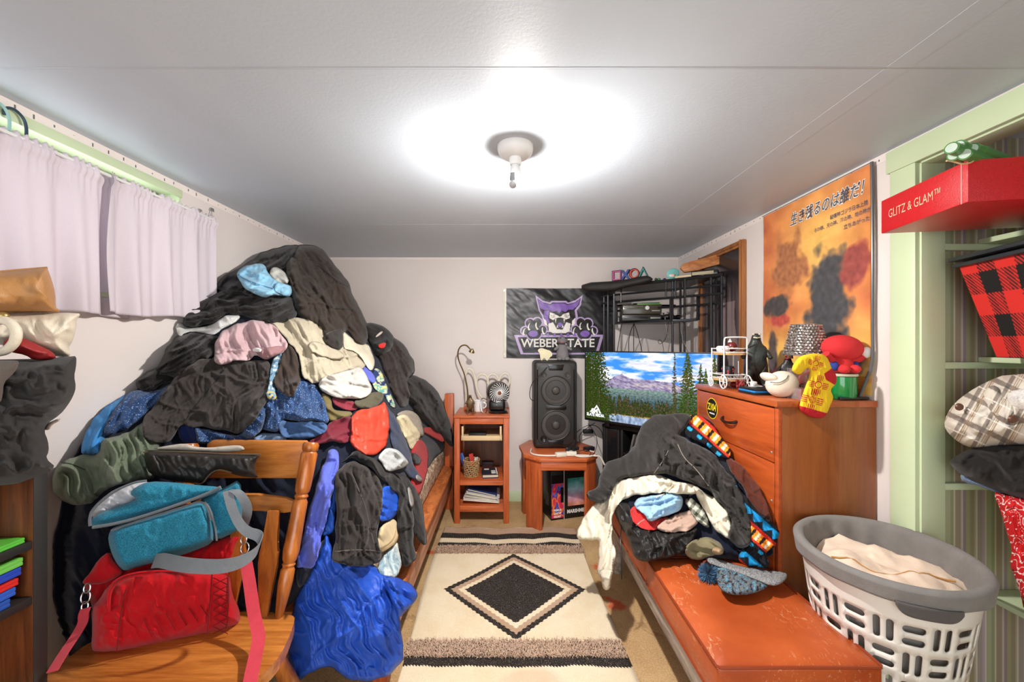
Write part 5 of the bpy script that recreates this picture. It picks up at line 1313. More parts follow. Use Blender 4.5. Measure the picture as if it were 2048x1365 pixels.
MB().tube(chaikin3([P(1243, 1050, 2.06), P(1240, 1085, 1.96), P(1244, 1120, 1.93), P(1243, 1160, 1.93)], 2), .0025, 6).build('charging_cable', MAT_BLACK, None, 'thin black cable hanging down the side of the bench', 'cable')

# ------------------------------------------------------------------ closed soft bodies
def pillow(name, label, cat, poly, yfn, thick, mat, parent=None, group=None, amp=.008, lam=.06, ang=90, pw=.05, step=3.0, seed=5, colour=None, smooth_it=1, front=1.0, back=1.0, crumple=0.0, kind=None):
    """outline with real depth: bulges toward and away from its middle sheet"""
    p = chaikin(poly, smooth_it); v2, f3 = tri_fill(p, step)
    Y0 = yfn(v2[:, 0], v2[:, 1]); k = float(np.mean(Y0)) / F
    d = segdist(v2[:, 0], v2[:, 1], resample(p, step)) * k
    q = np.clip(d / pw, 0, 1); prof = np.sqrt(np.clip(1 - (1 - q) ** 2, 0, 1)); prof[d < 1e-4] = 0
    ux, uy = v2[:, 0] * k, v2[:, 1] * k; a = math.radians(ang)
    ac = -ux * math.sin(a) + uy * math.cos(a); al = ux * math.cos(a) + uy * math.sin(a); w_ = .5 * fbm(ux / .1, uy / .1, seed)
    n1 = pn(ac / lam + w_, al / (lam * 5) + w_, seed + 1); fo = np.clip(1 - np.abs(n1) * 1.6, 0, 1) ** 1.2 + .4 * np.clip(1 - np.abs(pn(ac / (lam * .4) + w_ * 2, al / (lam * 2), seed + 2)) * 1.8, 0, 1)
    if crumple: fo = fo + crumple * np.clip(1 - np.abs(pn(ux / .03, uy / .03, seed + 4)) * 1.9, 0, 1)
    Yf = Y0 - thick / 2 * prof * front - amp * fo * np.clip(d / .02, 0, 1); Yk = Y0 + thick / 2 * prof * back
    def xyz(Y): return np.stack([(v2[:, 0] - CX) / F * Y, Y, CH - (v2[:, 1] - CY) / F * Y], 1)
    n = len(v2); V = np.vstack([xyz(Yf), xyz(Yk)]); Fc = np.vstack([f3[:, ::-1], f3 + n])
    cols = None
    if colour is not None: cc = lin_np(colour(v2[:, 0], v2[:, 1])); cols = np.vstack([cc, cc])
    me = mesh_from(name, V, Fc, mat, cols)
    bm = bmesh.new(); bm.from_mesh(me); bmesh.ops.remove_doubles(bm, verts=bm.verts[:], dist=2e-4); bm.to_mesh(me); bm.free()
    return link_mesh(name, me, parent, label, cat, group, kind)
def flat(Y): return lambda x, y: np.full(np.shape(x), float(Y))
def lerpx(xa, ya, xb, yb): return lambda x, y: ya + (np.asarray(x) - xa) / (xb - xa) * (yb - ya)

# knitted beanie on the bench
bz_ = lambda x, y: np.clip(Yz(np.asarray(y) + 6.0, .492), 1.2, 1.8)
bn_ = thing('beanie', 'blue grey knitted beanie with pompom lying on the bare bench cushion', 'beanie', (.88, 1.58, QZ + .002))
def bean_col(x, y):
    n = fbm(x / 7.0, y / 7.0, 3, 3); r = np.zeros((len(x), 3)); r[:] = (110, 112, 112); r[n > .1] = (66, 94, 114); r[n > .45] = (96, 142, 158); r[n < -.3] = (44, 46, 52); return r + 26 * pn(x / 1.6, y / 1.6, 9)[:, None]
pillow('knit_body', None, None, c7([(955, 1060), (1100, 1100), (1300, 1200), (1250, 1245), (1120, 1275), (1000, 1262), (950, 1190)]), bz_, .075, ATTR('beanie_knit', .95, bump=.6, bscale=160), bn_, colour=bean_col, step=1.6, amp=.006, lam=.03, back=.2)
def brim_col(x, y): return np.full((len(x), 3), 128.0) + 52 * pn(x / 1.3, y / 1.3, 19)[:, None]
pillow('brim', None, None, c7([(880, 1010), (960, 1035), (1100, 1080), (1250, 1105), (1400, 1118), (1416, 1150), (1375, 1198), (1310, 1215), (1200, 1170), (1080, 1125), (960, 1085), (895, 1065)]), lambda x, y: bz_(x, y) - .022, .05, ATTR('beanie_knit', .95, bump=.6, bscale=160), bn_, colour=brim_col, step=1.6, amp=.004, lam=.02, back=.3)
random.seed(3); pc = P(*c7([(897, 1132)])[0], 1.60); V = []; Fc = []
for k in range(900):
    d = Vector((random.gauss(0, 1), random.gauss(0, 1), random.gauss(0, 1))).normalized(); L = random.uniform(.030, .042)
    u = d.orthogonal().normalized() * .0014; e = pc + d * L + Vector((random.uniform(-.006, .006),) * 3); i = len(V)
    V += [tuple(pc + d * .006 - u), tuple(pc + d * .006 + u), tuple(e + u * .6), tuple(e - u * .6)]; Fc.append((i, i + 1, i + 2, i + 3))
link_mesh('pompom', mesh_from('pompom', V, Fc, FAB('pompom_yarn', (66, 104, 136), 'melange'), smooth=False), bn_, kind='stuff')

# ================================================================== bags on the bookcase
c2 = conv(0, 500, 300 / 819)
tb = thing('tote_bag', 'slouching dark grey canvas tote bag standing on the bookcase', 'bag', (-1.33, 1.02, 1.077))
MAT_TOTE = FAB('grey_black_canvas', (50, 48, 47)); MAT_TOTE2 = FAB('grey_brown_canvas', (92, 84, 78))
pillow('bag_body', None, None, c2([(-620, 605), (100, 600), (395, 582), (418, 580), (416, 640), (404, 690), (416, 750), (400, 800), (370, 850), (330, 900), (262, 945), (240, 990), (262, 1040), (268, 1100), (248, 1140), (312, 1192), (200, 1240), (60, 1290), (-620, 1330)]), lerpx(0, 1.0, 150, 1.1), .16, MAT_TOTE, tb, amp=.02, lam=.07, ang=175, pw=.06, step=3.2, seed=12)
pillow('front_pocket', None, None, c2([(-620, 606), (60, 604), (108, 606), (95, 650), (60, 690), (20, 725), (15, 800), (0, 840), (-620, 850)]), lerpx(0, .90, 150, 1.0), .02, MAT_TOTE2, tb, amp=.004, pw=.02, seed=14)
pillow('zip_pull', None, None, c2([(245, 965), (262, 945), (328, 918), (330, 932), (285, 955), (270, 985), (240, 985)]), flat(1.06), .01, FAB('pale_tape', (206, 190, 176)), tb, amp=.001, pw=.008, seed=15)
wb = thing('handbag', 'cream leather handbag with ring handle sitting on the dark tote', 'handbag', (-1.32, 1.02, 1.35))
MAT_CRM = FAB('cream_leather', (226, 214, 192), 'leather')
pillow('bag_body', None, None, c2([(-620, 345), (0, 342), (200, 345), (432, 344), (440, 358), (420, 376), (416, 440), (396, 505), (374, 530), (392, 582), (330, 590), (200, 560), (120, 520), (-620, 500)]), lerpx(0, 1.04, 150, 1.13), .10, MAT_CRM, wb, amp=.014, lam=.10, ang=35, pw=.05, seed=22)
MB().tube(chaikin3([P(x, y, .93) for x, y in c2([(-30, 395), (10, 380), (60, 400), (92, 445), (85, 500), (45, 545), (0, 560), (-40, 560)])], 2), .010, 10).build('handle', MAT_CRM, wb)
MB().ell(P(*c2([(12, 362)])[0], .955), (.012, .012, .010)).build('rivet', M('brass', (196, 160, 96), .3, metal=.8), wb)
pillow('scarf', 'red and pink patterned scarf spilling from the cream handbag', 'scarf', c2([(25, 485), (70, 475), (120, 478), (200, 515), (295, 560), (310, 600), (185, 605), (140, 575), (60, 560), (10, 545)]), lerpx(0, .97, 150, 1.06), .03, FAB('red_scarf', (150, 34, 36), 'nylon'), amp=.012, lam=.04, ang=30, pw=.03, seed=31)
tn = thing('satchel', 'tan brown leather satchel lying on the cream handbag', 'bag', (-1.34, 1.02, 1.44))
MAT_TAN = FAB('tan_smooth_leather', (176, 126, 74), 'leather')
pillow('bag_body', None, None, c2([(-620, 128), (0, 118), (120, 106), (255, 95), (264, 112), (285, 170), (302, 235), (304, 318), (326, 326), (325, 342), (150, 342), (-620, 342)]), lerpx(0, 1.02, 120, 1.10), .10, MAT_TAN, tn, amp=.008, lam=.12, ang=20, pw=.045, seed=41)
MB().tube([P(x, y, 1.03 + .09 * x / 120 - .01) for x, y in c2([(-60, 338), (100, 339), (322, 336)])], .0035, 6).build('piping', MAT_TAN, tn)
MB().tube([P(x, y, 1.02 + .09 * x / 120 - .008) for x, y in c2([(-60, 126), (80, 112), (258, 98)])], .0035, 6).build('piping', MAT_TAN, tn)

# game cases in the bookcase
def case(name, label, c, z, y0, y1, h, x1=BKX - .012, w=.135):
    t_ = thing(name, label, 'game case', ((x1 - w / 2), (y0 + y1) / 2, z), 'game cases in the bookcase')
    m = M('case_%d_%d_%d' % c, c, .3, var=.06)
    MB().box(x1 - w, x1, y0, y1, z, z + h * .42, .0015).build('case_base', m, t_)
    MB().box(x1 - w, x1, y0, y1, z + h * .5, z + h, .0015).build('case_lid', m, t_)
    MB().box(x1 - w + .003, x1 - .0006, y0 + .002, y1 - .002, z + h * .40, z + h * .52).build('case_seam', m, t_, smooth=False)
case('game_case', 'bright green game case lying open on top of the upper bookcase shelf', (92, 186, 64), .8755, .90, 1.09, .014)
MB().lathe([(.012, 0), (.055, 0), (.055, .0014), (.012, .0014)], (BKX - .075, .955, .890), 32).build('disc', M('disc_silver', (206, 208, 208), .2, metal=.6), bpy.data.objects['game_case'])
for k, (c, lb, yo) in enumerate((((40, 84, 170), 'dark blue game case at the bottom of the bookcase stack', .02), ((46, 92, 190), 'blue game case second from the bottom of the stack', .01), ((206, 44, 40), 'red game case in the middle of the bookcase stack', .015), ((40, 70, 176), 'blue game case just above the red one in the stack', .0), ((110, 190, 80), 'green game case topping the bookcase stack', -.0))):
    case('game_case', lb, c, .7225 + k * .0235, .88 - yo, 1.088 - (.03, .018, .012, .006, .002)[k], .021 if k != 2 else .018)
MB().box(-1.44, -1.418, .93, 1.05, .8915, 1.04, .002).build('book', M('pale_blue_cover', (186, 204, 206), .5), None, 'pale blue book standing on the upper bookcase shelf behind the game case', 'book')
pm = thing('paper_stack', 'pile of papers with a red cover low in the bookcase', 'papers', (-1.4, .98, .4225))
for k in range(4):
    MB().box(-1.50 + .01 * k, -1.315 - .006 * k, .88, 1.06 - .01 * k, .4225 + k * .012, .4335 + k * .012, .001).build('sheet_bundle', M('old_paper', (206, 190, 160), .8), pm)
MB().box(-1.50, -1.33, .88, 1.05, .471, .489, .002).build('red_cover', M('red_cover', (176, 24, 28), .4), pm)

# ================================================================== bags on the chair
cb = conv(130, 860, 430 / 1162)
MAT_RED = FAB('red_quilted', (178, 18, 26), 'knit', .1); MAT_TEAL = FAB('teal_canvas', (42, 122, 148), 'melange'); MAT_GREYW = FAB('grey_webbing', (120, 124, 128)); MAT_REDW = FAB('pink_red_webbing', (196, 62, 74))
MAT_SILV = FAB('silver_lining', (196, 196, 200), 'nylon'); MAT_ZIP = FAB('zip_grey', (104, 110, 116))
ry = lerpx(183, 1.235, 485, 1.375)
rb = thing('quilted_bag', 'red quilted shoulder bag sagging open on the chair seat', 'bag', (-1.12, 1.33, .455))
pillow('bag_back', None, None, cb([(90, 830), (130, 780), (180, 700), (245, 655), (300, 700), (640, 660), (870, 580), (950, 545), (985, 580), (945, 640), (955, 760), (930, 960), (780, 1060), (400, 1120), (170, 1150), (150, 950)]), lambda x, y: ry(x, y) + .12, .06, MAT_RED, rb, amp=.010, lam=.06, ang=100, seed=51)
body = pillow('bag_front', None, None, cb([(140, 960), (190, 915), (225, 850), (300, 800), (380, 768), (480, 752), (640, 756), (780, 762), (888, 770), (905, 900), (940, 960), (952, 1040), (915, 1068), (780, 1110), (520, 1160), (330, 1205), (170, 1207), (140, 1190), (148, 1080)]), lambda x, y: ry(x, y) + .03, .11, MAT_RED, rb, amp=.010, lam=.09, ang=95, pw=.05, seed=52)
def on_red(x, y, l=.0): return P(x, y, float(ry(x, y)) - .028 - l)
for pts in ([(235, 960), (232, 880), (260, 820), (340, 780), (480, 762), (700, 768), (880, 778)], [(240, 985), (240, 890), (270, 835), (350, 792), (490, 774)]):
    MB().tube(chaikin3([on_red(x, y, .012) for x, y in cb(pts)], 2), .003, 6).build('piping', MAT_RED, rb)
MAT_STITCH = FAB('red_stitch', (120, 10, 18))
for pts in ([(795, 775), (785, 900), (770, 1110)], [(880, 790), (885, 920), (872, 1080)], [(330, 860), (300, 1000), (280, 1200)]):
    MB().tube(chaikin3([on_red(x, y, .015) for x, y in cb(pts)], 2), .0018, 6).build('seam', MAT_STITCH, rb)
for k in range(7):
    a = [(800, 800 + k * 44), (880, 840 + k * 44)]; MB().tube([on_red(x, y, .014) for x, y in cb(a)], .0014, 5).build('quilt_stitch', MAT_STITCH, rb)
    a = [(880, 800 + k * 44), (800, 840 + k * 44)]; MB().tube([on_red(x, y, .014) for x, y in cb(a)], .0014, 5).build('quilt_stitch', MAT_STITCH, rb)
for k in range(6):
    a = [(420 + k * 62, 1020 - k * 14), (470 + k * 62, 1120 - k * 20)]; MB().tube([on_red(x, y, .014) for x, y in cb(a)], .0014, 5).build('quilt_stitch', MAT_STITCH, rb)
pillow('bag_lip', None, None, cb([(88, 832), (110, 800), (150, 760), (180, 700), (240, 655), (258, 700), (300, 745), (320, 775), (250, 815), (200, 835), (130, 838)]), lambda x, y: ry(x, y) + .06, .02, MAT_RED, rb, amp=.006, seed=53, pw=.02)
# strap with hooks
def ring_at(c, r, name, parent, tilt=0):
    MB().tube([c + Vector((math.cos(a) * r, math.sin(a) * r * tilt, math.sin(a) * r * 1.3)) for a in [2 * math.pi * i / 16 for i in range(16)]], .0022, 6, closed=True).build(name, MAT_STEEL, parent)
for (q, yy) in ((cb([(120, 858), (112, 905), (108, 955), (110, 1010)]), 1.235), (cb([(966, 595), (972, 640), (962, 690)]), 1.385)):
    for i, (x, y) in enumerate(q): ring_at(P(x, y, yy), .010 if i != 1 else .014, 'strap_hook', rb, .3)
MB().ribbon(chaikin3([P(x, y, Y) for (x, y), Y in zip(cb([(112, 965), (98, 1000), (100, 1040), (60, 1110), (10, 1180), (-40, 1260), (-70, 1310)]), (1.232, 1.228, 1.225, 1.2, 1.17, 1.13, 1.11))], 2), (.016, 0, .004), .002).build('strap', MAT_REDW, rb)
MB().ribbon(chaikin3([P(x, y, Y) for (x, y), Y in zip(cb([(975, 700), (990, 780), (1005, 880), (1015, 960), (1035, 1060), (1050, 1120), (1035, 1200), (1015, 1290), (1000, 1370), (990, 1420)]), (1.37, 1.345, 1.32, 1.30, 1.265, 1.23, 1.19, 1.145, 1.105, 1.09))], 2), (.0185, .004, .002), .002).build('strap', MAT_REDW, rb)

ty = lerpx(200, 1.29, 480, 1.40)
te = thing('cooler_bag', 'teal canvas cooler bag with open silver lined lid on the red bag', 'cooler bag', (-1.12, 1.40, .68))
pillow('bag_side', None, None, cb([(715, 385), (800, 340), (870, 310), (950, 262), (957, 400), (955, 525), (930, 550), (815, 602), (790, 560)]), lambda x, y: ty(x, y) + .05, .08, MAT_TEAL, te, amp=.006, lam=.08, seed=61, pw=.02)
pillow('bag_body', None, None, cb([(232, 600), (238, 555), (270, 520), (400, 480), (640, 408), (735, 382), (765, 405), (790, 480), (806, 560), (802, 612), (690, 660), (520, 710), (400, 740), (322, 768), (285, 735), (255, 680)]), lambda x, y: ty(x, y) + .02, .14, MAT_TEAL, te, amp=.004, lam=.12, seed=62, pw=.03)
pillow('lid_underside', None, None, cb([(132, 480), (145, 425), (195, 375), (270, 320), (370, 285), (440, 275), (470, 310), (420, 360), (330, 420), (220, 470)]), lambda x, y: ty(x, y) + .05, .02, MAT_SILV, te, amp=.008, lam=.04, ang=30, seed=63, pw=.015, crumple=.6)
pillow('lid', None, None, cb([(132, 510), (150, 470), (240, 430), (340, 395), (390, 375), (345, 345), (380, 310), (450, 278), (600, 285), (720, 300), (830, 308), (860, 322), (760, 365), (640, 402), (420, 470), (220, 530), (150, 528)]), lambda x, y: ty(x, y) + .01, .05, MAT_TEAL, te, amp=.008, lam=.07, ang=160, seed=64, pw=.03)
for pts, r in (([(135, 520), (132, 480), (150, 425), (260, 335), (370, 285), (440, 276)], .004), ([(150, 528), (260, 512), (420, 470), (640, 395), (760, 350), (840, 310)], .005), ([(250, 545), (420, 485), (640, 418), (730, 385), (768, 410), (790, 490)], .0035), ([(755, 390), (785, 430), (812, 520), (820, 600)], .003)):
    MB().tube(chaikin3([P(x, y, float(ty(x, y)) - .045) for x, y in cb(pts)], 2), r, 6).build('zip', MAT_ZIP, te)
MB().ribbon(chaikin3([P(x, y, Y) for (x, y), Y in zip(cb([(880, 330), (900, 420), (940, 510), (985, 555), (1045, 570), (1062, 600), (1040, 660), (960, 715), (850, 742), (720, 740), (600, 725), (520, 705), (480, 712)]), (1.36, 1.34, 1.33, 1.33, 1.34, 1.33, 1.30, 1.27, 1.245, 1.235, 1.235, 1.25, 1.27))], 2), lambda t: (.004 + .010 * (1 - min(1, t * 3)), .006, .003 + .017 * min(1, t * 2.2)), .002).build('strap', MAT_GREYW, te)
MB().ribbon(chaikin3([P(x, y, Y) for (x, y), Y in zip(cb([(885, 330), (930, 330), (970, 380), (990, 440), (975, 500), (955, 540)]), (1.37, 1.36, 1.36, 1.37, 1.38, 1.39))], 2), (.013, .006, .002), .002).build('strap', MAT_GREYW, te)
lbg = thing('leather_bag', 'flat black leather bag with frayed edge resting against the chair back', 'bag', (-1.08, 1.47, .92))
MAT_BLEA = FAB('black_leather', (40, 36, 33), 'leather')
ly = lerpx(290, 1.44, 520, 1.47)
pillow('bag_body', None, None, cb([(425, 118), (455, 108), (700, 118), (860, 126), (1062, 132), (1030, 172), (1030, 235), (1048, 265), (930, 250), (850, 215), (795, 235), (745, 302), (650, 285), (540, 272), (455, 240), (432, 180)]), ly, .06, MAT_BLEA, lbg, amp=.014, lam=.06, ang=60, seed=71, pw=.03)
pillow('lining', None, None, cb([(450, 108), (540, 88), (650, 72), (700, 92), (780, 98), (900, 84), (962, 86), (975, 115), (860, 125), (700, 118)]), lambda x, y: ly(x, y) + .01, .02, FAB('pale_lining', (176, 168, 156)), lbg, amp=.006, lam=.04, ang=10, seed=72, pw=.015)
MB().tube(chaikin3([P(x, y, float(ly(x, y)) - .018) for x, y in cb([(425, 122), (560, 118), (700, 122), (880, 132), (1058, 134)])], 1), .0028, 6).build('edge_binding', FAB('binding_brown', (92, 76, 58)), lbg)
MB().tube(chaikin3([P(x, y, float(ly(x, y)) - .034) for x, y in cb([(700, 290), (740, 298), (780, 240), (830, 212), (900, 232)])], 2), .0024, 6).build('edge_binding', FAB('binding_brown', (92, 76, 58)), lbg)
# ================================================================== wall hangings
def rgb_fill(rgb, m, c): rgb[m] = c
def flag_colour(u, v):
    # emblem drawn in the flag's own 770 x 495 frame
    x = 65 + u * 780; y = 845 - v * 495
    rgb = np.zeros((len(u), 3)); rgb[:] = (30, 28, 30)
    rgb[u < .012] = (226, 224, 214)
    lav, pur, wht, blk = (186, 164, 206), (128, 92, 178), (236, 232, 224), (24, 22, 24)
    def poly(p, c): rgb[inpoly(x, y, p)] = c
    def disc(cx, cy, rx, ry, c, rot=0):
        dx, dy = x - cx, y - cy; a = math.radians(rot); X = dx * math.cos(a) + dy * math.sin(a); Y = -dx * math.sin(a) + dy * math.cos(a)
        rgb[(X / rx) ** 2 + (Y / ry) ** 2 < 1] = c
    poly([(130, 682), (775, 680), (735, 818), (178, 820)], lav); poly([(156, 696), (750, 694), (718, 806), (196, 808)], blk)
    # head
    poly([(283, 398), (335, 436), (385, 450), (400, 438), (505, 438), (520, 450), (572, 434), (624, 398), (612, 470), (582, 508), (590, 552), (572, 602), (560, 660), (360, 660), (338, 600), (330, 545), (306, 505)], lav)
    poly([(296, 420), (338, 450), (390, 462), (410, 450), (498, 450), (516, 462), (572, 447), (612, 418), (600, 465), (566, 505), (574, 555), (556, 600), (548, 650), (372, 650), (352, 600), (344, 550), (318, 505)], blk)
    poly([(300, 425), (340, 455), (392, 468), (412, 456), (496, 456), (514, 468), (570, 452), (608, 424), (592, 466), (556, 500), (520, 500), (500, 520), (470, 505), (455, 530), (440, 505), (408, 520), (388, 500), (350, 505), (318, 490)], pur)
    poly([(345, 510), (385, 505), (375, 560), (392, 600), (350, 590)], pur); poly([(566, 510), (528, 505), (538, 560), (520, 600), (560, 590)], blk)
    poly([(388, 520), (420, 530), (448, 545), (462, 545), (490, 530), (526, 520), (532, 560), (500, 572), (480, 560), (462, 556), (440, 560), (410, 575), (384, 560)], wht)
    poly([(376, 600), (410, 590), (440, 640), (480, 642), (505, 590), (536, 600), (530, 650), (500, 668), (410, 668), (380, 650)], wht)
    poly([(340, 560), (362, 580), (372, 620), (350, 605)], wht); poly([(570, 560), (548, 580), (540, 640), (566, 600)], wht)
    poly([(418, 566), (462, 556), (500, 566), (492, 610), (476, 636), (446, 636), (428, 610)], blk)
    poly([(424, 568), (434, 568), (430, 596)], wht); poly([(486, 568), (496, 568), (490, 596)], wht); poly([(436, 626), (442, 606), (448, 630)], wht); poly([(474, 630), (480, 606), (486, 626)], wht)
    disc(461, 608, 17, 15, pur); disc(460, 538, 16, 12, blk); poly([(396, 512), (440, 522), (420, 530)], blk); poly([(524, 512), (480, 522), (500, 530)], blk)
    for yy in (536, 548): rgb[(np.abs(y - yy - .1 * np.abs(x - 460)) < 2) & (np.abs(x - 460) > 30) & (np.abs(x - 460) < 66)] = blk
    # paws
    for sgn, cx in ((-1, 268), (1, 640)):
        for k, (ox, oy, r) in enumerate(((-58, 10, 36), (-22, -44, 40), (30, -50, 40), (68, 0, 36), (5, 20, 62))): disc(cx + sgn * -ox, 642 + oy, r, r, lav)
        for k, (ox, oy, r) in enumerate(((-58, 10, 27), (-22, -44, 31), (30, -50, 31), (68, 0, 27), (5, 20, 53))): disc(cx + sgn * -ox, 642 + oy, r, r, blk)
        for ox, oy, rot in ((-62, 16, 20), (-26, -20, 10), (28, -24, -10), (74, 10, -15)): disc(cx + sgn * -ox, 642 + oy, 12, 26, wht, -rot * sgn); disc(cx + sgn * -ox + 6, 642 + oy - 4, 9, 22, blk, -rot * sgn)
        disc(cx, 672, 34, 22, pur)
    for k in range(5):
        bx = 360 + k * 48; poly([(bx, 690), (bx + 14, 662), (bx + 28, 690)], pur)
    return rgb
FX0, FX1, FZ0, FZ1 = (1010 - CX) / F * YB, (1226 - CX) / F * YB, CH - (716 - CY) / F * 3.59, CH - (577 - CY) / F * 3.59
def flag_pos(u, v):
    x = FX0 + (FX1 - FX0) * u; z = FZ0 + (FZ1 - FZ0) * v
    y = YB - .012 - .006 * fbm(u * 5 + v * 3, v * 3 - u, 5, 3) - .004 * np.sin(u * 9 + v * 6)
    return x, y, z - .012 * np.sin(u * np.pi) * (1 - v) * .4
fg = thing('flag', 'black sports flag with purple wildcat emblem pinned to the back wall', 'flag', ((FX0 + FX1) / 2, YB - .015, FZ0))
o = link_mesh('flag_cloth', panel(300, 200, flag_pos, flag_colour, ATTR('flag_satin', .38, spec=.5), 'flag_cloth'), fg)
link_mesh('lettering', text_mesh('WEBER STATE', .105, (((452 / 3.592 + 990 - CX) / F * 3.575, YB - .030, CH - (480 + 745 / 3.592 - CY) / F * 3.575), (1, 0, 0), (0, 0, 1)), M('flag_white', (232, 228, 220), .6, var=.02), bold=.002, width=.66), fg)
for z in (FZ0 + .03, FZ1 - .02):
    MB().tube([(FX0 - .006 + .006 * math.cos(a), YB - .012, z + .006 * math.sin(a)) for a in [i * math.pi / 6 for i in range(12)]], .0015, 5, closed=True).build('grommet', MAT_SCREW, fg)
MB().box(FX0 - .016, FX0 + .002, YB - .012, YB - .009, FZ0, FZ1, .001).build('heading_tape', M('flag_tape', (228, 228, 210), .8), fg)

# poster stand-in: warm abstract print with the same colours and lettering
PY0, PY1, PZ0, PZ1 = 1.683, 2.395, 1.20, 2.178
def poster_colour(u, v):
    # u=0 is the far side
    cx, cy = .58, .74; dx, dy = u - cx, (v - cy) * 1.35; r = np.sqrt(dx * dx + dy * dy); th = np.arctan2(dy, dx)
    ray = .5 + .5 * pn(th * 3.2 + 4, r * .7, 7)
    k = np.clip(1 - r * 1.5, 0, 1)[:, None]
    base = np.array((206, 96, 36)) * (1 - k) + np.array((255, 226, 120)) * k
    rr = np.clip(ray * 1.4 - .4, 0, 1)[:, None] * .55; base = base * (1 - rr) + np.array((236, 168, 56)) * rr
    low = np.clip((.42 - v) * 4, 0, 1)[:, None]; base = base * (1 - low) + np.array((246, 212, 96)) * low
    n = fbm(u * 6, v * 8, 17, 4)[:, None]; base = base + 22 * n
    def blob(cx, cy, rx, ry, c, s, soft=.35):
        d = np.sqrt(((u - cx) / rx) ** 2 + ((v - cy) / ry) ** 2) + .35 * fbm(u * 7, v * 9, s, 3); m = np.clip((1 - d) / soft, 0, 1)[:, None]
        return base * (1 - m) + (np.array(c) + 26 * fbm(u * 26, v * 30, s + 3)[:, None]) * m
    base = blob(.30, .66, .20, .18, (168, 104, 40), 31); base = blob(.66, .42, .20, .30, (40, 42, 54), 33); base = blob(.16, .44, .18, .07, (44, 34, 30), 35)
    base = blob(.88, .58, .12, .12, (150, 44, 26), 37); base = blob(.78, .16, .2, .1, (90, 72, 52), 39); base = blob(.12, .14, .07, .2, (70, 52, 44), 41); base = blob(.5, .05, .5, .05, (204, 96, 44), 43)
    base = blob(.2, .36, .15, .04, (190, 60, 34), 45)
    return np.clip(base * np.array((.97, .90, .80)), 0, 255)
ps = thing('poster', 'large fiery orange poster with dark masses and foreign lettering beside the frame', 'poster', (XR - .012, (PY0 + PY1) / 2, PZ0))
def poster_pos(u, v): return np.full_like(u, XR - .0125) - .004 * np.sin(v * 6 + u * 2) * .5, PY1 + (PY0 - PY1) * u, PZ0 + (PZ1 - PZ0) * v
link_mesh('poster_print', panel(180, 240, poster_pos, poster_colour, ATTR('poster_gloss', .4, spec=.3), 'poster_print'), ps)
pfr = lambda u, v: ((XR - .0165, PY1 + (PY0 - PY1) * u, PZ0 + (PZ1 - PZ0) * v), (0, -1, .02), (0, .02, 1))
MAT_INK = M('poster_ink', (40, 44, 70), .4, var=.1)
MAT_INKW = M('poster_ink_halo', (246, 240, 224), .4, var=.02)
link_mesh('lettering_halo', text_mesh('生き残るのは誰だ！', .072, (Vector(pfr(.66, .905)[0]) + Vector((.0008, 0, 0)), (0, -1, .02), (0, .02, 1)), MAT_INKW, bold=.0042, shear=.25, width=.455), ps)
link_mesh('lettering', text_mesh('生き残るのは誰だ！', .072, pfr(.66, .905), MAT_INK, bold=.0007, shear=.25, width=.45), ps)
for k, (tx, uu, vv, ww) in enumerate((('破壊神ゴジラ日本上陸', .84, .835, .20), ('その時、天の神、海の神、地の神が', .78, .80, .31), ('立ちあがった', .90, .765, .13))):
    link_mesh('lettering', text_mesh(tx, .024, pfr(uu, vv), MAT_INK, bold=.0002, width=ww), ps)
t = NT('sleeve_plastic'); t.setp(Base_Color=(1, 1, 1, 1), Roughness=.12, Alpha=.03, Specular_IOR_Level=.5); MAT_SLEEVE = t.m
MB().box(XR - .022, XR - .0205, PY0, PY1, PZ0 - .01, PZ1 + .004).build('plastic_sleeve', MAT_SLEEVE, ps, smooth=False)
MAT_GREYPL = M('grey_plastic_edge', (92, 92, 92), .3, var=.2)
MB().tube(chaikin3([(XR - .016, PY0 - .004, PZ1 + .004), (XR - .018, PY0 - .010, 1.8), (XR - .016, PY0 - .006, 1.5), (XR - .018, PY0 - .012, 1.34), (XR - .03, PY0 + .012, 1.25), (XR - .045, PY0 + .02, 1.19)], 2), .006, 8).build('sleeve_edge', MAT_GREYPL, ps)
MB().tube([(XR - .018, PY0, PZ1 + .002), (XR - .018, PY1, PZ1 + .002)], .0022, 6).build('sleeve_edge', MAT_GREYPL, ps)

# framed dark picture behind the rack
GY0, GY1, GZ0, GZ1 = 2.578, 3.18, 1.10, 2.096
gf = thing('framed_picture', 'tall gilt wood framed dark picture leaning behind the metal rack', 'picture', (XR - .02, (GY0 + GY1) / 2, GZ0))
W_GILT = WOOD('gilt_wood', (116, 66, 32), (176, 116, 64), 'z', .35)
def moulding(y0, y1, z0, z1, nm):
    MB().box(XR - .030, XR - .002, y0, y1, z0, z1, .006).build(nm, W_GILT, gf)
    if z1 - z0 > y1 - y0: MB().tube([(XR - .032, (y0 + y1) / 2, z0), (XR - .032, (y0 + y1) / 2, z1)], .007, 8).build('bead', W_GILT, gf)
    else: MB().tube([(XR - .032, y0, (z0 + z1) / 2), (XR - .032, y1, (z0 + z1) / 2)], .007, 8).build('bead', W_GILT, gf)
moulding(GY0, GY0 + .045, GZ0, GZ1, 'frame_side'); moulding(GY1 - .045, GY1, GZ0, GZ1, 'frame_side'); moulding(GY0 + .045, GY1 - .045, GZ1 - .045, GZ1, 'frame_side'); moulding(GY0 + .045, GY1 - .045, GZ0, GZ0 + .045, 'frame_side')
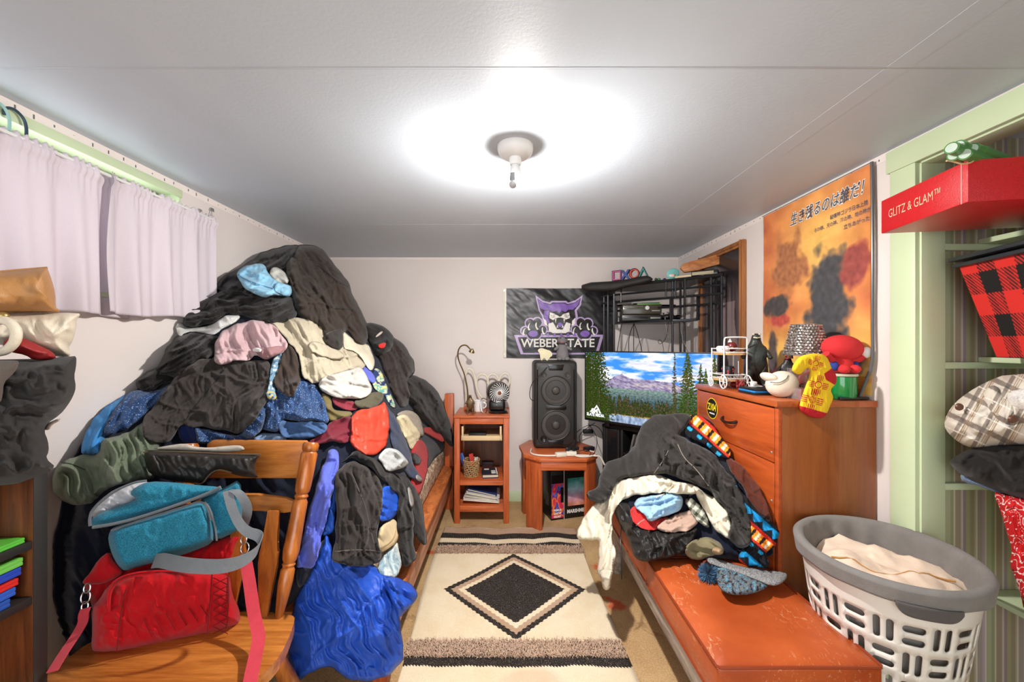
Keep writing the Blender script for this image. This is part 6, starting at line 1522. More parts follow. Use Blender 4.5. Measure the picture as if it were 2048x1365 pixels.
def pic_colour(u, v):
    r = np.zeros((len(u), 3)); n = pn(u * 11, v * .8, 61) + .5 * pn(u * 26, v * 1.2, 62)
    k = np.clip(.5 + n, 0, 1)[:, None]; r[:] = np.array((52, 46, 48)) * (1 - k) + np.array((120, 104, 104)) * k
    m = (np.abs(u - .74 - .05 * np.sin(v * 9)) < .16) & (v < .62); r[m] = (r[m] * .4 + np.array((168, 148, 146)) * .6)
    top = np.clip((v - .62) * 5, 0, 1)[:, None]; r = r * (1 - top) + np.array((44, 38, 40)) * top
    sh = np.clip(fbm(u * 3 + v * 4, v * 2, 66) - .35, 0, 1)[:, None]; r = r + sh * 90 * top  # pale sheen painted into the upper part of the print
    return np.clip(r, 0, 255)
link_mesh('picture_print', panel(90, 140, lambda u, v: (np.full_like(u, XR - .012), GY1 - .045 + (GY0 - GY1 + .09) * u, GZ0 + .045 + (GZ1 - GZ0 - .09) * v), pic_colour, ATTR('picture_print', .3, coat=.4), 'picture_print'), gf)

# ================================================================== on and around the rack
mat_ = MB(); cl_pts = [(.66, 3.30), (.90, 3.02), (1.06, 2.86), (1.13, 2.95), (.96, 3.30), (.86, 3.50), (.70, 3.52)]
def matz(x, y): return 1.905
pillow('foam_mat', 'black folded mat lying over the top of the metal rack', 'mat', [(1163, 566), (1240, 562), (1290, 551), (1300, 553), (1308, 560), (1290, 568), (1250, 576), (1225, 584), (1163, 584)], lerpx(1163, 3.34, 1300, 3.06), .10, M('black_mat', (34, 32, 31), .7), amp=.003, pw=.03, step=3)
sg = thing('symbol_sign', 'coloured sign of four outlined shapes standing on the black mat', 'sign', P(1258, 560, 3.22))
def outline_shape(outer, inner, c, nm, name):
    u_ = (Vector((.80, -.60, 0))).normalized(); o_ = P(nm[0], nm[1], nm[2])
    m = M('sign_' + name, c, .35, var=.04); dk = M('sign_edge', (58, 50, 50), .4)
    n = len(outer); b = MB(); w = u_.cross(Vector((0, 0, 1))).normalized() * .03
    A = [b.bm.verts.new(o_ + u_ * x + Vector((0, 0, z))) for x, z in outer]; Bv = [b.bm.verts.new(o_ + u_ * x + Vector((0, 0, z))) for x, z in inner]
    A2 = [b.bm.verts.new(v.co - w) for v in A]; B2 = [b.bm.verts.new(v.co - w) for v in Bv]
    for i in range(n):
        j = (i + 1) % n
        for q in ((A[i], A[j], Bv[j], Bv[i]), (A2[i], B2[i], B2[j], A2[j]), (A[i], A2[i], A2[j], A[j]), (Bv[i], Bv[j], B2[j], B2[i])): b.bm.faces.new(q)
    b.build(name, m, sg, smooth=False)
    MB().tube([o_ + u_ * x * 1.02 + Vector((0, 0, z)) + w.normalized() * .0015 for x, z in outer], .003, 5, closed=True).build('outline', dk, sg)
R_ = .04
outline_shape([(-.036, 0), (.036, 0), (.036, .078), (-.036, .078)], [(-.026, .010), (.026, .010), (.026, .068), (-.026, .068)], (196, 92, 150), (1233, 561, 3.25), 'square')
xo = [(-.036, 0), (-.02, 0), (0, .028), (.02, 0), (.036, 0), (.012, .039), (.036, .078), (.02, .078), (0, .05), (-.02, .078), (-.036, .078), (-.012, .039)]
b = MB(); u_ = Vector((.8, -.6, 0)); o_ = P(1250, 559, 3.23); b.prism(xo, (o_, u_, (0, 0, 1)), -.03); b.build('cross', M('sign_cross', (66, 88, 150), .35), sg, smooth=False)
outline_shape([(.039 * math.cos(a), .039 + .039 * math.sin(a)) for a in [2 * math.pi * i / 20 for i in range(20)]], [(.028 * math.cos(a), .039 + .028 * math.sin(a)) for a in [2 * math.pi * i / 20 for i in range(20)]], (206, 74, 62), (1268, 557, 3.20), 'circle')
outline_shape([(-.042, 0), (.042, 0), (0, .088)], [(-.027, .010), (.027, .010), (0, .064)], (40, 136, 128), (1286, 556, 3.16), 'triangle')
# carved wood, painted egg, books on the rack
cw = [(1332, 538), (1338, 530), (1352, 526), (1380, 523), (1400, 515), (1416, 511), (1426, 514), (1426, 522), (1412, 528), (1404, 536), (1385, 539), (1366, 545), (1340, 547)]
MB().prism([((px - 1332) / F * 3.0, (547 - py) / F * 3.0 + .0) for px, py in [(x + 26, y) for x, y in cw]], (P(1332, 547, 3.02), (.93, -.36, 0), (0, 0, 1)), -.045, .006).build('carved_wood', WOOD('raw_wood', (136, 74, 30), (200, 132, 70), 'x', .55), None, 'rough carved piece of brown wood lying on top of the rack', 'wood carving')
eg = P(1346, 546, 3.06)
egg = thing('painted_oval', 'turquoise painted oval plaque leaning on the rack top', 'plaque', (eg.x, eg.y, 1.905))
MB().ell((eg.x, eg.y, 1.955), (.050, .010, .042), 24, 12, Matrix.Rotation(-.5, 4, 'Y')).build('oval_board', M('turquoise_paint', (120, 190, 186), .4), egg)
MB().ell((eg.x - .012, eg.y - .010, 1.94), (.022, .003, .012), 14, 8).build('painted_motif', M('motif_cream', (232, 214, 190), .5), egg)
MB().ell((eg.x + .008, eg.y - .0105, 1.943), (.008, .002, .006), 10, 6).build('painted_motif', M('motif_orange', (214, 110, 50), .5), egg)
pb = P(1374, 551, 2.98)
MB(frame_matrix((pb.x, pb.y, 1.905), -.75)).box(-.07, .07, -.05, .05, 0, .02, .002).build('book', M('cream_cover', (206, 188, 146), .6), None, 'thin cream paperback lying flat on the rack top', 'book')
pb = P(1411, 549, 2.88)
bx_ = thing('game_box', 'black glossy flat box lying on the rack top beside the cream paperback', 'box', (pb.x, pb.y, 1.905))
MB(frame_matrix((pb.x, pb.y, 1.905), -.6)).box(-.085, .085, -.06, .06, 0, .034, .003).build('box_body', M('gloss_black', (30, 28, 24), .15), bx_)
MB(frame_matrix((pb.x, pb.y, 1.905), -.6)).box(-.08, .06, -.061, -.06, .006, .028).build('gold_print', M('gold_print', (120, 104, 50), .4), bx_, smooth=False)
for k, (px, c) in enumerate(((1312, (34, 60, 44)), (1318, (60, 120, 70)), (1329, (34, 44, 90)))):
    q = P(px, 553, 3.08); MB().ell((q.x, q.y, 1.916), (.012, .012, .011), 10, 6).build('small_toy', M('toy_%d' % k, c, .4), None, ('tiny dark green bead on the rack top beside the sign', 'tiny bright green bead on the rack top', 'tiny dark blue bead on the rack top beside the turquoise plaque')[k], 'bead', 'beads on the rack')
# consoles on the hanging shelf
SHZ = 1.603
CMX = frame_matrix(P(1244, 640, 3.16).to_tuple()[:2] + (SHZ,), -.17)
dv = thing('disc_player', 'flat black disc player on the hanging shelf under the console', 'disc player', (1.05, 3.2, SHZ))
MB(CMX).box(0, .30, 0, .22, 0, .046, .004).build('player_body', M('console_black', (30, 30, 30), .35), dv)
MB(CMX).box(.02, .20, -.002, .002, .014, .030, .001).build('disc_slot', M('slot_black', (14, 14, 14), .3), dv)
MB(CMX).box(.215, .29, -.002, .002, .012, .026, .001).build('ports', M('port_grey', (120, 120, 120), .4), dv)
gc = thing('game_console', 'glossy dark game console with round power button on the disc player', 'game console', (1.05, 3.2, SHZ + .048))
MAT_XB = M('console_gloss', (62, 58, 48), .2, var=.05)
MB(CMX).box(.004, .30, .0, .24, .048, .126, .008).build('console_body', MAT_XB, gc)
MB(CMX).box(.012, .16, -.003, .004, .100, .118, .001).build('disc_tray', M('tray_gloss', (84, 80, 70), .2), gc)
bm_ = MB(CMX); bm_.lathe([(0, .004), (.016, .004), (.018, 0), (.018, -.003)], (.19, -.003, .098), 20, Matrix.Rotation(math.pi / 2, 4, 'X')); bm_.build('power_button', MAT_STEEL, gc)
MB(CMX).box(.225, .285, -.003, .004, .070, .080, .001).build('ports', M('port_grey', (120, 120, 120), .4), gc)
link_mesh('lettering', text_mesh('XBOX 360', .016, (CMX @ Vector((.05, -.0035, .109)), CMX.to_3x3() @ Vector((1, 0, 0)), (0, 0, 1)), M('port_grey', (120, 120, 120), .4), width=.05), gc)
gcz = thing('game_case', 'green spined game case lying on top of the game console', 'game case', (1.12, 3.2, SHZ + .13))
MB(CMX).box(.12, .30, .02, .15, .127, .134, .001).build('case_lid', M('case_green', (110, 170, 80), .3), gcz)
MB(CMX).box(.10, .29, .03, .16, .135, .142, .001).build('cover', MAT_BLACK, gcz)
for k, (dx, dy, an) in enumerate(((.36, .03, .5), (.36, .13, -.3))):
    cm = CMX @ Matrix.Translation((dx, dy, .0)) @ Matrix.Rotation(an, 4, 'Z')
    ctl = thing('game_controller', ('black game controller with raised grips nearest the shelf edge', 'black game controller lying at the back of the hanging shelf')[k], 'controller', cm.translation, 'controllers on the hanging shelf')
    MB(cm).ell((0, 0, .028), (.055, .03, .024), 16, 8).build('controller_body', MAT_BLACK, ctl)
    for s_ in (-1, 1):
        MB(cm).ell((s_ * .055, -.028, .024), (.022, .036, .019), 12, 8).build('grip', MAT_BLACK, ctl)
        MB(cm).lathe([(0, 0), (.005, 0), (.005, .012), (.009, .014), (.009, .018), (0, .019)], (s_ * .02, -.008, .048), 10).build('thumb_stick', M('port_grey', (120, 120, 120), .4), ctl)
# cables hanging below the shelf
def cable(label, pts, r=.003, mat=None, name='cable', cat='cable', group='cables hanging under the rack'):
    return MB().tube(chaikin3([P(*p) for p in pts], 3), r, 6).build(name, mat or MAT_BLACK, None, label, cat, group)
cable('black cable hanging nearest the flag under the rack shelf', [(1244, 644, 3.32), (1240, 670, 3.36), (1234, 705, 3.42), (1232, 730, 3.46)])
cable('black cable bowing outward below the console', [(1270, 644, 3.26), (1262, 660, 3.3), (1257, 680, 3.36), (1258, 710, 3.42), (1259, 740, 3.46)])
cable('straight black cable in the middle below the console', [(1268, 644, 3.28), (1267, 670, 3.34), (1268, 740, 3.46)])
cable('black cable slanting toward the screen middle below the console', [(1268, 646, 3.24), (1276, 670, 3.28), (1286, 710, 3.38), (1288, 740, 3.42)])
cable('thin black looped cable under the controllers', [(1336, 642, 3.06), (1336, 665, 3.1), (1328, 684, 3.15), (1318, 690, 3.17), (1316, 681, 3.17), (1322, 680, 3.17), (1326, 690, 3.17), (1328, 712, 3.19), (1328, 735, 3.20)], .002)
MAT_CHK = M('braided_black_white', (150, 150, 150), .6, var=.9, vscale=180)
cable('speckled braided cable hanging by the looped cable', [(1330, 634, 3.05), (1332, 660, 3.08), (1340, 682, 3.12), (1336, 705, 3.16), (1334, 735, 3.18)], .003, MAT_CHK)
cable('speckled braided cable hanging nearest the picture frame', [(1362, 636, 2.99), (1362, 670, 3.04), (1372, 695, 3.07), (1378, 712, 3.08), (1380, 735, 3.09)], .003, MAT_CHK)

# ================================================================== side table things
spx0, spx1, spy, spz0, spz1 = .222, .577, 3.235, TZ + .001, TZ + .715
sp = thing('loudspeaker', 'tall black party speaker with two woofers on the side table', 'loudspeaker', (.4, 3.38, TZ))
MAT_SPK = M('speaker_black', (42, 41, 40), .5, bump=.25, bscale=350, var=.06); MAT_CONE = M('speaker_cone', (62, 58, 54), .55, var=.08); MAT_GLOSS = M('speaker_gloss', (24, 24, 24), .22)
MB().box(spx0, spx1, spy + .012, spy + .30, spz0, spz1, .035, seg=4).build('cabinet', MAT_SPK, sp)
def rrect(x0, x1, z0, z1, r, n=6):
    p = []
    for (cx, cz, a0) in ((x1 - r, z1 - r, 0), (x0 + r, z1 - r, 90), (x0 + r, z0 + r, 180), (x1 - r, z0 + r, 270)):
        for i in range(n + 1):
            a = math.radians(a0 + 90 * i / n); p.append((cx + r * math.cos(a), cz + r * math.sin(a)))
    return p
MB().prism(rrect(spx0 + .035, spx1 - .035, spz0 + .04, spz1 - .03, .04), ((0, spy + .014, 0), (1, 0, 0), (0, 0, 1)), .012, .004).build('grille', MAT_SPK, sp)
xc = (spx0 + spx1) / 2
for zc in (spz0 + .195, spz0 + .475):
    w_ = MB(); w_.lathe([(0, .006), (.03, .012), (.035, .002), (.075, -.004), (.085, .006), (.115, .008), (.125, .003)], (xc, spy + .004, zc), 36, Matrix.Rotation(math.pi / 2, 4, 'X')); w_ = w_.build('woofer', MAT_CONE, sp)
    MB().ell((xc, spy - .006, zc), (.032, .012, .032), 20, 8).build('dust_cap', MAT_CONE, w_)
    MB().tube([(xc + .118 * math.cos(a), spy - .004, zc + .118 * math.sin(a)) for a in [i * math.pi / 18 for i in range(36)]], .006, 6, closed=True).build('surround', MAT_SPK, w_)
for dx in (-.095, .095):
    MB().lathe([(0, .004), (.014, .008), (.018, .0), (.026, .003), (.028, -.004)], (xc + dx, spy + .003, spz1 - .115), 20, Matrix.Rotation(math.pi / 2, 4, 'X')).build('tweeter', MAT_CONE, sp)
MB().lathe([(0, .002), (.02, .002), (.024, .005), (.028, -.004)], (xc - .1, spy + .003, spz0 + .085), 20, Matrix.Rotation(math.pi / 2, 4, 'X')).build('port', MAT_GLOSS, sp)
MB().prism(rrect(xc - .085, xc + .085, spz0 + .318, spz0 + .358, .012), ((0, spy + .004, 0), (1, 0, 0), (0, 0, 1)), .006, .002).build('control_panel', MAT_GLOSS, sp)
for z in (spz1 - .075, spz0 + .03):
    MB().prism([(xc - .055, z), (xc + .055, z), (xc + .065, z + .045), (xc - .065, z + .045)], ((0, spy + .004, 0), (1, 0, 0), (0, 0, 1)), .008, .003).build('logo_panel', MAT_GLOSS, sp)
for s_ in (spx0 + .028, spx1 - .028):
    MB().tube([(s_, spy + .008, spz0 + .08), (s_, spy + .008, spz1 - .07)], .005, 8).build('light_strip', MAT_GLOSS, sp)
MB().tube(chaikin3([P(1102, 722, 3.30), P(1092, 738, 3.22), P(1078, 752, 3.20), P(1062, 768, 3.22), P(1058, 795, 3.24), P(1066, 803, 3.28), P(1072, 798, 3.34)], 3), .003, 6).build('speaker_cable', MAT_BLACK, None, 'thin black cable looping off the top of the tall speaker', 'cable')
# toys on the speaker
MAT_PLUSH = M('grey_plush', (120, 116, 118), .95, bump=.8, bscale=220, var=.12)
MAT_RED2 = M('toy_red', (196, 40, 36), .5); MAT_WTOY = M('toy_white', (236, 234, 226), .5)
pz = spz1 + .001
pc_ = P(1125, 722, 3.33); pl = thing('plush_toy', 'small grey plush lizard sitting on top of the tall speaker', 'plush toy', (pc_.x, pc_.y, pz))
MB().lathe([(0, 0), (.045, .004), (.054, .03), (.05, .07), (.042, .10), (.036, .13), (0, .15)], (pc_.x, pc_.y, pz), 20).build('body', MAT_PLUSH, pl)
MB().ell((pc_.x - .002, pc_.y - .012, pz + .168), (.044, .045, .034), 18, 12).build('head', MAT_PLUSH, pl)
MB().ell((pc_.x - .002, pc_.y - .046, pz + .158), (.03, .018, .018), 14, 8).build('snout', MAT_PLUSH, pl)
MB().tube(chaikin3([(pc_.x - .034, pc_.y - .044, pz + .160), (pc_.x - .002, pc_.y - .065, pz + .148), (pc_.x + .030, pc_.y - .044, pz + .160)], 2), .0035, 6).build('mouth', MAT_RED2, pl)
for s_ in (-1, 1):
    MB().tube([(pc_.x + s_ * .035, pc_.y - .01, pz + .11), (pc_.x + s_ * .062, pc_.y - .03, pz + .095), (pc_.x + s_ * .072, pc_.y - .035, pz + .088)], [.014, .012, .008], 10).build('arm', MAT_PLUSH, pl)
    MB().ell((pc_.x + s_ * .03, pc_.y - .045, pz + .016), (.024, .03, .016), 12, 8).build('foot', MAT_PLUSH, pl)
    MB().ell((pc_.x + s_ * .02 - .002, pc_.y - .045, pz + .185), (.007, .006, .004), 8, 6).build('eye', MAT_BLACK, pl)
dc = P(1092, 722, 3.34)
dcut = [(-.045, 0), (-.03, 0), (-.026, .02), (-.01, .024), (0, 0), (.016, 0), (.03, .03), (.05, .035), (.052, .06), (.03, .085), (-.0, .088), (-.03, .104), (-.062, .098), (-.07, .075), (-.05, .062), (-.05, .03)]
dn = thing('wooden_cutout', 'pale cream wooden dinosaur cutout on the speaker beside the plush', 'ornament', (dc.x, dc.y, pz))
MB().prism([tuple(q) for q in chaikin(dcut, 1)], ((dc.x, dc.y, pz), (1, 0, 0), (0, 0, 1)), .014, .002).build('cutout', M('pale_cutout', (228, 218, 180), .6), dn)
for dx, dz in ((-.05, .085), (-.04, .09), (-.03, .088)): MB().ell((dc.x + dx, dc.y - .0145, pz + dz), (.0025, .001, .0025), 8, 5).build('spot', MAT_BLACK, dn)
# power strips and adapters
MAT_CORDW = M('white_cord', (222, 216, 200), .5, var=.04); MAT_ADP = M('adapter_black', (30, 30, 32), .4)
ps1 = thing('power_strip', 'white power strip with plugs lying on the side table', 'power strip', P(1120, 909, 3.0))
qx = P(1120, 909, 3.03)
MB(frame_matrix((qx.x, qx.y, TZ + .001), .25)).box(-.035, .05, -.022, .022, 0, .03, .006).build('strip_body', MAT_CORDW, ps1)
MB(frame_matrix((qx.x + .10, qx.y + .03, TZ + .001), -.1)).box(-.05, .03, -.03, .03, 0, .034, .006).build('strip_body', MAT_CORDW, ps1)
for k in range(4): MB(frame_matrix((qx.x + .06 + k * .026, qx.y + .03 + .02 * (k % 2), TZ + .035), .3 * k)).box(-.014, .014, -.012, .012, 0, .028, .004).build('plug', MAT_ADP, ps1)
ad = P(1188, 873, 3.42)
MB(frame_matrix((.66, 3.20, TZ + .001), .5)).box(-.045, .045, -.022, .022, 0, .03, .006).build('power_adapter', MAT_ADP, None, 'black power adapter brick lying behind the power strip', 'power adapter')
MB(frame_matrix((ad.x - .02, YB - .03, .62), .0)).box(-.045, .045, -.02, .02, 0, .035, .006).build('power_adapter', MAT_ADP, None, 'black power adapter hanging against the wall under the television', 'power adapter')
def tz(x, y, z=None): return (x, y, (TZ + .008) if z is None else z)
MB().tube(chaikin3([tz(.20, 3.22), tz(.18, 3.08), tz(.26, 3.02), tz(.42, 3.03), tz(.55, 3.04), tz(.66, 3.02), tz(.71, 3.03, TZ + .004), tz(.74, 3.02, TZ - .06)], 3), .006, 8).build('extension_cord', MAT_CORDW, None, 'white extension cord curling around the speaker foot', 'cord', 'white cords on the side table')
MB().tube(chaikin3([tz(.50, 3.08, TZ + .02), tz(.52, 3.005), tz(.60, 2.99), tz(.67, 3.03), tz(.70, 3.10), tz(.66, 3.16)], 3), .006, 8).build('extension_cord', MAT_CORDW, None, 'white cord looping at the table edge by the power strip', 'cord', 'white cords on the side table')
cable('tangled black cable lying across the power strip', [(1150, 905, 3.05), (1168, 900, 3.1), (1185, 905, 3.05), (1176, 915, 3.0), (1190, 908, 3.05), (1196, 880, 3.3), (1186, 860, 3.45), (1176, 848, 3.5)], .0025, None, 'cable', 'cable', 'cables under the television')
cable('black cable drooping from the television to the wall', [(1190, 846, 3.42), (1172, 858, 3.45), (1158, 870, 3.5), (1160, 885, 3.52)], .003, None, 'cable', 'cable', 'cables under the television')
cable('black cable sagging in an arc under the television corner', [(1150, 868, 3.5), (1170, 852, 3.5), (1190, 850, 3.48), (1204, 862, 3.46), (1206, 880, 3.44)], .003, None, 'cable', 'cable', 'cables under the television')
# boxed helmet under the table
HM = frame_matrix((.357, 3.205, .001), math.atan2(.115, .385))
hb = thing('product_box', 'black product box reading Marshmello standing under the side table', 'box', (.5, 3.3, 0))
MAT_CARD = M('black_card', (20, 20, 21), .3)
MB(HM).box(0, .40, 0, .24, 0, .395, .002).build('carton', MAT_CARD, hb)
def hp_(x, z, d=-.0015): return HM @ Vector((x, d, z))
hu = HM.to_3x3() @ Vector((1, 0, 0))
def swirl(u, v):
    n = fbm(u * 1.6, v * 3.2, 4, 3) * 2.2 + v * 3; k = np.mod(n, 3.0)
    r = np.zeros((len(u), 3)); r[:] = (214, 44, 96); r[k > .8] = (236, 120, 40); r[k > 1.5] = (120, 40, 130); r[k > 2.0] = (40, 100, 190); r[k > 2.5] = (226, 60, 60); r[(v > .80) | ((u > .75) & (v > .35) & (v < .7))] = (20, 20, 22)
    return r
def onbox(x0, x1, z0, z1):
    def f(u, v):
        p = np.stack([x0 + (x1 - x0) * u, np.full_like(u, -.0012), z0 + (z1 - z0) * v, np.ones_like(u)]); q = np.array(HM) @ p; return q[0], q[1], q[2]
    return f
link_mesh('swirl_print', panel(40, 120, onbox(.004, .108, .015, .36), swirl, ATTR('card_print', .3), 'swirl_print'), hb)
MB(HM).box(.112, .115, -.002, 0, .0, .395).build('white_rule', MAT_WHT, hb, smooth=False)
def irid(u, v):
    a = np.array((56, 140, 132)); b_ = np.array((150, 190, 206)); c_ = np.array((206, 160, 190)); d_ = np.array((222, 140, 110))
    t_ = v[:, None]; r = np.where(t_ > .6, b_ + (a - b_) * (t_ - .6) / .4, np.where(t_ > .3, c_ + (b_ - c_) * (t_ - .3) / .3, d_ + (c_ - d_) * t_ / .3))
    return np.clip(r + 24 * fbm(u * 3, v * 4, 8)[:, None] - 26 * (np.abs(u - .5)[:, None] * 2) ** 3, 0, 255)
link_mesh('helmet_print', panel(60, 70, onbox(.145, .32, .10, .325), irid, ATTR('card_print', .3), 'helmet_print'), hb)
link_mesh('lettering', text_mesh('MARSHMELLO', .040, (hp_(.245, .055, -.001), hu, (0, 0, 1)), MAT_WHT, bold=.0018, width=.21), hb)
for k, tx in enumerate(('PREMIUM', 'LIGHT UP', 'HELMET')): link_mesh('lettering', text_mesh(tx, .022, (hp_(.055, .078 - k * .026, -.002), hu, (0, 0, 1)), MAT_WHT, bold=.001, width=.065), hb)
lu = HM.to_3x3() @ Vector((0, -1, 0))
for k in range(7):
    MB(HM).box(-.0012, 0, .05, .05 + (.12, .10, .12, .09, .11, .12, .07)[k], .20 - k * .016, .204 - k * .016).build('text_line', M('print_grey', (110, 110, 110), .5), hb, smooth=False)

# ================================================================== things on the small shelf unit
fx = P(996, 830, 3.30); FZb = sz + .001
fn_ = thing('desk_fan', 'small black desk fan with round silver grille on the shelf unit', 'fan', (fx.x, fx.y, sz))
MAT_FAN = M('fan_black', (22, 21, 22), .22)
MB().lathe([(0, 0), (.075, 0), (.08, .012), (.07, .022), (0, .024)], (fx.x, fx.y, FZb), 28).build('base', MAT_FAN, fn_)
MB().box(fx.x - .075, fx.x + .06, fx.y - .05, fx.y + .06, FZb + .02, FZb + .11, .02, seg=3).build('housing', MAT_FAN, fn_)
FR = Matrix.Translation((fx.x - .002, fx.y, FZb + .165)) @ Matrix.Rotation(math.radians(18), 4, 'Z') @ Matrix.Rotation(math.pi / 2, 4, 'X')
MB(FR).lathe([(0, -.06), (.07, -.06), (.092, -.03), (.096, .02), (.088, .045), (.084, .045), (.084, .01), (0, .008)], (0, 0, 0), 36).build('shroud', MAT_FAN, fn_)
g_ = Matrix.Identity(4)
gr = MB(FR); gr.tube([(.083 * math.cos(a), .083 * math.sin(a), .046) for a in [i * math.pi / 20 for i in range(40)]], .0035, 6, closed=True); gr = gr.build('grille_ring', MAT_STEEL, fn_)
MAT_CHROME = M('satin_chrome', (214, 214, 212), .35, metal=.15, var=.04)
for k in range(22):
    a = 2 * math.pi * k / 22
    MB(FR).tube([( (.016 + (.081 - .016) * s_) * math.cos(a + s_ * .75), (.016 + (.081 - .016) * s_) * math.sin(a + s_ * .75), .047) for s_ in (0, .25, .5, .75, 1)], .0034, 5).build('grille_blade', MAT_CHROME, gr)
MB(FR).lathe([(0, .052), (.016, .050), (.018, .044)], (0, 0, 0), 18).build('grille_hub', M('copper', (176, 110, 80), .3, metal=.7), gr)
MB().ell((fx.x - .01, fx.y - .052, FZb + .07), (.006, .004, .006), 10, 6).build('knob', MAT_STEEL, fn_)
MB().tube(chaikin3([(fx.x + .03, fx.y - .05, FZb + .006), (fx.x + .08, fx.y - .06, FZb + .01), (.012, fx.y - .07, FZb + .006), (.0, fx.y - .03, FZb + .012), (fx.x + .05, fx.y + .02, FZb + .01)], 3), .0035, 6).build('cord', MAT_FAN, fn_)
MB().tube(chaikin3([P(974, 800, 3.32), P(966, 796, 3.31), P(962, 800, 3.30), P(960, 812, 3.28), P(965, 826, 3.26), P(971, 829, 3.26), P(974, 820, 3.28)], 3), .003, 6).build('cord', MAT_FAN, fn_)
lm = thing('gooseneck_lamp', 'slim brass gooseneck lamp bending over the shelf unit', 'lamp', P(932, 833, 3.45))
MAT_BRASS = M('aged_brass', (148, 120, 82), .3, metal=.75, var=.2)
MB().tube(chaikin3([P(930, 832, 3.45), P(936, 800, 3.46), P(935, 775, 3.46), P(928, 745, 3.46), P(917, 722, 3.45), P(915, 705, 3.43), P(921, 692, 3.41), P(932, 690, 3.39), P(939, 697, 3.375), P(942, 701, 3.37)], 3), .006, 8).build('gooseneck', MAT_BRASS, lm)
hdp = P(944, 702, 3.36)
MB().lathe([(.008, .016), (.012, .010), (.024, -.006), (.026, -.012), (.022, -.012), (0, -.002)], hdp, 20, Matrix.Rotation(.35, 4, 'Y') @ Matrix.Rotation(.35, 4, 'X')).build('lamp_head', MAT_BRASS, lm)
MB().box(hdp.x - .24 + .17, hdp.x + .02, 3.38, 3.46, FZb, FZb + .04, .006).build('base', W_PINE_X, lm)
# loops of white tubing against the wall
MAT_TUBE = M('white_tubing', (228, 222, 200), .4, var=.04)
lp = thing('light_tube', 'cream flexible light tube twisted into heart loops behind the fan', 'light tube', P(980, 832, 3.5))
for pts in ([(930, 832), (933, 795), (929, 760), (933, 742), (938, 737), (945, 742), (950, 756), (952, 775), (958, 790), (968, 800)],
            [(952, 770), (955, 752), (965, 748), (974, 753), (977, 765), (975, 790)],
            [(975, 768), (976, 754), (984, 748), (993, 751), (998, 762), (998, 785)],
            [(998, 764), (1002, 752), (1010, 746), (1018, 752), (1020, 765), (1012, 780), (1004, 790)]):
    MB().tube(chaikin3([P(x, y, 3.50) for x, y in pts], 3), .008, 8).build('tube_loop', MAT_TUBE, lp)
cu = P(957, 832, 3.36); cup = thing('mug', 'small white cup behind the bronze figurine on the shelf unit', 'cup', (cu.x, cu.y, sz))
MB().lathe([(0, .002), (.034, 0), (.038, .01), (.042, .085), (.044, .092), (.039, .092), (.036, .012), (0, .008)], (cu.x, cu.y, FZb), 24).build('cup_body', MAT_PORC, cup)
MB().tube(chaikin3([(cu.x + .04, cu.y, FZb + .075), (cu.x + .066, cu.y, FZb + .065), (cu.x + .062, cu.y, FZb + .035), (cu.x + .038, cu.y, FZb + .025)], 2), .005, 8).build('handle', MAT_PORC, cup)
# figurines: plain upright lizards
def skinned(name, verts, edges, radii, mat, parent, sub=2):
    me = bpy.data.meshes.new(name); me.from_pydata([tuple(v) for v in verts], edges, []); me.materials.append(mat)
    o = link_mesh(name, me, parent)
    md = o.modifiers.new('skin', 'SKIN'); md.use_smooth_shade = True
    for i, r in enumerate(radii):
        d = me.skin_vertices[0].data[i]; d.radius = (r, r)
    me.skin_vertices[0].data[0].use_root = True
    s2 = o.modifiers.new('sub', 'SUBSURF'); s2.levels = sub; s2.render_levels = sub
    return o
def lizard(name, label, base, h, mat, belly, group=None, face=-1.57):
    t_ = thing(name, label, 'figurine', base, group)
    ca, sa = math.cos(face), math.sin(face)
    def L(f, s_, z): return (base[0] + h * (f * ca - s_ * sa), base[1] + h * (f * sa + s_ * ca), base[2] + h * z)
    V = [L(0, 0, .36), L(.02, 0, .52), L(.02, 0, .68), L(.03, 0, .80), L(.06, 0, .90), L(.13, 0, .90),
         L(.0, .10, .30), L(.03, .13, .16), L(.0, .14, .05), L(.07, .15, .025), L(.0, -.10, .30), L(.03, -.13, .16), L(.0, -.14, .05), L(.07, -.15, .025),
         L(.05, .14, .64), L(.12, .20, .54), L(.18, .20, .52), L(.05, -.14, .64), L(.12, -.20, .54), L(.18, -.20, .52),
         L(-.14, .02, .22), L(-.24, .06, .10), L(-.30, .14, .05), L(-.28, .26, .03)]
    E = [(0, 1), (1, 2), (2, 3), (3, 4), (4, 5), (0, 6), (6, 7), (7, 8), (8, 9), (0, 10), (10, 11), (11, 12), (12, 13), (2, 14), (14, 15), (15, 16), (2, 17), (17, 18), (18, 19), (0, 20), (20, 21), (21, 22), (22, 23)]
    R = [.16, .16, .14, .085, .075, .05, .11, .07, .05, .045, .11, .07, .05, .045, .06, .045, .035, .06, .045, .035, .10, .065, .04, .015]
    skinned('body', V, E, [r * h for r in R], mat, t_)
    for s_ in (-1, 1): MB().ell(L(.12, s_ * .045, .93), (.010 * h * 2, .010 * h * 2, .010 * h * 2), 8, 6).build('eye', belly, t_)
    MB().tube([L(.155, -.05, .875), L(.185, 0, .865), L(.155, .05, .875)], .012 * h, 6).build('mouth', belly, t_)
    return t_
fgp = P(940, 838, 3.20)
lizard('bronze_figurine', 'small bronze coloured reptile figurine at the front of the shelf unit', (fgp.x, fgp.y + .02, sz + .001), .165, M('bronze_toy', (104, 82, 54), .4, metal=.4, var=.25), MAT_BLACK)
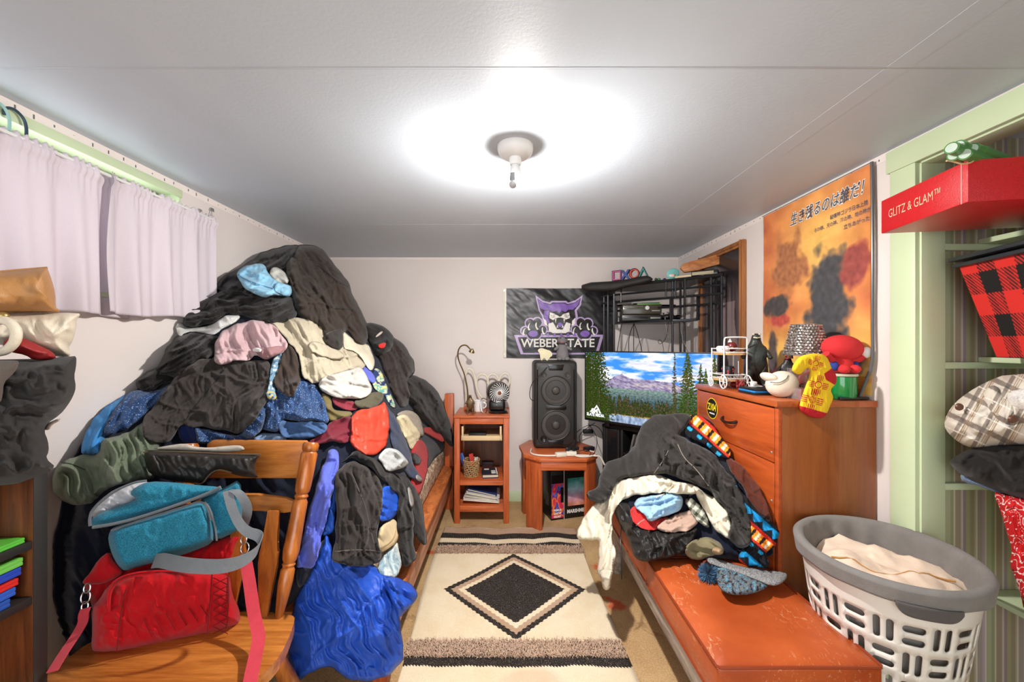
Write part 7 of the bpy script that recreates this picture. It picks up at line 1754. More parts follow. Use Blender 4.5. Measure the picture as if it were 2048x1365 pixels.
# inside the shelf unit
MB().box(sx0 + .11, sx0 + .25, sy0 + .06, sy0 + .16, .676, .698, .003).build('remote_control', MAT_ADP, None, 'flat black remote lying on the shelf unit drawer tray', 'remote control')
wk = thing('wicker_basket', 'small open weave wicker basket full of odds and ends on the middle shelf', 'basket', (sx0 + .115, sy0 + .14, .336))
MAT_WICK = M('wicker', (176, 140, 92), .7, var=.35, vscale=60)
bxc, byc = sx0 + .125, sy0 + .14
for k in range(9):
    z = .340 + k * .0155; r = .058 + .001 * k
    MB().tube([(bxc + r * (1 + .03 * math.sin(i * 4 + k * 3)) * math.cos(2 * math.pi * i / 36), byc + r * (1 + .03 * math.sin(i * 4 + k * 3)) * math.sin(2 * math.pi * i / 36), z + .004 * math.sin(i * 2.2 + k * 2)) for i in range(36)], .0042 if k < 8 else .006, 6, closed=True).build('weave_ring', MAT_WICK, wk)
for k in range(20):
    a = 2 * math.pi * k / 20; MB().tube([(bxc + (.056 + .011 * (i / 5)) * math.cos(a + .12 * math.sin(i * 2)), byc + (.056 + .011 * (i / 5)) * math.sin(a + .12 * math.sin(i * 2)), .338 + .135 * i / 5) for i in range(6)], .003, 5).build('stake', MAT_WICK, wk)
MB().lathe([(0, 0), (.06, 0), (.06, .004), (0, .004)], (bxc, byc, .336), 24).build('basket_floor', MAT_WICK, wk)
for k, (dx, dy, h_, c, lb) in enumerate(((-.02, .0, .19, (40, 74, 150), 'blue packet standing up in the wicker basket'), (.015, .015, .17, (200, 60, 50), 'red packet in the wicker basket'), (.025, -.02, .15, (214, 210, 200), 'white packet at the front of the wicker basket'), (-.01, -.03, .13, (40, 36, 36), 'dark box at the front of the wicker basket'))):
    MB(Matrix.Translation((bxc + dx, byc + dy, .3405)) @ Matrix.Rotation(.25 * (k - 1.5), 4, 'Y') @ Matrix.Rotation(.5 * k, 4, 'Z')).box(-.018, .018, -.006, .006, .0, h_, .002).build('packet', M('packet_%d' % k, c, .4), None, lb, 'packet', 'odds and ends in the wicker basket')
hbk = thing('hardback_book', 'hardback book with black and white cover lying on the middle shelf', 'book', (sx0 + .27, sy0 + .14, .336))
HBM = frame_matrix((sx0 + .22, sy0 + .06, .3365), .1)
MB(HBM).box(0, .13, 0, .17, 0, .006, .001).build('cover', M('cover_blue', (30, 40, 74), .4), hbk); MB(HBM).box(.003, .127, .004, .166, .006, .026).build('pages', M('page_block', (206, 196, 172), .8), hbk, smooth=False); MB(HBM).box(0, .13, 0, .17, .026, .031, .001).build('cover', M('cover_dark', (40, 42, 52), .4), hbk)
for (a, b_, c, d) in ((.075, .11, .02, .06), (.075, .11, .07, .10), (.115, .125, .0, .17), (.02, .06, .12, .15)): MB(HBM).box(a, b_, c, d, .0312, .0316).build('cover_print', MAT_WHT, hbk, smooth=False)
MB().box(sx0 + .20, sx0 + .30, sy1 - .08, sy1 - .03, .336, .385, .004).build('small_box', M('dark_red_card', (60, 34, 36), .5), None, 'small dark red box at the back of the middle shelf', 'box')
for k, (c, lb) in enumerate((((226, 222, 214), 'white folder at the bottom of the leaning binder pile'), ((176, 172, 166), 'grey binder in the middle of the pile on the bottom shelf'), ((206, 204, 200), 'pale folder above the grey binder on the bottom shelf'), ((34, 52, 104), 'navy blue binder on top of the bottom shelf pile'))):
    fm = Matrix.Translation((sx0 + .065, sy0 + .035, .136 + k * .028 + .004)) @ Matrix.Rotation(.08 + .05 * k, 4, 'Y') @ Matrix.Rotation(.03 * (k % 2), 4, 'Z')
    f_ = thing('binder', lb, 'binder', fm.translation, 'binders on the bottom shelf')
    MB(fm).box(.01 * k, .29 - .02 * (k % 2), 0, .22, .03, .034, .001).build('cover', M('binder_%d' % k, c, .45), f_); MB(fm).box(.01 * k + .004, .28 - .02 * (k % 2), .004, .215, .034, .044).build('sheets', M('page_block', (206, 196, 172), .8), f_, smooth=False); MB(fm).box(.01 * k, .29 - .02 * (k % 2), 0, .22, .044, .048, .001).build('cover', M('binder_%d' % k, c, .45), f_)
# ================================================================== dresser top
DT = DZ + .001
# toy bar cart
bc_ = P(1450, 778, 2.18); 
ct_ = thing('toy_cart', 'white wire miniature bar cart with spoked wheels on the dresser', 'toy cart', (1.19, 2.18, DZ))
MAT_WIRE = M('white_wire', (232, 232, 230), .35, var=.03); MAT_TRAY = WOOD('pale_tray', (196, 140, 80), (222, 176, 116), 'y', .5)
cx0, cx1, cy0, cy1 = 1.142, 1.262, 2.09, 2.235
for z, nm in ((DT + .052, 'tray'), (DT + .190, 'tray')):
    MB().prism(rrect(cx0, cx1, cy0, cy1, .03), ((0, 0, z - .012), (1, 0, 0), (0, 1, 0)), .012, .002).build(nm, MAT_TRAY, ct_)
    for dz in (.002, .022): MB().tube([(x, y, z + dz) for x, y in rrect(cx0, cx1, cy0, cy1, .03)], .0028, 6, closed=True).build('tray_rail', MAT_WIRE, ct_)
for x, y in ((cx0, cy0 + .01), (cx1, cy0 + .01), (cx0, cy1 - .01), (cx1, cy1 - .01)):
    MB().tube([(x, y, DT + .03), (x, y, DT + .215)], .0038, 8).build('upright', MAT_WIRE, ct_)
MB().tube(chaikin3([(cx0, cy0 + .01, DT + .21), (cx0, cy0 + .008, DT + .262), (cx0 + .008, cy0 + .006, DT + .272), (cx1 - .004, cy0 + .006, DT + .272), (cx1, cy0 + .008, DT + .264), (cx1, cy0 + .01, DT + .21)], 2), .0042, 8).build('push_handle', MAT_WIRE, ct_)
for (x, y, r) in ((cx0 - .004, cy0 + .01, .034), (cx1 + .004, cy0 + .01, .034), (cx0 - .004, cy1 - .01, .022), (cx1 + .004, cy1 - .01, .022)):
    wh = MB(); wh.tube([(x, y + r * math.cos(a), DT + r + .003 + r * math.sin(a)) for a in [2 * math.pi * i / 24 for i in range(24)]], .003, 6, closed=True); wh = wh.build('wheel', MAT_WIRE, ct_)
    for k in range(6):
        a = math.pi * 2 * k / 6; MB().tube([(x, y, DT + r + .003), (x, y + r * math.cos(a), DT + r + .003 + r * math.sin(a))], .0018, 5).build('spoke', MAT_WIRE, wh)
# small things riding on the cart
MB().lathe([(0, 0), (.026, 0), (.032, .006), (.034, .024), (.026, .032), (0, .030)], (cx0 + .022, cy0 + .06, DT + .194), 18).build('small_dish', MAT_PORC, None, 'small white dish on the upper tray of the toy cart', 'dish')
t_ = thing('keepsake_ball', 'dark red and white ball ornament on the upper tray of the toy cart', 'ornament', (cx0 + .075, cy0 + .07, DT + .192))
MB().ell((cx0 + .075, cy0 + .07, DT + .222), (.026, .026, .028), 16, 10).build('ball', M('dark_red_ball', (110, 34, 30), .35), t_); MB().tube([(cx0 + .075 + .027 * math.cos(a), cy0 + .07 + .027 * math.sin(a), DT + .214) for a in [i * .52 for i in range(12)]], .004, 6, closed=True).build('white_band', MAT_WTOY, t_); MB().lathe([(.012, 0), (0, .022)], (cx0 + .065, cy0 + .07, DT + .246), 8).build('tip', MAT_WTOY, t_)
cn = thing('patterned_tin', 'black patterned tin with red dots on the lower tray of the toy cart', 'tin', (cx0 + .055, cy0 + .07, DT + .056))
MB().lathe([(0, 0), (.028, 0), (.029, .004), (.029, .06), (.026, .062), (0, .062)], (cx0 + .055, cy0 + .07, DT + .056), 22).build('tin_body', M('tin_black', (36, 34, 38), .35), cn)
for k in range(12): a = k * .9 + 2.4; MB().ell((cx0 + .055 + .029 * math.cos(a), cy0 + .07 + .029 * math.sin(a), DT + .066 + .012 * (k % 4)), (.005, .005, .006), 8, 6).build('dot', M('dot_red', (190, 60, 58), .4), cn)
MB().tube([(cx0 + .098, cy0 + .05, DT + .053), (cx0 + .098, cy0 + .05, DT + .145)], .003, 8).build('steel_rod', MAT_STEEL, None, 'thin steel rod standing on the lower tray of the toy cart', 'rod')
for k in range(5): MB().ell((cx0 + .03 + .018 * k, cy0 + .03 + .006 * (k % 2), DT + .060), (.008, .008, .007), 8, 6).build('crystal', MAT_STEEL, None, ('first', 'second', 'third', 'fourth', 'last')[k] + ' shiny crystal along the lower tray rim of the toy cart', 'crystal', 'crystals on the toy cart')
# upright figurines
MAT_DGREEN = M('dark_toy_vinyl', (48, 52, 48), .4, bump=.9, bscale=90, var=.3)
lizard('reptile_figurine', 'large dark green reptile figurine standing behind the white pouch', (1.345, 2.16, DT), .31, MAT_DGREEN, M('toy_pale', (200, 190, 160), .5), face=-2.0)
lf = lizard('reptile_figurine', 'shorter black reptile figurine beside the crystal lamp', (1.40, 1.99, DT), .19, M('black_toy_vinyl', (38, 35, 34), .4, bump=.9, bscale=90, var=.3), MAT_RED2, face=-2.2)
MB().lathe([(.014, 0), (.012, .03), (0, .075)], (1.392, 1.965, DT + .165), 8).build('horn', M('horn_brown', (96, 48, 34), .5), lf)
rp = thing('toy_racer', 'red and black winged toy lying between the figurines and the lamp', 'toy', (1.38, 1.88, DT))
MB().ell((1.375, 1.88, DT + .062), (.05, .04, .045), 14, 8).build('toy_body', M('black_toy_vinyl', (38, 35, 34), .4), rp)
for k in range(5): MB().prism([(-.006, 0), (.03, .0), (.036, .014), (.0, .012)], ((1.345 + k * .013, 1.842, DT + .078 + .008 * k), (.86, 0, .4), (0, -.1, 1)), .008, .001).build('red_plate', MAT_RED2, rp)
for k in range(3): MB().prism([(-.006, 0), (.04, .0), (.034, .012), (.0, .012)], ((1.335, 1.845, DT + .045 + .011 * k), (.95, 0, .15), (0, -.1, 1)), .008, .001).build('red_plate', MAT_RED2, rp)
MB().tube(chaikin3([(1.33, 1.90, DT + .02), (1.30, 1.89, DT + .05), (1.315, 1.88, DT + .095), (1.345, 1.88, DT + .11)], 2), [.008] * 14, 8) if False else MB().tube(chaikin3([(1.33, 1.90, DT + .02), (1.30, 1.89, DT + .05), (1.315, 1.88, DT + .095), (1.345, 1.88, DT + .11)], 2), .007, 8).build('tail', M('grey_tail', (150, 146, 140), .4), rp)
# small toys
sr = thing('toy_bundle', 'small wine red tangled toy at the dresser edge beside the cart', 'toy', (1.19, 2.03, DT)); random.seed(9)
MAT_WINE = M('wine_red', (130, 34, 38), .4)
for k in range(7): MB().tube(chaikin3([(1.18 + random.uniform(-.02, .02), 2.03 + random.uniform(-.02, .02), DT + .008 + random.uniform(0, .05)) for _ in range(4)], 2), .006, 6).build('strand', MAT_WINE, sr)
MB().ell((1.23, 2.16, DT + .017), (.022, .02, .017), 14, 8).build('red_ball', MAT_WINE, None, 'dark red ball under the toy cart', 'ball')
wt = thing('toy_car', 'small white and orange toy vehicle beside the white pouch', 'toy', (1.225, 1.97, DT))
MB().box(1.195, 1.255, 1.955, 1.985, DT + .008, DT + .03, .006).build('toy_body', MAT_WTOY, wt); MB().box(1.235, 1.29, 1.952, 1.98, DT + .006, DT + .018, .004).build('toy_base', M('toy_orange', (206, 96, 60), .5), wt); MB().box(1.205, 1.23, 1.957, 1.983, DT + .03, DT + .052, .006).build('cab', MAT_WTOY, wt)
bf = thing('folder', 'black and bright blue zip folder lying at the dresser edge', 'folder', (1.19, 1.88, DT))
MB().box(1.14, 1.245, 1.84, 1.97, DT, DT + .010, .003).build('folder_back', MAT_BLACK, bf); MB().box(1.142, 1.243, 1.842, 1.968, DT + .010, DT + .020, .003).build('blue_pages', M('bright_blue_plastic', (30, 130, 206), .3), bf); MB().box(1.14, 1.245, 1.84, 1.97, DT + .020, DT + .028, .003).build('folder_front', MAT_BLACK, bf)
# white pouch
po = thing('pouch', 'round white canvas pouch with zip hanging at the dresser edge', 'pouch', (1.215, 1.78, DT))
MAT_PCH = FAB('white_canvas', (224, 214, 194))
MB().ell((1.222, 1.775, DT + .058), (.066, .056, .058), 26, 16, Matrix.Rotation(-.25, 4, 'Y')).build('pouch_body', MAT_PCH, po)
MB().ell((1.178, 1.785, DT + .084), (.042, .045, .020), 20, 10, Matrix.Rotation(.45, 4, 'Y')).build('flap', MAT_PCH, po)
MB().tube(chaikin3([(1.150, 1.745, DT + .070), (1.175, 1.727, DT + .066), (1.205, 1.722, DT + .084), (1.222, 1.735, DT + .100)], 2), .0022, 6).build('zip', MAT_STEEL, po)
MB().tube(chaikin3([(1.27, 1.730, DT + .052), (1.262, 1.722, DT + .060), (1.268, 1.718, DT + .066), (1.278, 1.720, DT + .064)], 2), .0025, 6).build('buckle', MAT_BLACK, po)
MB(Matrix.Translation((1.285, 1.74, DT + .003)) @ Matrix.Rotation(-.75, 4, 'Y')).box(0, .105, -.03, .03, 0, .008, .002).build('card_case', M('dark_card', (44, 34, 30), .4), None, 'dark brown card case propped beside the white pouch', 'card case')
ast = thing('acrylic_stand', 'clear acrylic display stand under the yellow sock', 'stand', (1.29, 1.71, DT))
t = NT('acrylic'); t.setp(Base_Color=(.95, .9, .9, 1), Roughness=.05, Transmission_Weight=.8, Alpha=.45, IOR=1.2); MAT_ACR = t.m
MB().box(1.235, 1.36, 1.676, 1.679, DT, DT + .048).build('front_panel', MAT_ACR, ast, smooth=False); MB().box(1.235, 1.36, 1.679, 1.76, DT + .046, DT + .049).build('shelf_panel', MAT_ACR, ast, smooth=False); MB().box(1.235, 1.36, 1.757, 1.76, DT, DT + .13).build('back_panel', MAT_ACR, ast, smooth=False); MB().box(1.235, 1.238, 1.68, 1.757, DT, DT + .046).build('side_panel', MAT_ACR, ast, smooth=False)
MB().box(1.262, 1.345, 1.70, 1.745, DT, DT + .042, .003).build('red_box', M('red_card', (150, 44, 40), .5), None, 'small red box inside the acrylic stand', 'box')
# crystal lamp
cl_ = (1.388, 1.855)
clm = thing('crystal_lamp', 'table lamp with glittering crystal shade on the dresser', 'table lamp', (cl_[0], cl_[1], DT))
MB().lathe([(0, 0), (.05, 0), (.05, .008), (.012, .016), (.010, .19), (0, .19)], (cl_[0], cl_[1], DT), 20).build('lamp_base', MAT_STEEL, clm)
z0, z1, r0, r1 = 1.367, 1.506, .088, .056
MB().lathe([(r0 - .006, z0), (r1 - .006, z1), (r1 - .009, z1), (r0 - .009, z0)], (cl_[0], cl_[1], 0), 32).build('lamp_shade', M('shade_silver', (150, 140, 132), .3, metal=.5), clm)
t = NT('crystal'); tc = t.n('ShaderNodeObjectInfo'); geo = t.n('ShaderNodeNewGeometry')
t.setp(Base_Color=t.ramp(t.noise(t.coord(), 90, 1), [(.35, lin((120, 108, 98))), (.5, lin((206, 200, 196))), (.65, lin((245, 240, 236)))]), Roughness=.06, Metallic=.75, Specular_IOR_Level=.8); MAT_CRYS = t.m
b = MB()
for j in range(11):
    f_ = (j + .5) / 11; z = z0 + (z1 - z0) * f_; r = r0 + (r1 - r0) * f_
    n_ = 30
    for i in range(n_):
        a = 2 * math.pi * (i + .5 * (j % 2)) / n_; s_ = 2 * math.pi * r / n_ * .52; h_ = (z1 - z0) / 11 * .55
        c_ = Vector((cl_[0] + r * math.cos(a), cl_[1] + r * math.sin(a), z)); t1 = Vector((-math.sin(a), math.cos(a), 0)); up = Vector((0, 0, 1)); out = Vector((math.cos(a), math.sin(a), .15))
        q = [b.bm.verts.new(c_ + t1 * s_), b.bm.verts.new(c_ + up * h_), b.bm.verts.new(c_ - t1 * s_), b.bm.verts.new(c_ - up * h_)]; k_ = b.bm.verts.new(c_ + out * .006)
        for m_ in range(4): b.bm.faces.new((q[m_], q[(m_ + 1) % 4], k_))
b.build('crystals', MAT_CRYS, clm, kind='stuff', smooth=False)
for z, r in ((z0, r0), (z1, r1)): MB().tube([(cl_[0] + r * math.cos(a), cl_[1] + r * math.sin(a), z) for a in [2 * math.pi * i / 36 for i in range(36)]], .003, 6, closed=True).build('shade_ring', MAT_STEEL, clm)
# green candle jar and plush
kj = (1.448, 1.735)
cj = thing('candle_jar', 'green wax candle in a glass jar with pale lid on the dresser', 'candle', (kj[0], kj[1], DT))
t = NT('green_wax_glass'); t.setp(Base_Color=lin((20, 130, 62)), Roughness=.12, Specular_IOR_Level=.6, Coat_Weight=.5); MAT_WAX = t.m
MB().lathe([(0, 0), (.054, 0), (.057, .004), (.057, .096), (.052, .098), (0, .098)], (kj[0], kj[1], DT), 28).build('jar', MAT_WAX, cj)
MB().lathe([(.059, 0), (.060, .002), (.060, .010), (0, .012), (0, .0)], (kj[0], kj[1], DT + .0985), 28).build('lid', M('pale_lid', (206, 196, 170), .5), cj)
MAT_RPL = M('red_plush', (206, 42, 46), .9, bump=.5, bscale=260, var=.08); MAT_BPL = M('blue_plush', (44, 62, 140), .9, bump=.5, bscale=260)
pz2 = DT + .112; pp = thing('plush_doll', 'plain red plush doll with big round head sitting on the candle jar', 'plush toy', (kj[0], kj[1], pz2))
MB().lathe([(0, 0), (.036, .002), (.046, .02), (.044, .045), (.032, .068), (0, .076)], (kj[0], kj[1], pz2), 20).build('body', MAT_RPL, pp)
MB().ell((kj[0] + .004, kj[1] - .004, pz2 + .107), (.080, .062, .056), 28, 18, Matrix.Rotation(.12, 4, 'Y')).build('head', MAT_RPL, pp)
for s_ in (-1, 1):
    MB().ell((kj[0] + s_ * .022, kj[1] - .045, pz2 + .018), (.021, .024, .019), 14, 10).build('foot', MAT_RPL, pp)
    MB().ell((kj[0] + s_ * .044, kj[1] - .020, pz2 + .030), (.016, .020, .022), 12, 8).build('blue_patch', MAT_BPL, pp)
MB().tube([(kj[0] - .036, kj[1] - .01, pz2 + .052), (kj[0] - .065, kj[1] - .025, pz2 + .062), (kj[0] - .088, kj[1] - .03, pz2 + .082)], [.014, .013, .016], 10).build('arm', MAT_RPL, pp)
MB().tube([(kj[0] + .036, kj[1] - .01, pz2 + .052), (kj[0] + .064, kj[1] - .025, pz2 + .060), (kj[0] + .078, kj[1] - .03, pz2 + .078)], [.014, .014, .012], 10).build('arm', MAT_RPL, pp)
MB().ell((kj[0] + .082, kj[1] - .035, pz2 + .088), (.021, .018, .024), 12, 8).build('white_mitt', MAT_WTOY, pp)
MB(Matrix.Translation((1.40, 1.672, DT)) @ Matrix.Rotation(.12, 4, 'Z')).box(0, .135, 0, .018, 0, .012, .004).build('marker_case', MAT_BLACK, None, 'slim black case lying along the dresser edge before the candle', 'case')
pk_ = thing('toy_pack', 'orange blister pack leaning against the poster beside the candle', 'toy pack', (1.51, 1.75, DT))
MB(Matrix.Translation((1.515, 1.705, DT)) @ Matrix.Rotation(.1, 4, 'Y')).box(0, .008, 0, .075, 0, .095, .002).build('backing_card', M('orange_card', (190, 110, 44), .4), pk_)
MB(Matrix.Translation((1.508, 1.712, DT)) @ Matrix.Rotation(.1, 4, 'Y')).box(-.006, .003, .008, .06, .004, .06, .004).build('blister', M('dark_blister', (96, 52, 36), .2), pk_)
# yellow sock over the stand
def sock_col(x, y):
    r = np.zeros((len(x), 3)); r[:] = (238, 198, 40)
    red = (190, 34, 44)
    def sun(cx, cy, s, rot, ring):
        a = math.radians(rot); dx, dy = x - cx, y - cy; X = dx * math.cos(a) + dy * math.sin(a); Y = -dx * math.sin(a) + dy * math.cos(a)
        for A, B in ((X, Y), (Y, X)):
            m = (np.abs(A) > s * .5) & (np.abs(A) < s * (1.25 - .12 * np.abs(B) / s * 2)) & (np.abs(B) < s * .42) & (np.mod(B / s * 4.6 + .5, 1.0) < .52); r[m] = red
        d = np.sqrt(X * X + Y * Y); m = (d < s * .46) & (np.mod(d / s * 7.0, 1.0) < .5) if ring else (d < s * .46) & (d > s * .34); r[m] = red
    sun(1632, 727, 13, 15, False); sun(1637, 770, 16, 12, False); sun(1625, 800, 18, 14, True)
    m = (y > 812 + (x - 1600) * .28); r[m] = red
    m = inpoly(x, y, [(1648, 748), (1668, 734), (1676, 755), (1672, 772), (1652, 760)]); r[m] = red
    return r
sd_ = pillow('sock', 'bright yellow sock with red sun symbols hanging over the dresser edge', 'sock', [(1585, 745), (1583, 735), (1596, 715), (1615, 708), (1640, 707), (1655, 714), (1662, 735), (1674, 752), (1673, 768), (1660, 780), (1668, 795), (1662, 808), (1655, 826), (1648, 836), (1634, 838), (1612, 831), (1600, 822), (1598, 812), (1608, 780), (1620, 750), (1620, 735), (1612, 738), (1600, 752)], lambda x, y: np.full(np.shape(x), 1.655), .035, ATTR('sock_knit', .9, bump=.4, bscale=260), colour=sock_col, step=1.0, amp=.004, lam=.04, pw=.02, seed=81, smooth_it=2, back=.3)

# ================================================================== laundry basket
LBX, LBY, LZ = 1.306, 1.388, .703; LA, LB_, LR = .262, .238, math.radians(55)
lbk = thing('laundry_basket', 'white plastic laundry basket with slotted sides and grey cloth liner', 'laundry basket', (LBX, LBY, 0))
def bk_pt(th, z, off=0.0):
    k = .60 + .38 * (z / LZ); a, b_ = LA * k + off, LB_ * k + off
    x, y = a * math.cos(th), b_ * math.sin(th)
    return (LBX + x * math.cos(LR) - y * math.sin(LR), LBY + x * math.sin(LR) + y * math.cos(LR), z)
MAT_BASK = M('basket_plastic', (226, 222, 212), .4, var=.04)
PER = 20; blockw = 1.0; rows = 6
# unrolled wall with rounded slots left open
H0, H1 = .05, .60; bw = 2 * math.pi / PER; bh_ = (H1 - H0) / rows; KX = .24
def slot(cx, cz, w, h):
    r = min(w, h) / 2 * .98; return [(a + cx, b_ + cz) for a, b_ in rrect(-w / 2, w / 2, -h / 2, h / 2, r, 4)]
V = []; E = []; holes = []
def add_loop(p):
    i = len(V); V.extend(p); E.extend([(i + k, i + (k + 1) % len(p)) for k in range(len(p))])
n_s = 160
for i in range(n_s + 1): V.append((2 * math.pi * KX * i / n_s, 0.0))
for i in range(n_s + 1): V.append((2 * math.pi * KX * i / n_s, LZ - .02))
E += [(i, i + 1) for i in range(n_s)] + [(n_s + 1 + i, n_s + 2 + i) for i in range(n_s)] + [(0, n_s + 1), (n_s, 2 * n_s + 1)]
for i in range(PER):
    for j in range(rows):
        cx = (i + .5) * bw * KX; cz = H0 + (j + .5) * bh_; W_ = bw * KX
        for s_ in (-1, 1):
            if (i + j) % 2: p = slot(cx, cz + s_ * bh_ * .22, W_ * .78, bh_ * .25)
            else: p = slot(cx + s_ * W_ * .22, cz, W_ * .25, bh_ * .78)
            holes.append((min(q[0] for q in p), max(q[0] for q in p), min(q[1] for q in p), max(q[1] for q in p), p)); add_loop(p)
for i in range(0, n_s + 1, 2):
    for j in range(1, 24): 
        q = (2 * math.pi * KX * i / n_s, (LZ - .02) * j / 24.0)
        if i not in (0, n_s): V.append(q)
vo, _, fo, *_ = delaunay_2d_cdt([Vector(q) for q in V], E, [], 1, 1e-6)
vo = np.array([tuple(q) for q in vo]); fo = np.array([f for f in fo if len(f) == 3], np.int32)
cen = vo[fo].mean(1); keep = np.ones(len(fo), bool)
for (a0, a1, b0, b1, p) in holes:
    m = np.nonzero((cen[:, 0] > a0) & (cen[:, 0] < a1) & (cen[:, 1] > b0) & (cen[:, 1] < b1))[0]
    if len(m): keep[m[inpoly(cen[m, 0], cen[m, 1], p)]] = False
W3 = [bk_pt(q[0] / KX, q[1]) for q in vo]
me = mesh_from('basket_wall', W3, fo[keep], MAT_BASK)
bm = bmesh.new(); bm.from_mesh(me); bmesh.ops.remove_doubles(bm, verts=bm.verts[:], dist=1e-4); bmesh.ops.recalc_face_normals(bm, faces=bm.faces[:]); bm.to_mesh(me); bm.free()
o = link_mesh('basket_wall', me, lbk); md = o.modifiers.new('thick', 'SOLIDIFY'); md.thickness = .004; md.offset = 0
b = MB(); b.prism([(bk_pt(2 * math.pi * i / 48, 0)[0], bk_pt(2 * math.pi * i / 48, 0)[1]) for i in range(48)], ((0, 0, .004), (1, 0, 0), (0, 1, 0)), .006); b.build('basket_floor', MAT_BASK, lbk)
MB().tube([bk_pt(2 * math.pi * i / 72, LZ - .034, .007) for i in range(72)], .010, 8, closed=True).build('rim_lip', MAT_BASK, lbk)
MAT_LIN = FAB('grey_liner', (128, 124, 120))
def liner(u, v):
    th = 2 * math.pi * u
    if v < .3: z, off = LZ - .043 + .043 * (v / .3) ** .8, .021 + .002 * math.sin(th * 11) * (1 - v / .3)
    elif v < .5: q = (v - .3) / .2; z, off = LZ + .012 * math.sin(q * math.pi), .021 - .035 * q
    else: q = (v - .5) / .5; z, off = LZ - .30 * q, -.014 - .004 * math.sin(th * 17 + q * 3) - .012 * q
    return bk_pt(th, z, off)
b = MB(); b.grid(liner, 140, 34, wrap_u=True); o = b.build('liner', MAT_LIN, lbk, angle=80); md = o.modifiers.new('thick', 'SOLIDIFY'); md.thickness = .003
# handle: darker fold of the liner hanging over the near side
def tabf(u, v):
    return bk_pt(HTH - .30 + .60 * u, LZ - .036 - .038 * v * (1 - (2 * u - 1) ** 6 * .7), .024 + .002 * v)
HTH = math.atan2(-1, -.38) - LR
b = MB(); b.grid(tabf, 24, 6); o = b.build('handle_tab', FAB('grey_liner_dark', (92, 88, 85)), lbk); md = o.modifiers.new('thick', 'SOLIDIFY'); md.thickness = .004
def pad_fn(u, v):
    th = 2 * math.pi * u; r = .0005 + .9995 * v; x, y, _ = bk_pt(th, LZ - .05, -.022)
    X, Y_ = LBX + (x - LBX) * r, LBY + (y - LBY) * r
    return (X, Y_, pad_z(X, Y_, v))
def pad_z(X, Y_, v):
    return LZ - .085 + .03 * float(fbm(np.array([X * 7.0]), np.array([Y_ * 7.0]), 5, 3)[0]) + .022 * (1 - v ** 4) + .008 * abs(math.sin(X * 30)) * abs(math.sin(Y_ * 30))
MAT_PAD = FAB('cream_padding', (236, 214, 192))
qd = thing('quilt', 'cream quilted padding filling the laundry basket', 'quilt', (LBX, LBY, LZ - .12))
b = MB(); b.grid(pad_fn, 60, 20, wrap_u=True); b.build('quilt_top', MAT_PAD, qd, angle=80)
MB().tube([Vector((LBX - .13 + .27 * q_, LBY + .06 - .19 * q_ - .03 * math.sin(q_ * 5), pad_z(LBX - .13 + .27 * q_, LBY + .06 - .19 * q_ - .03 * math.sin(q_ * 5), .5) + .001)) for q_ in [i / 20 for i in range(21)]], .003, 6).build('piping', FAB('tan_piping', (190, 140, 80)), qd)

# ================================================================== closet things
rb_ = thing('gift_box', 'glittery red box lettered Glitz & Glam jutting from the top closet shelf', 'box', (1.65, 1.28, 1.815))
MAT_RBOX = M('red_glitter', (196, 22, 30), .28, bump=.5, bscale=420, var=.12, vscale=120)
A_, B_ = Vector((1.293, 1.121, 1.815)), Vector((1.352, 1.444, 1.815)); dn_ = (B_ - A_).normalized(); rt_ = Vector((dn_.y, -dn_.x, 0))
ln_ = (B_ - A_).length
MB().prism([(0, 0), (.72, 0), (.72, ln_), (0, ln_)], (A_ - Vector((0, 0, .0)), rt_, dn_), .118, .003).build('box_body', MAT_RBOX, rb_)
MB().prism([(-.0012, 0), (0.0, 0), (0.0, .118), (-.0012, .118)], (A_ + dn_ * .018, rt_, (0, 0, 1)), -.0016).build('spine_crease', M('pale_edge', (236, 190, 186), .5), rb_, smooth=False)
link_mesh('lettering', text_mesh('GLITZ & GLAM™', .042, (A_ + dn_ * (ln_ * .57) - rt_ * .0006 + Vector((0, 0, .058)), -dn_, (0, 0, 1)), M('foil_letter', (236, 206, 170), .3, metal=.3), width=.205), rb_)
# bundle of green candles behind the box
for k, (px, py, L_) in enumerate(((1903, 296, .2), (1917, 292, .2), (1908, 310, .2), (1930, 308, .22), (1944, 298, .22), (1958, 302, .26))):
    p0 = P(px, py, 1.105 + .012 * (k % 3)); cd = thing('candle', ('green taper candle at the far end of the bundle on the red box', 'green candle second along the top row of the bundle', 'green candle low at the near corner of the bundle', 'green candle in the middle of the lower row', 'green candle in the upper row beside the last one', 'last green candle of the bundle, nearest the camera')[k], 'candle', p0, 'green candles on the red box')
    d_ = Vector((.92, .38, .0)).normalized()
    b = MB(); b.tube([p0, p0 + d_ * L_], .0160, 14); b.build('wax', M('green_wax', (74, 130, 66), .35, var=.12), cd)
    b = MB(); b.tube([p0 - d_ * .0015, p0 + d_ * .001], .0125, 14); b.build('end_cap', M('pale_end', (190, 206, 190), .3), cd)
MB().tube(chaikin3([P(1893, 322, 1.11), P(1905, 323, 1.115), P(1925, 329, 1.11), P(1945, 325, 1.11), P(1948, 318, 1.12)], 2), .0022, 6).build('string', M('twine', (206, 176, 130), .8), None, 'loose twine at the end of the candle bundle', 'twine')
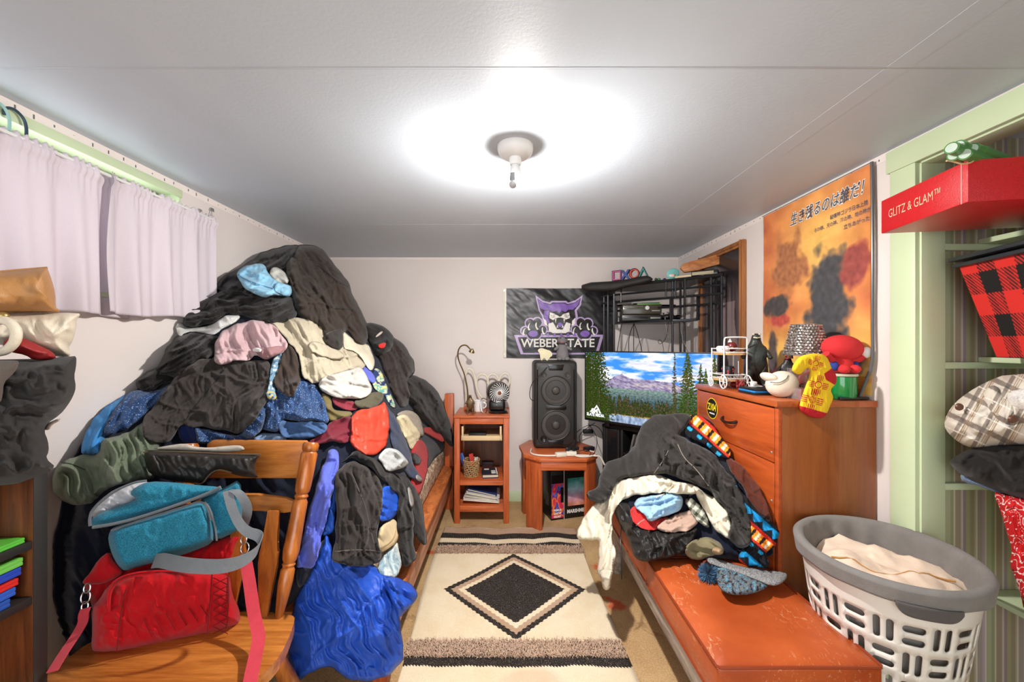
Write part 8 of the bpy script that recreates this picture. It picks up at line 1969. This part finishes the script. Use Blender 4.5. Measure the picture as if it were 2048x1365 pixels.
# checked storage bin
bi = thing('storage_bin', 'red and black buffalo check storage bin with black lid on the closet shelf', 'bin', (1.8, 1.3, 1.37))
T = [Vector((1.62, 1.43, 1.69)), Vector((1.545, 1.14, 1.69)), Vector((2.05, 1.02, 1.69)), Vector((2.12, 1.31, 1.69))]
Bt = [Vector((1.715, 1.40, 1.372)), Vector((1.65, 1.18, 1.372)), Vector((2.0, 1.08, 1.372)), Vector((2.06, 1.29, 1.372))]
def check_col(u, v):
    cu, cv = u * 4.6, v * 4.4; a = np.mod(np.floor(cu), 2) == 0; b_ = np.mod(np.floor(cv), 2) == 0
    r = np.zeros((len(u), 3)); r[:] = (206, 44, 38); hatch = np.mod((cu + cv) * 5.0, 1.0) < .5
    r[~a & ~b_] = (24, 22, 22); m = (a ^ b_) & hatch; r[m] = (30, 24, 24); return r
MAT_CHKB = ATTR('check_fabric', .75, bump=.2)
for k in range(4):
    q = (T[k], T[(k + 1) % 4], Bt[k], Bt[(k + 1) % 4])
    def fpos(u, v, q=q):
        t0, t1, b0, b1 = (np.array(w) for w in q)
        pt = (b0[None] * (1 - u[:, None]) + b1[None] * u[:, None]) * (1 - v[:, None]) + (t0[None] * (1 - u[:, None]) + t1[None] * u[:, None]) * v[:, None]
        return pt[:, 0], pt[:, 1], pt[:, 2]
    link_mesh('bin_side', panel(110, 110, fpos, check_col, MAT_CHKB, 'bin_side'), bi)
cT = sum(T, Vector()) / 4
for (z, g_) in ((1.69, 1.06), (1.712, 1.10)):
    MB().prism([((cT + (t_ - cT) * g_).x, (cT + (t_ - cT) * g_).y) for t_ in T], ((0, 0, z), (1, 0, 0), (0, 1, 0)), .014, .003).build('lid', M('bin_lid', (36, 40, 44), .35), bi)
MB().prism([(t_.x, t_.y) for t_ in Bt], ((0, 0, 1.370), (1, 0, 0), (0, 1, 0)), .004).build('bin_floor', MAT_CHKB, bi)
# folded clothes on the lower closet shelves
kc = conv(1860, 680, 188 / 428)
cy_ = lerpx(1890, 1.44, 2060, 1.28)
def jac_col(x, y):
    u = x * .86 + y * .5; v = -x * .42 + y * .9
    r = np.zeros((len(x), 3)); r[:] = (206, 198, 184)
    mu = np.mod(u, 46); mv = np.mod(v + 6, 50)
    r[(mu < 9)] = (138, 128, 118); r[(mv < 10)] = (132, 122, 112); r[(mu < 9) & (mv < 10)] = (104, 96, 90)
    for o_ in (14, 18, 22): r[(np.abs(mu - o_) < .9)] = (150, 126, 100)
    r[(np.abs(mv - 30) < 1)] = (230, 226, 216); return r
jc = thing('shirt_jacket', 'beige and grey plaid padded jacket folded on the closet shelf', 'jacket', (1.66, 1.36, 1.05))
pillow('jacket_body', None, None, kc([(62, 390), (75, 340), (110, 290), (170, 240), (260, 190), (350, 155), (900, 135), (900, 475), (380, 480), (290, 485), (200, 497), (140, 475), (85, 430)]), cy_, .17, ATTR('plaid_jacket', .95, bump=.4), jc, colour=jac_col, step=1.7, amp=.014, lam=.09, ang=20, pw=.06, seed=91)
pillow('cuff', None, None, kc([(235, 270), (260, 215), (300, 205), (330, 250), (380, 290), (400, 330), (400, 390), (340, 400), (280, 350)]), lambda x, y: cy_(x, y) - .088, .02, ATTR('plaid_jacket', .95, bump=.4), jc, colour=lambda x, y: jac_col(x + 15, y - 9), step=1.7, amp=.006, lam=.04, pw=.02, seed=92)
pillow('fleece_lining', None, None, kc([(345, 250), (385, 220), (900, 190), (900, 330), (400, 330), (360, 290)]), lambda x, y: cy_(x, y) - .094, .03, FAB('white_fleece', (232, 228, 222), 'fleece'), jc, step=3, amp=.006, seed=93)
MAT_BTN = M('brown_button', (96, 60, 40), .35)
for (x, y) in kc([(134, 306), (377, 362)]):
    q = P(x, y, float(cy_(x, y)) - .106); MB().lathe([(0, .002), (.004, .003), (.010, .004), (.012, .001), (.012, -.003)], q, 18, Matrix.Rotation(math.pi / 2, 4, 'X')).build('button', MAT_BTN, jc)
pillow('trousers', 'folded black trousers under the plaid jacket on the closet shelf', 'trousers', kc([(85, 555), (110, 535), (160, 505), (250, 480), (330, 478), (900, 470), (900, 770), (420, 730), (340, 705), (260, 670), (180, 640), (110, 590)]), lambda x, y: cy_(x, y) + .01, .12, BLK, amp=.016, lam=.07, ang=25, pw=.05, seed=95)
pillow('denim_bundle', 'pale blue denim edge peeking under the black trousers', 'jeans', kc([(135, 620), (150, 610), (180, 630), (300, 680), (420, 728), (900, 745), (900, 770), (380, 735), (240, 670), (150, 650)]), lambda x, y: cy_(x, y) + .02, .06, FAB('light_denim', (116, 138, 166), 'denim'), amp=.006, lam=.04, pw=.02, seed=96)
def ban_col(x, y):
    r = np.zeros((len(x), 3)); r[:] = (196, 26, 30)
    n = fbm(x / 34.0, y / 40.0, 14, 2); r[np.abs(n) < .022] = (240, 232, 226); r[np.abs(n - .35) < .016] = (236, 226, 220); r[np.abs(n + .38) < .02] = (236, 226, 220)
    d = np.mod(y, 13) - 6; m = (np.abs(np.mod(x + y * .4, 17) - 8) < 1.4) & (np.abs(d) < 1.4); r[m] = (240, 232, 226); n2 = fbm(x / 14, y / 14, 29); r[n2 > .8] = (30, 24, 30)
    return r
pillow('bandana', 'red paisley bandana cloth hanging down from the closet shelf', 'bandana', kc([(285, 690), (330, 700), (400, 715), (900, 770), (900, 1300), (428, 1236), (415, 1170), (390, 1090), (360, 1020), (375, 960), (350, 880), (325, 790)]), cy_, .05, ATTR('bandana_print', .8, bump=.2), colour=ban_col, step=1.3, amp=.010, lam=.05, ang=80, pw=.03, seed=97)
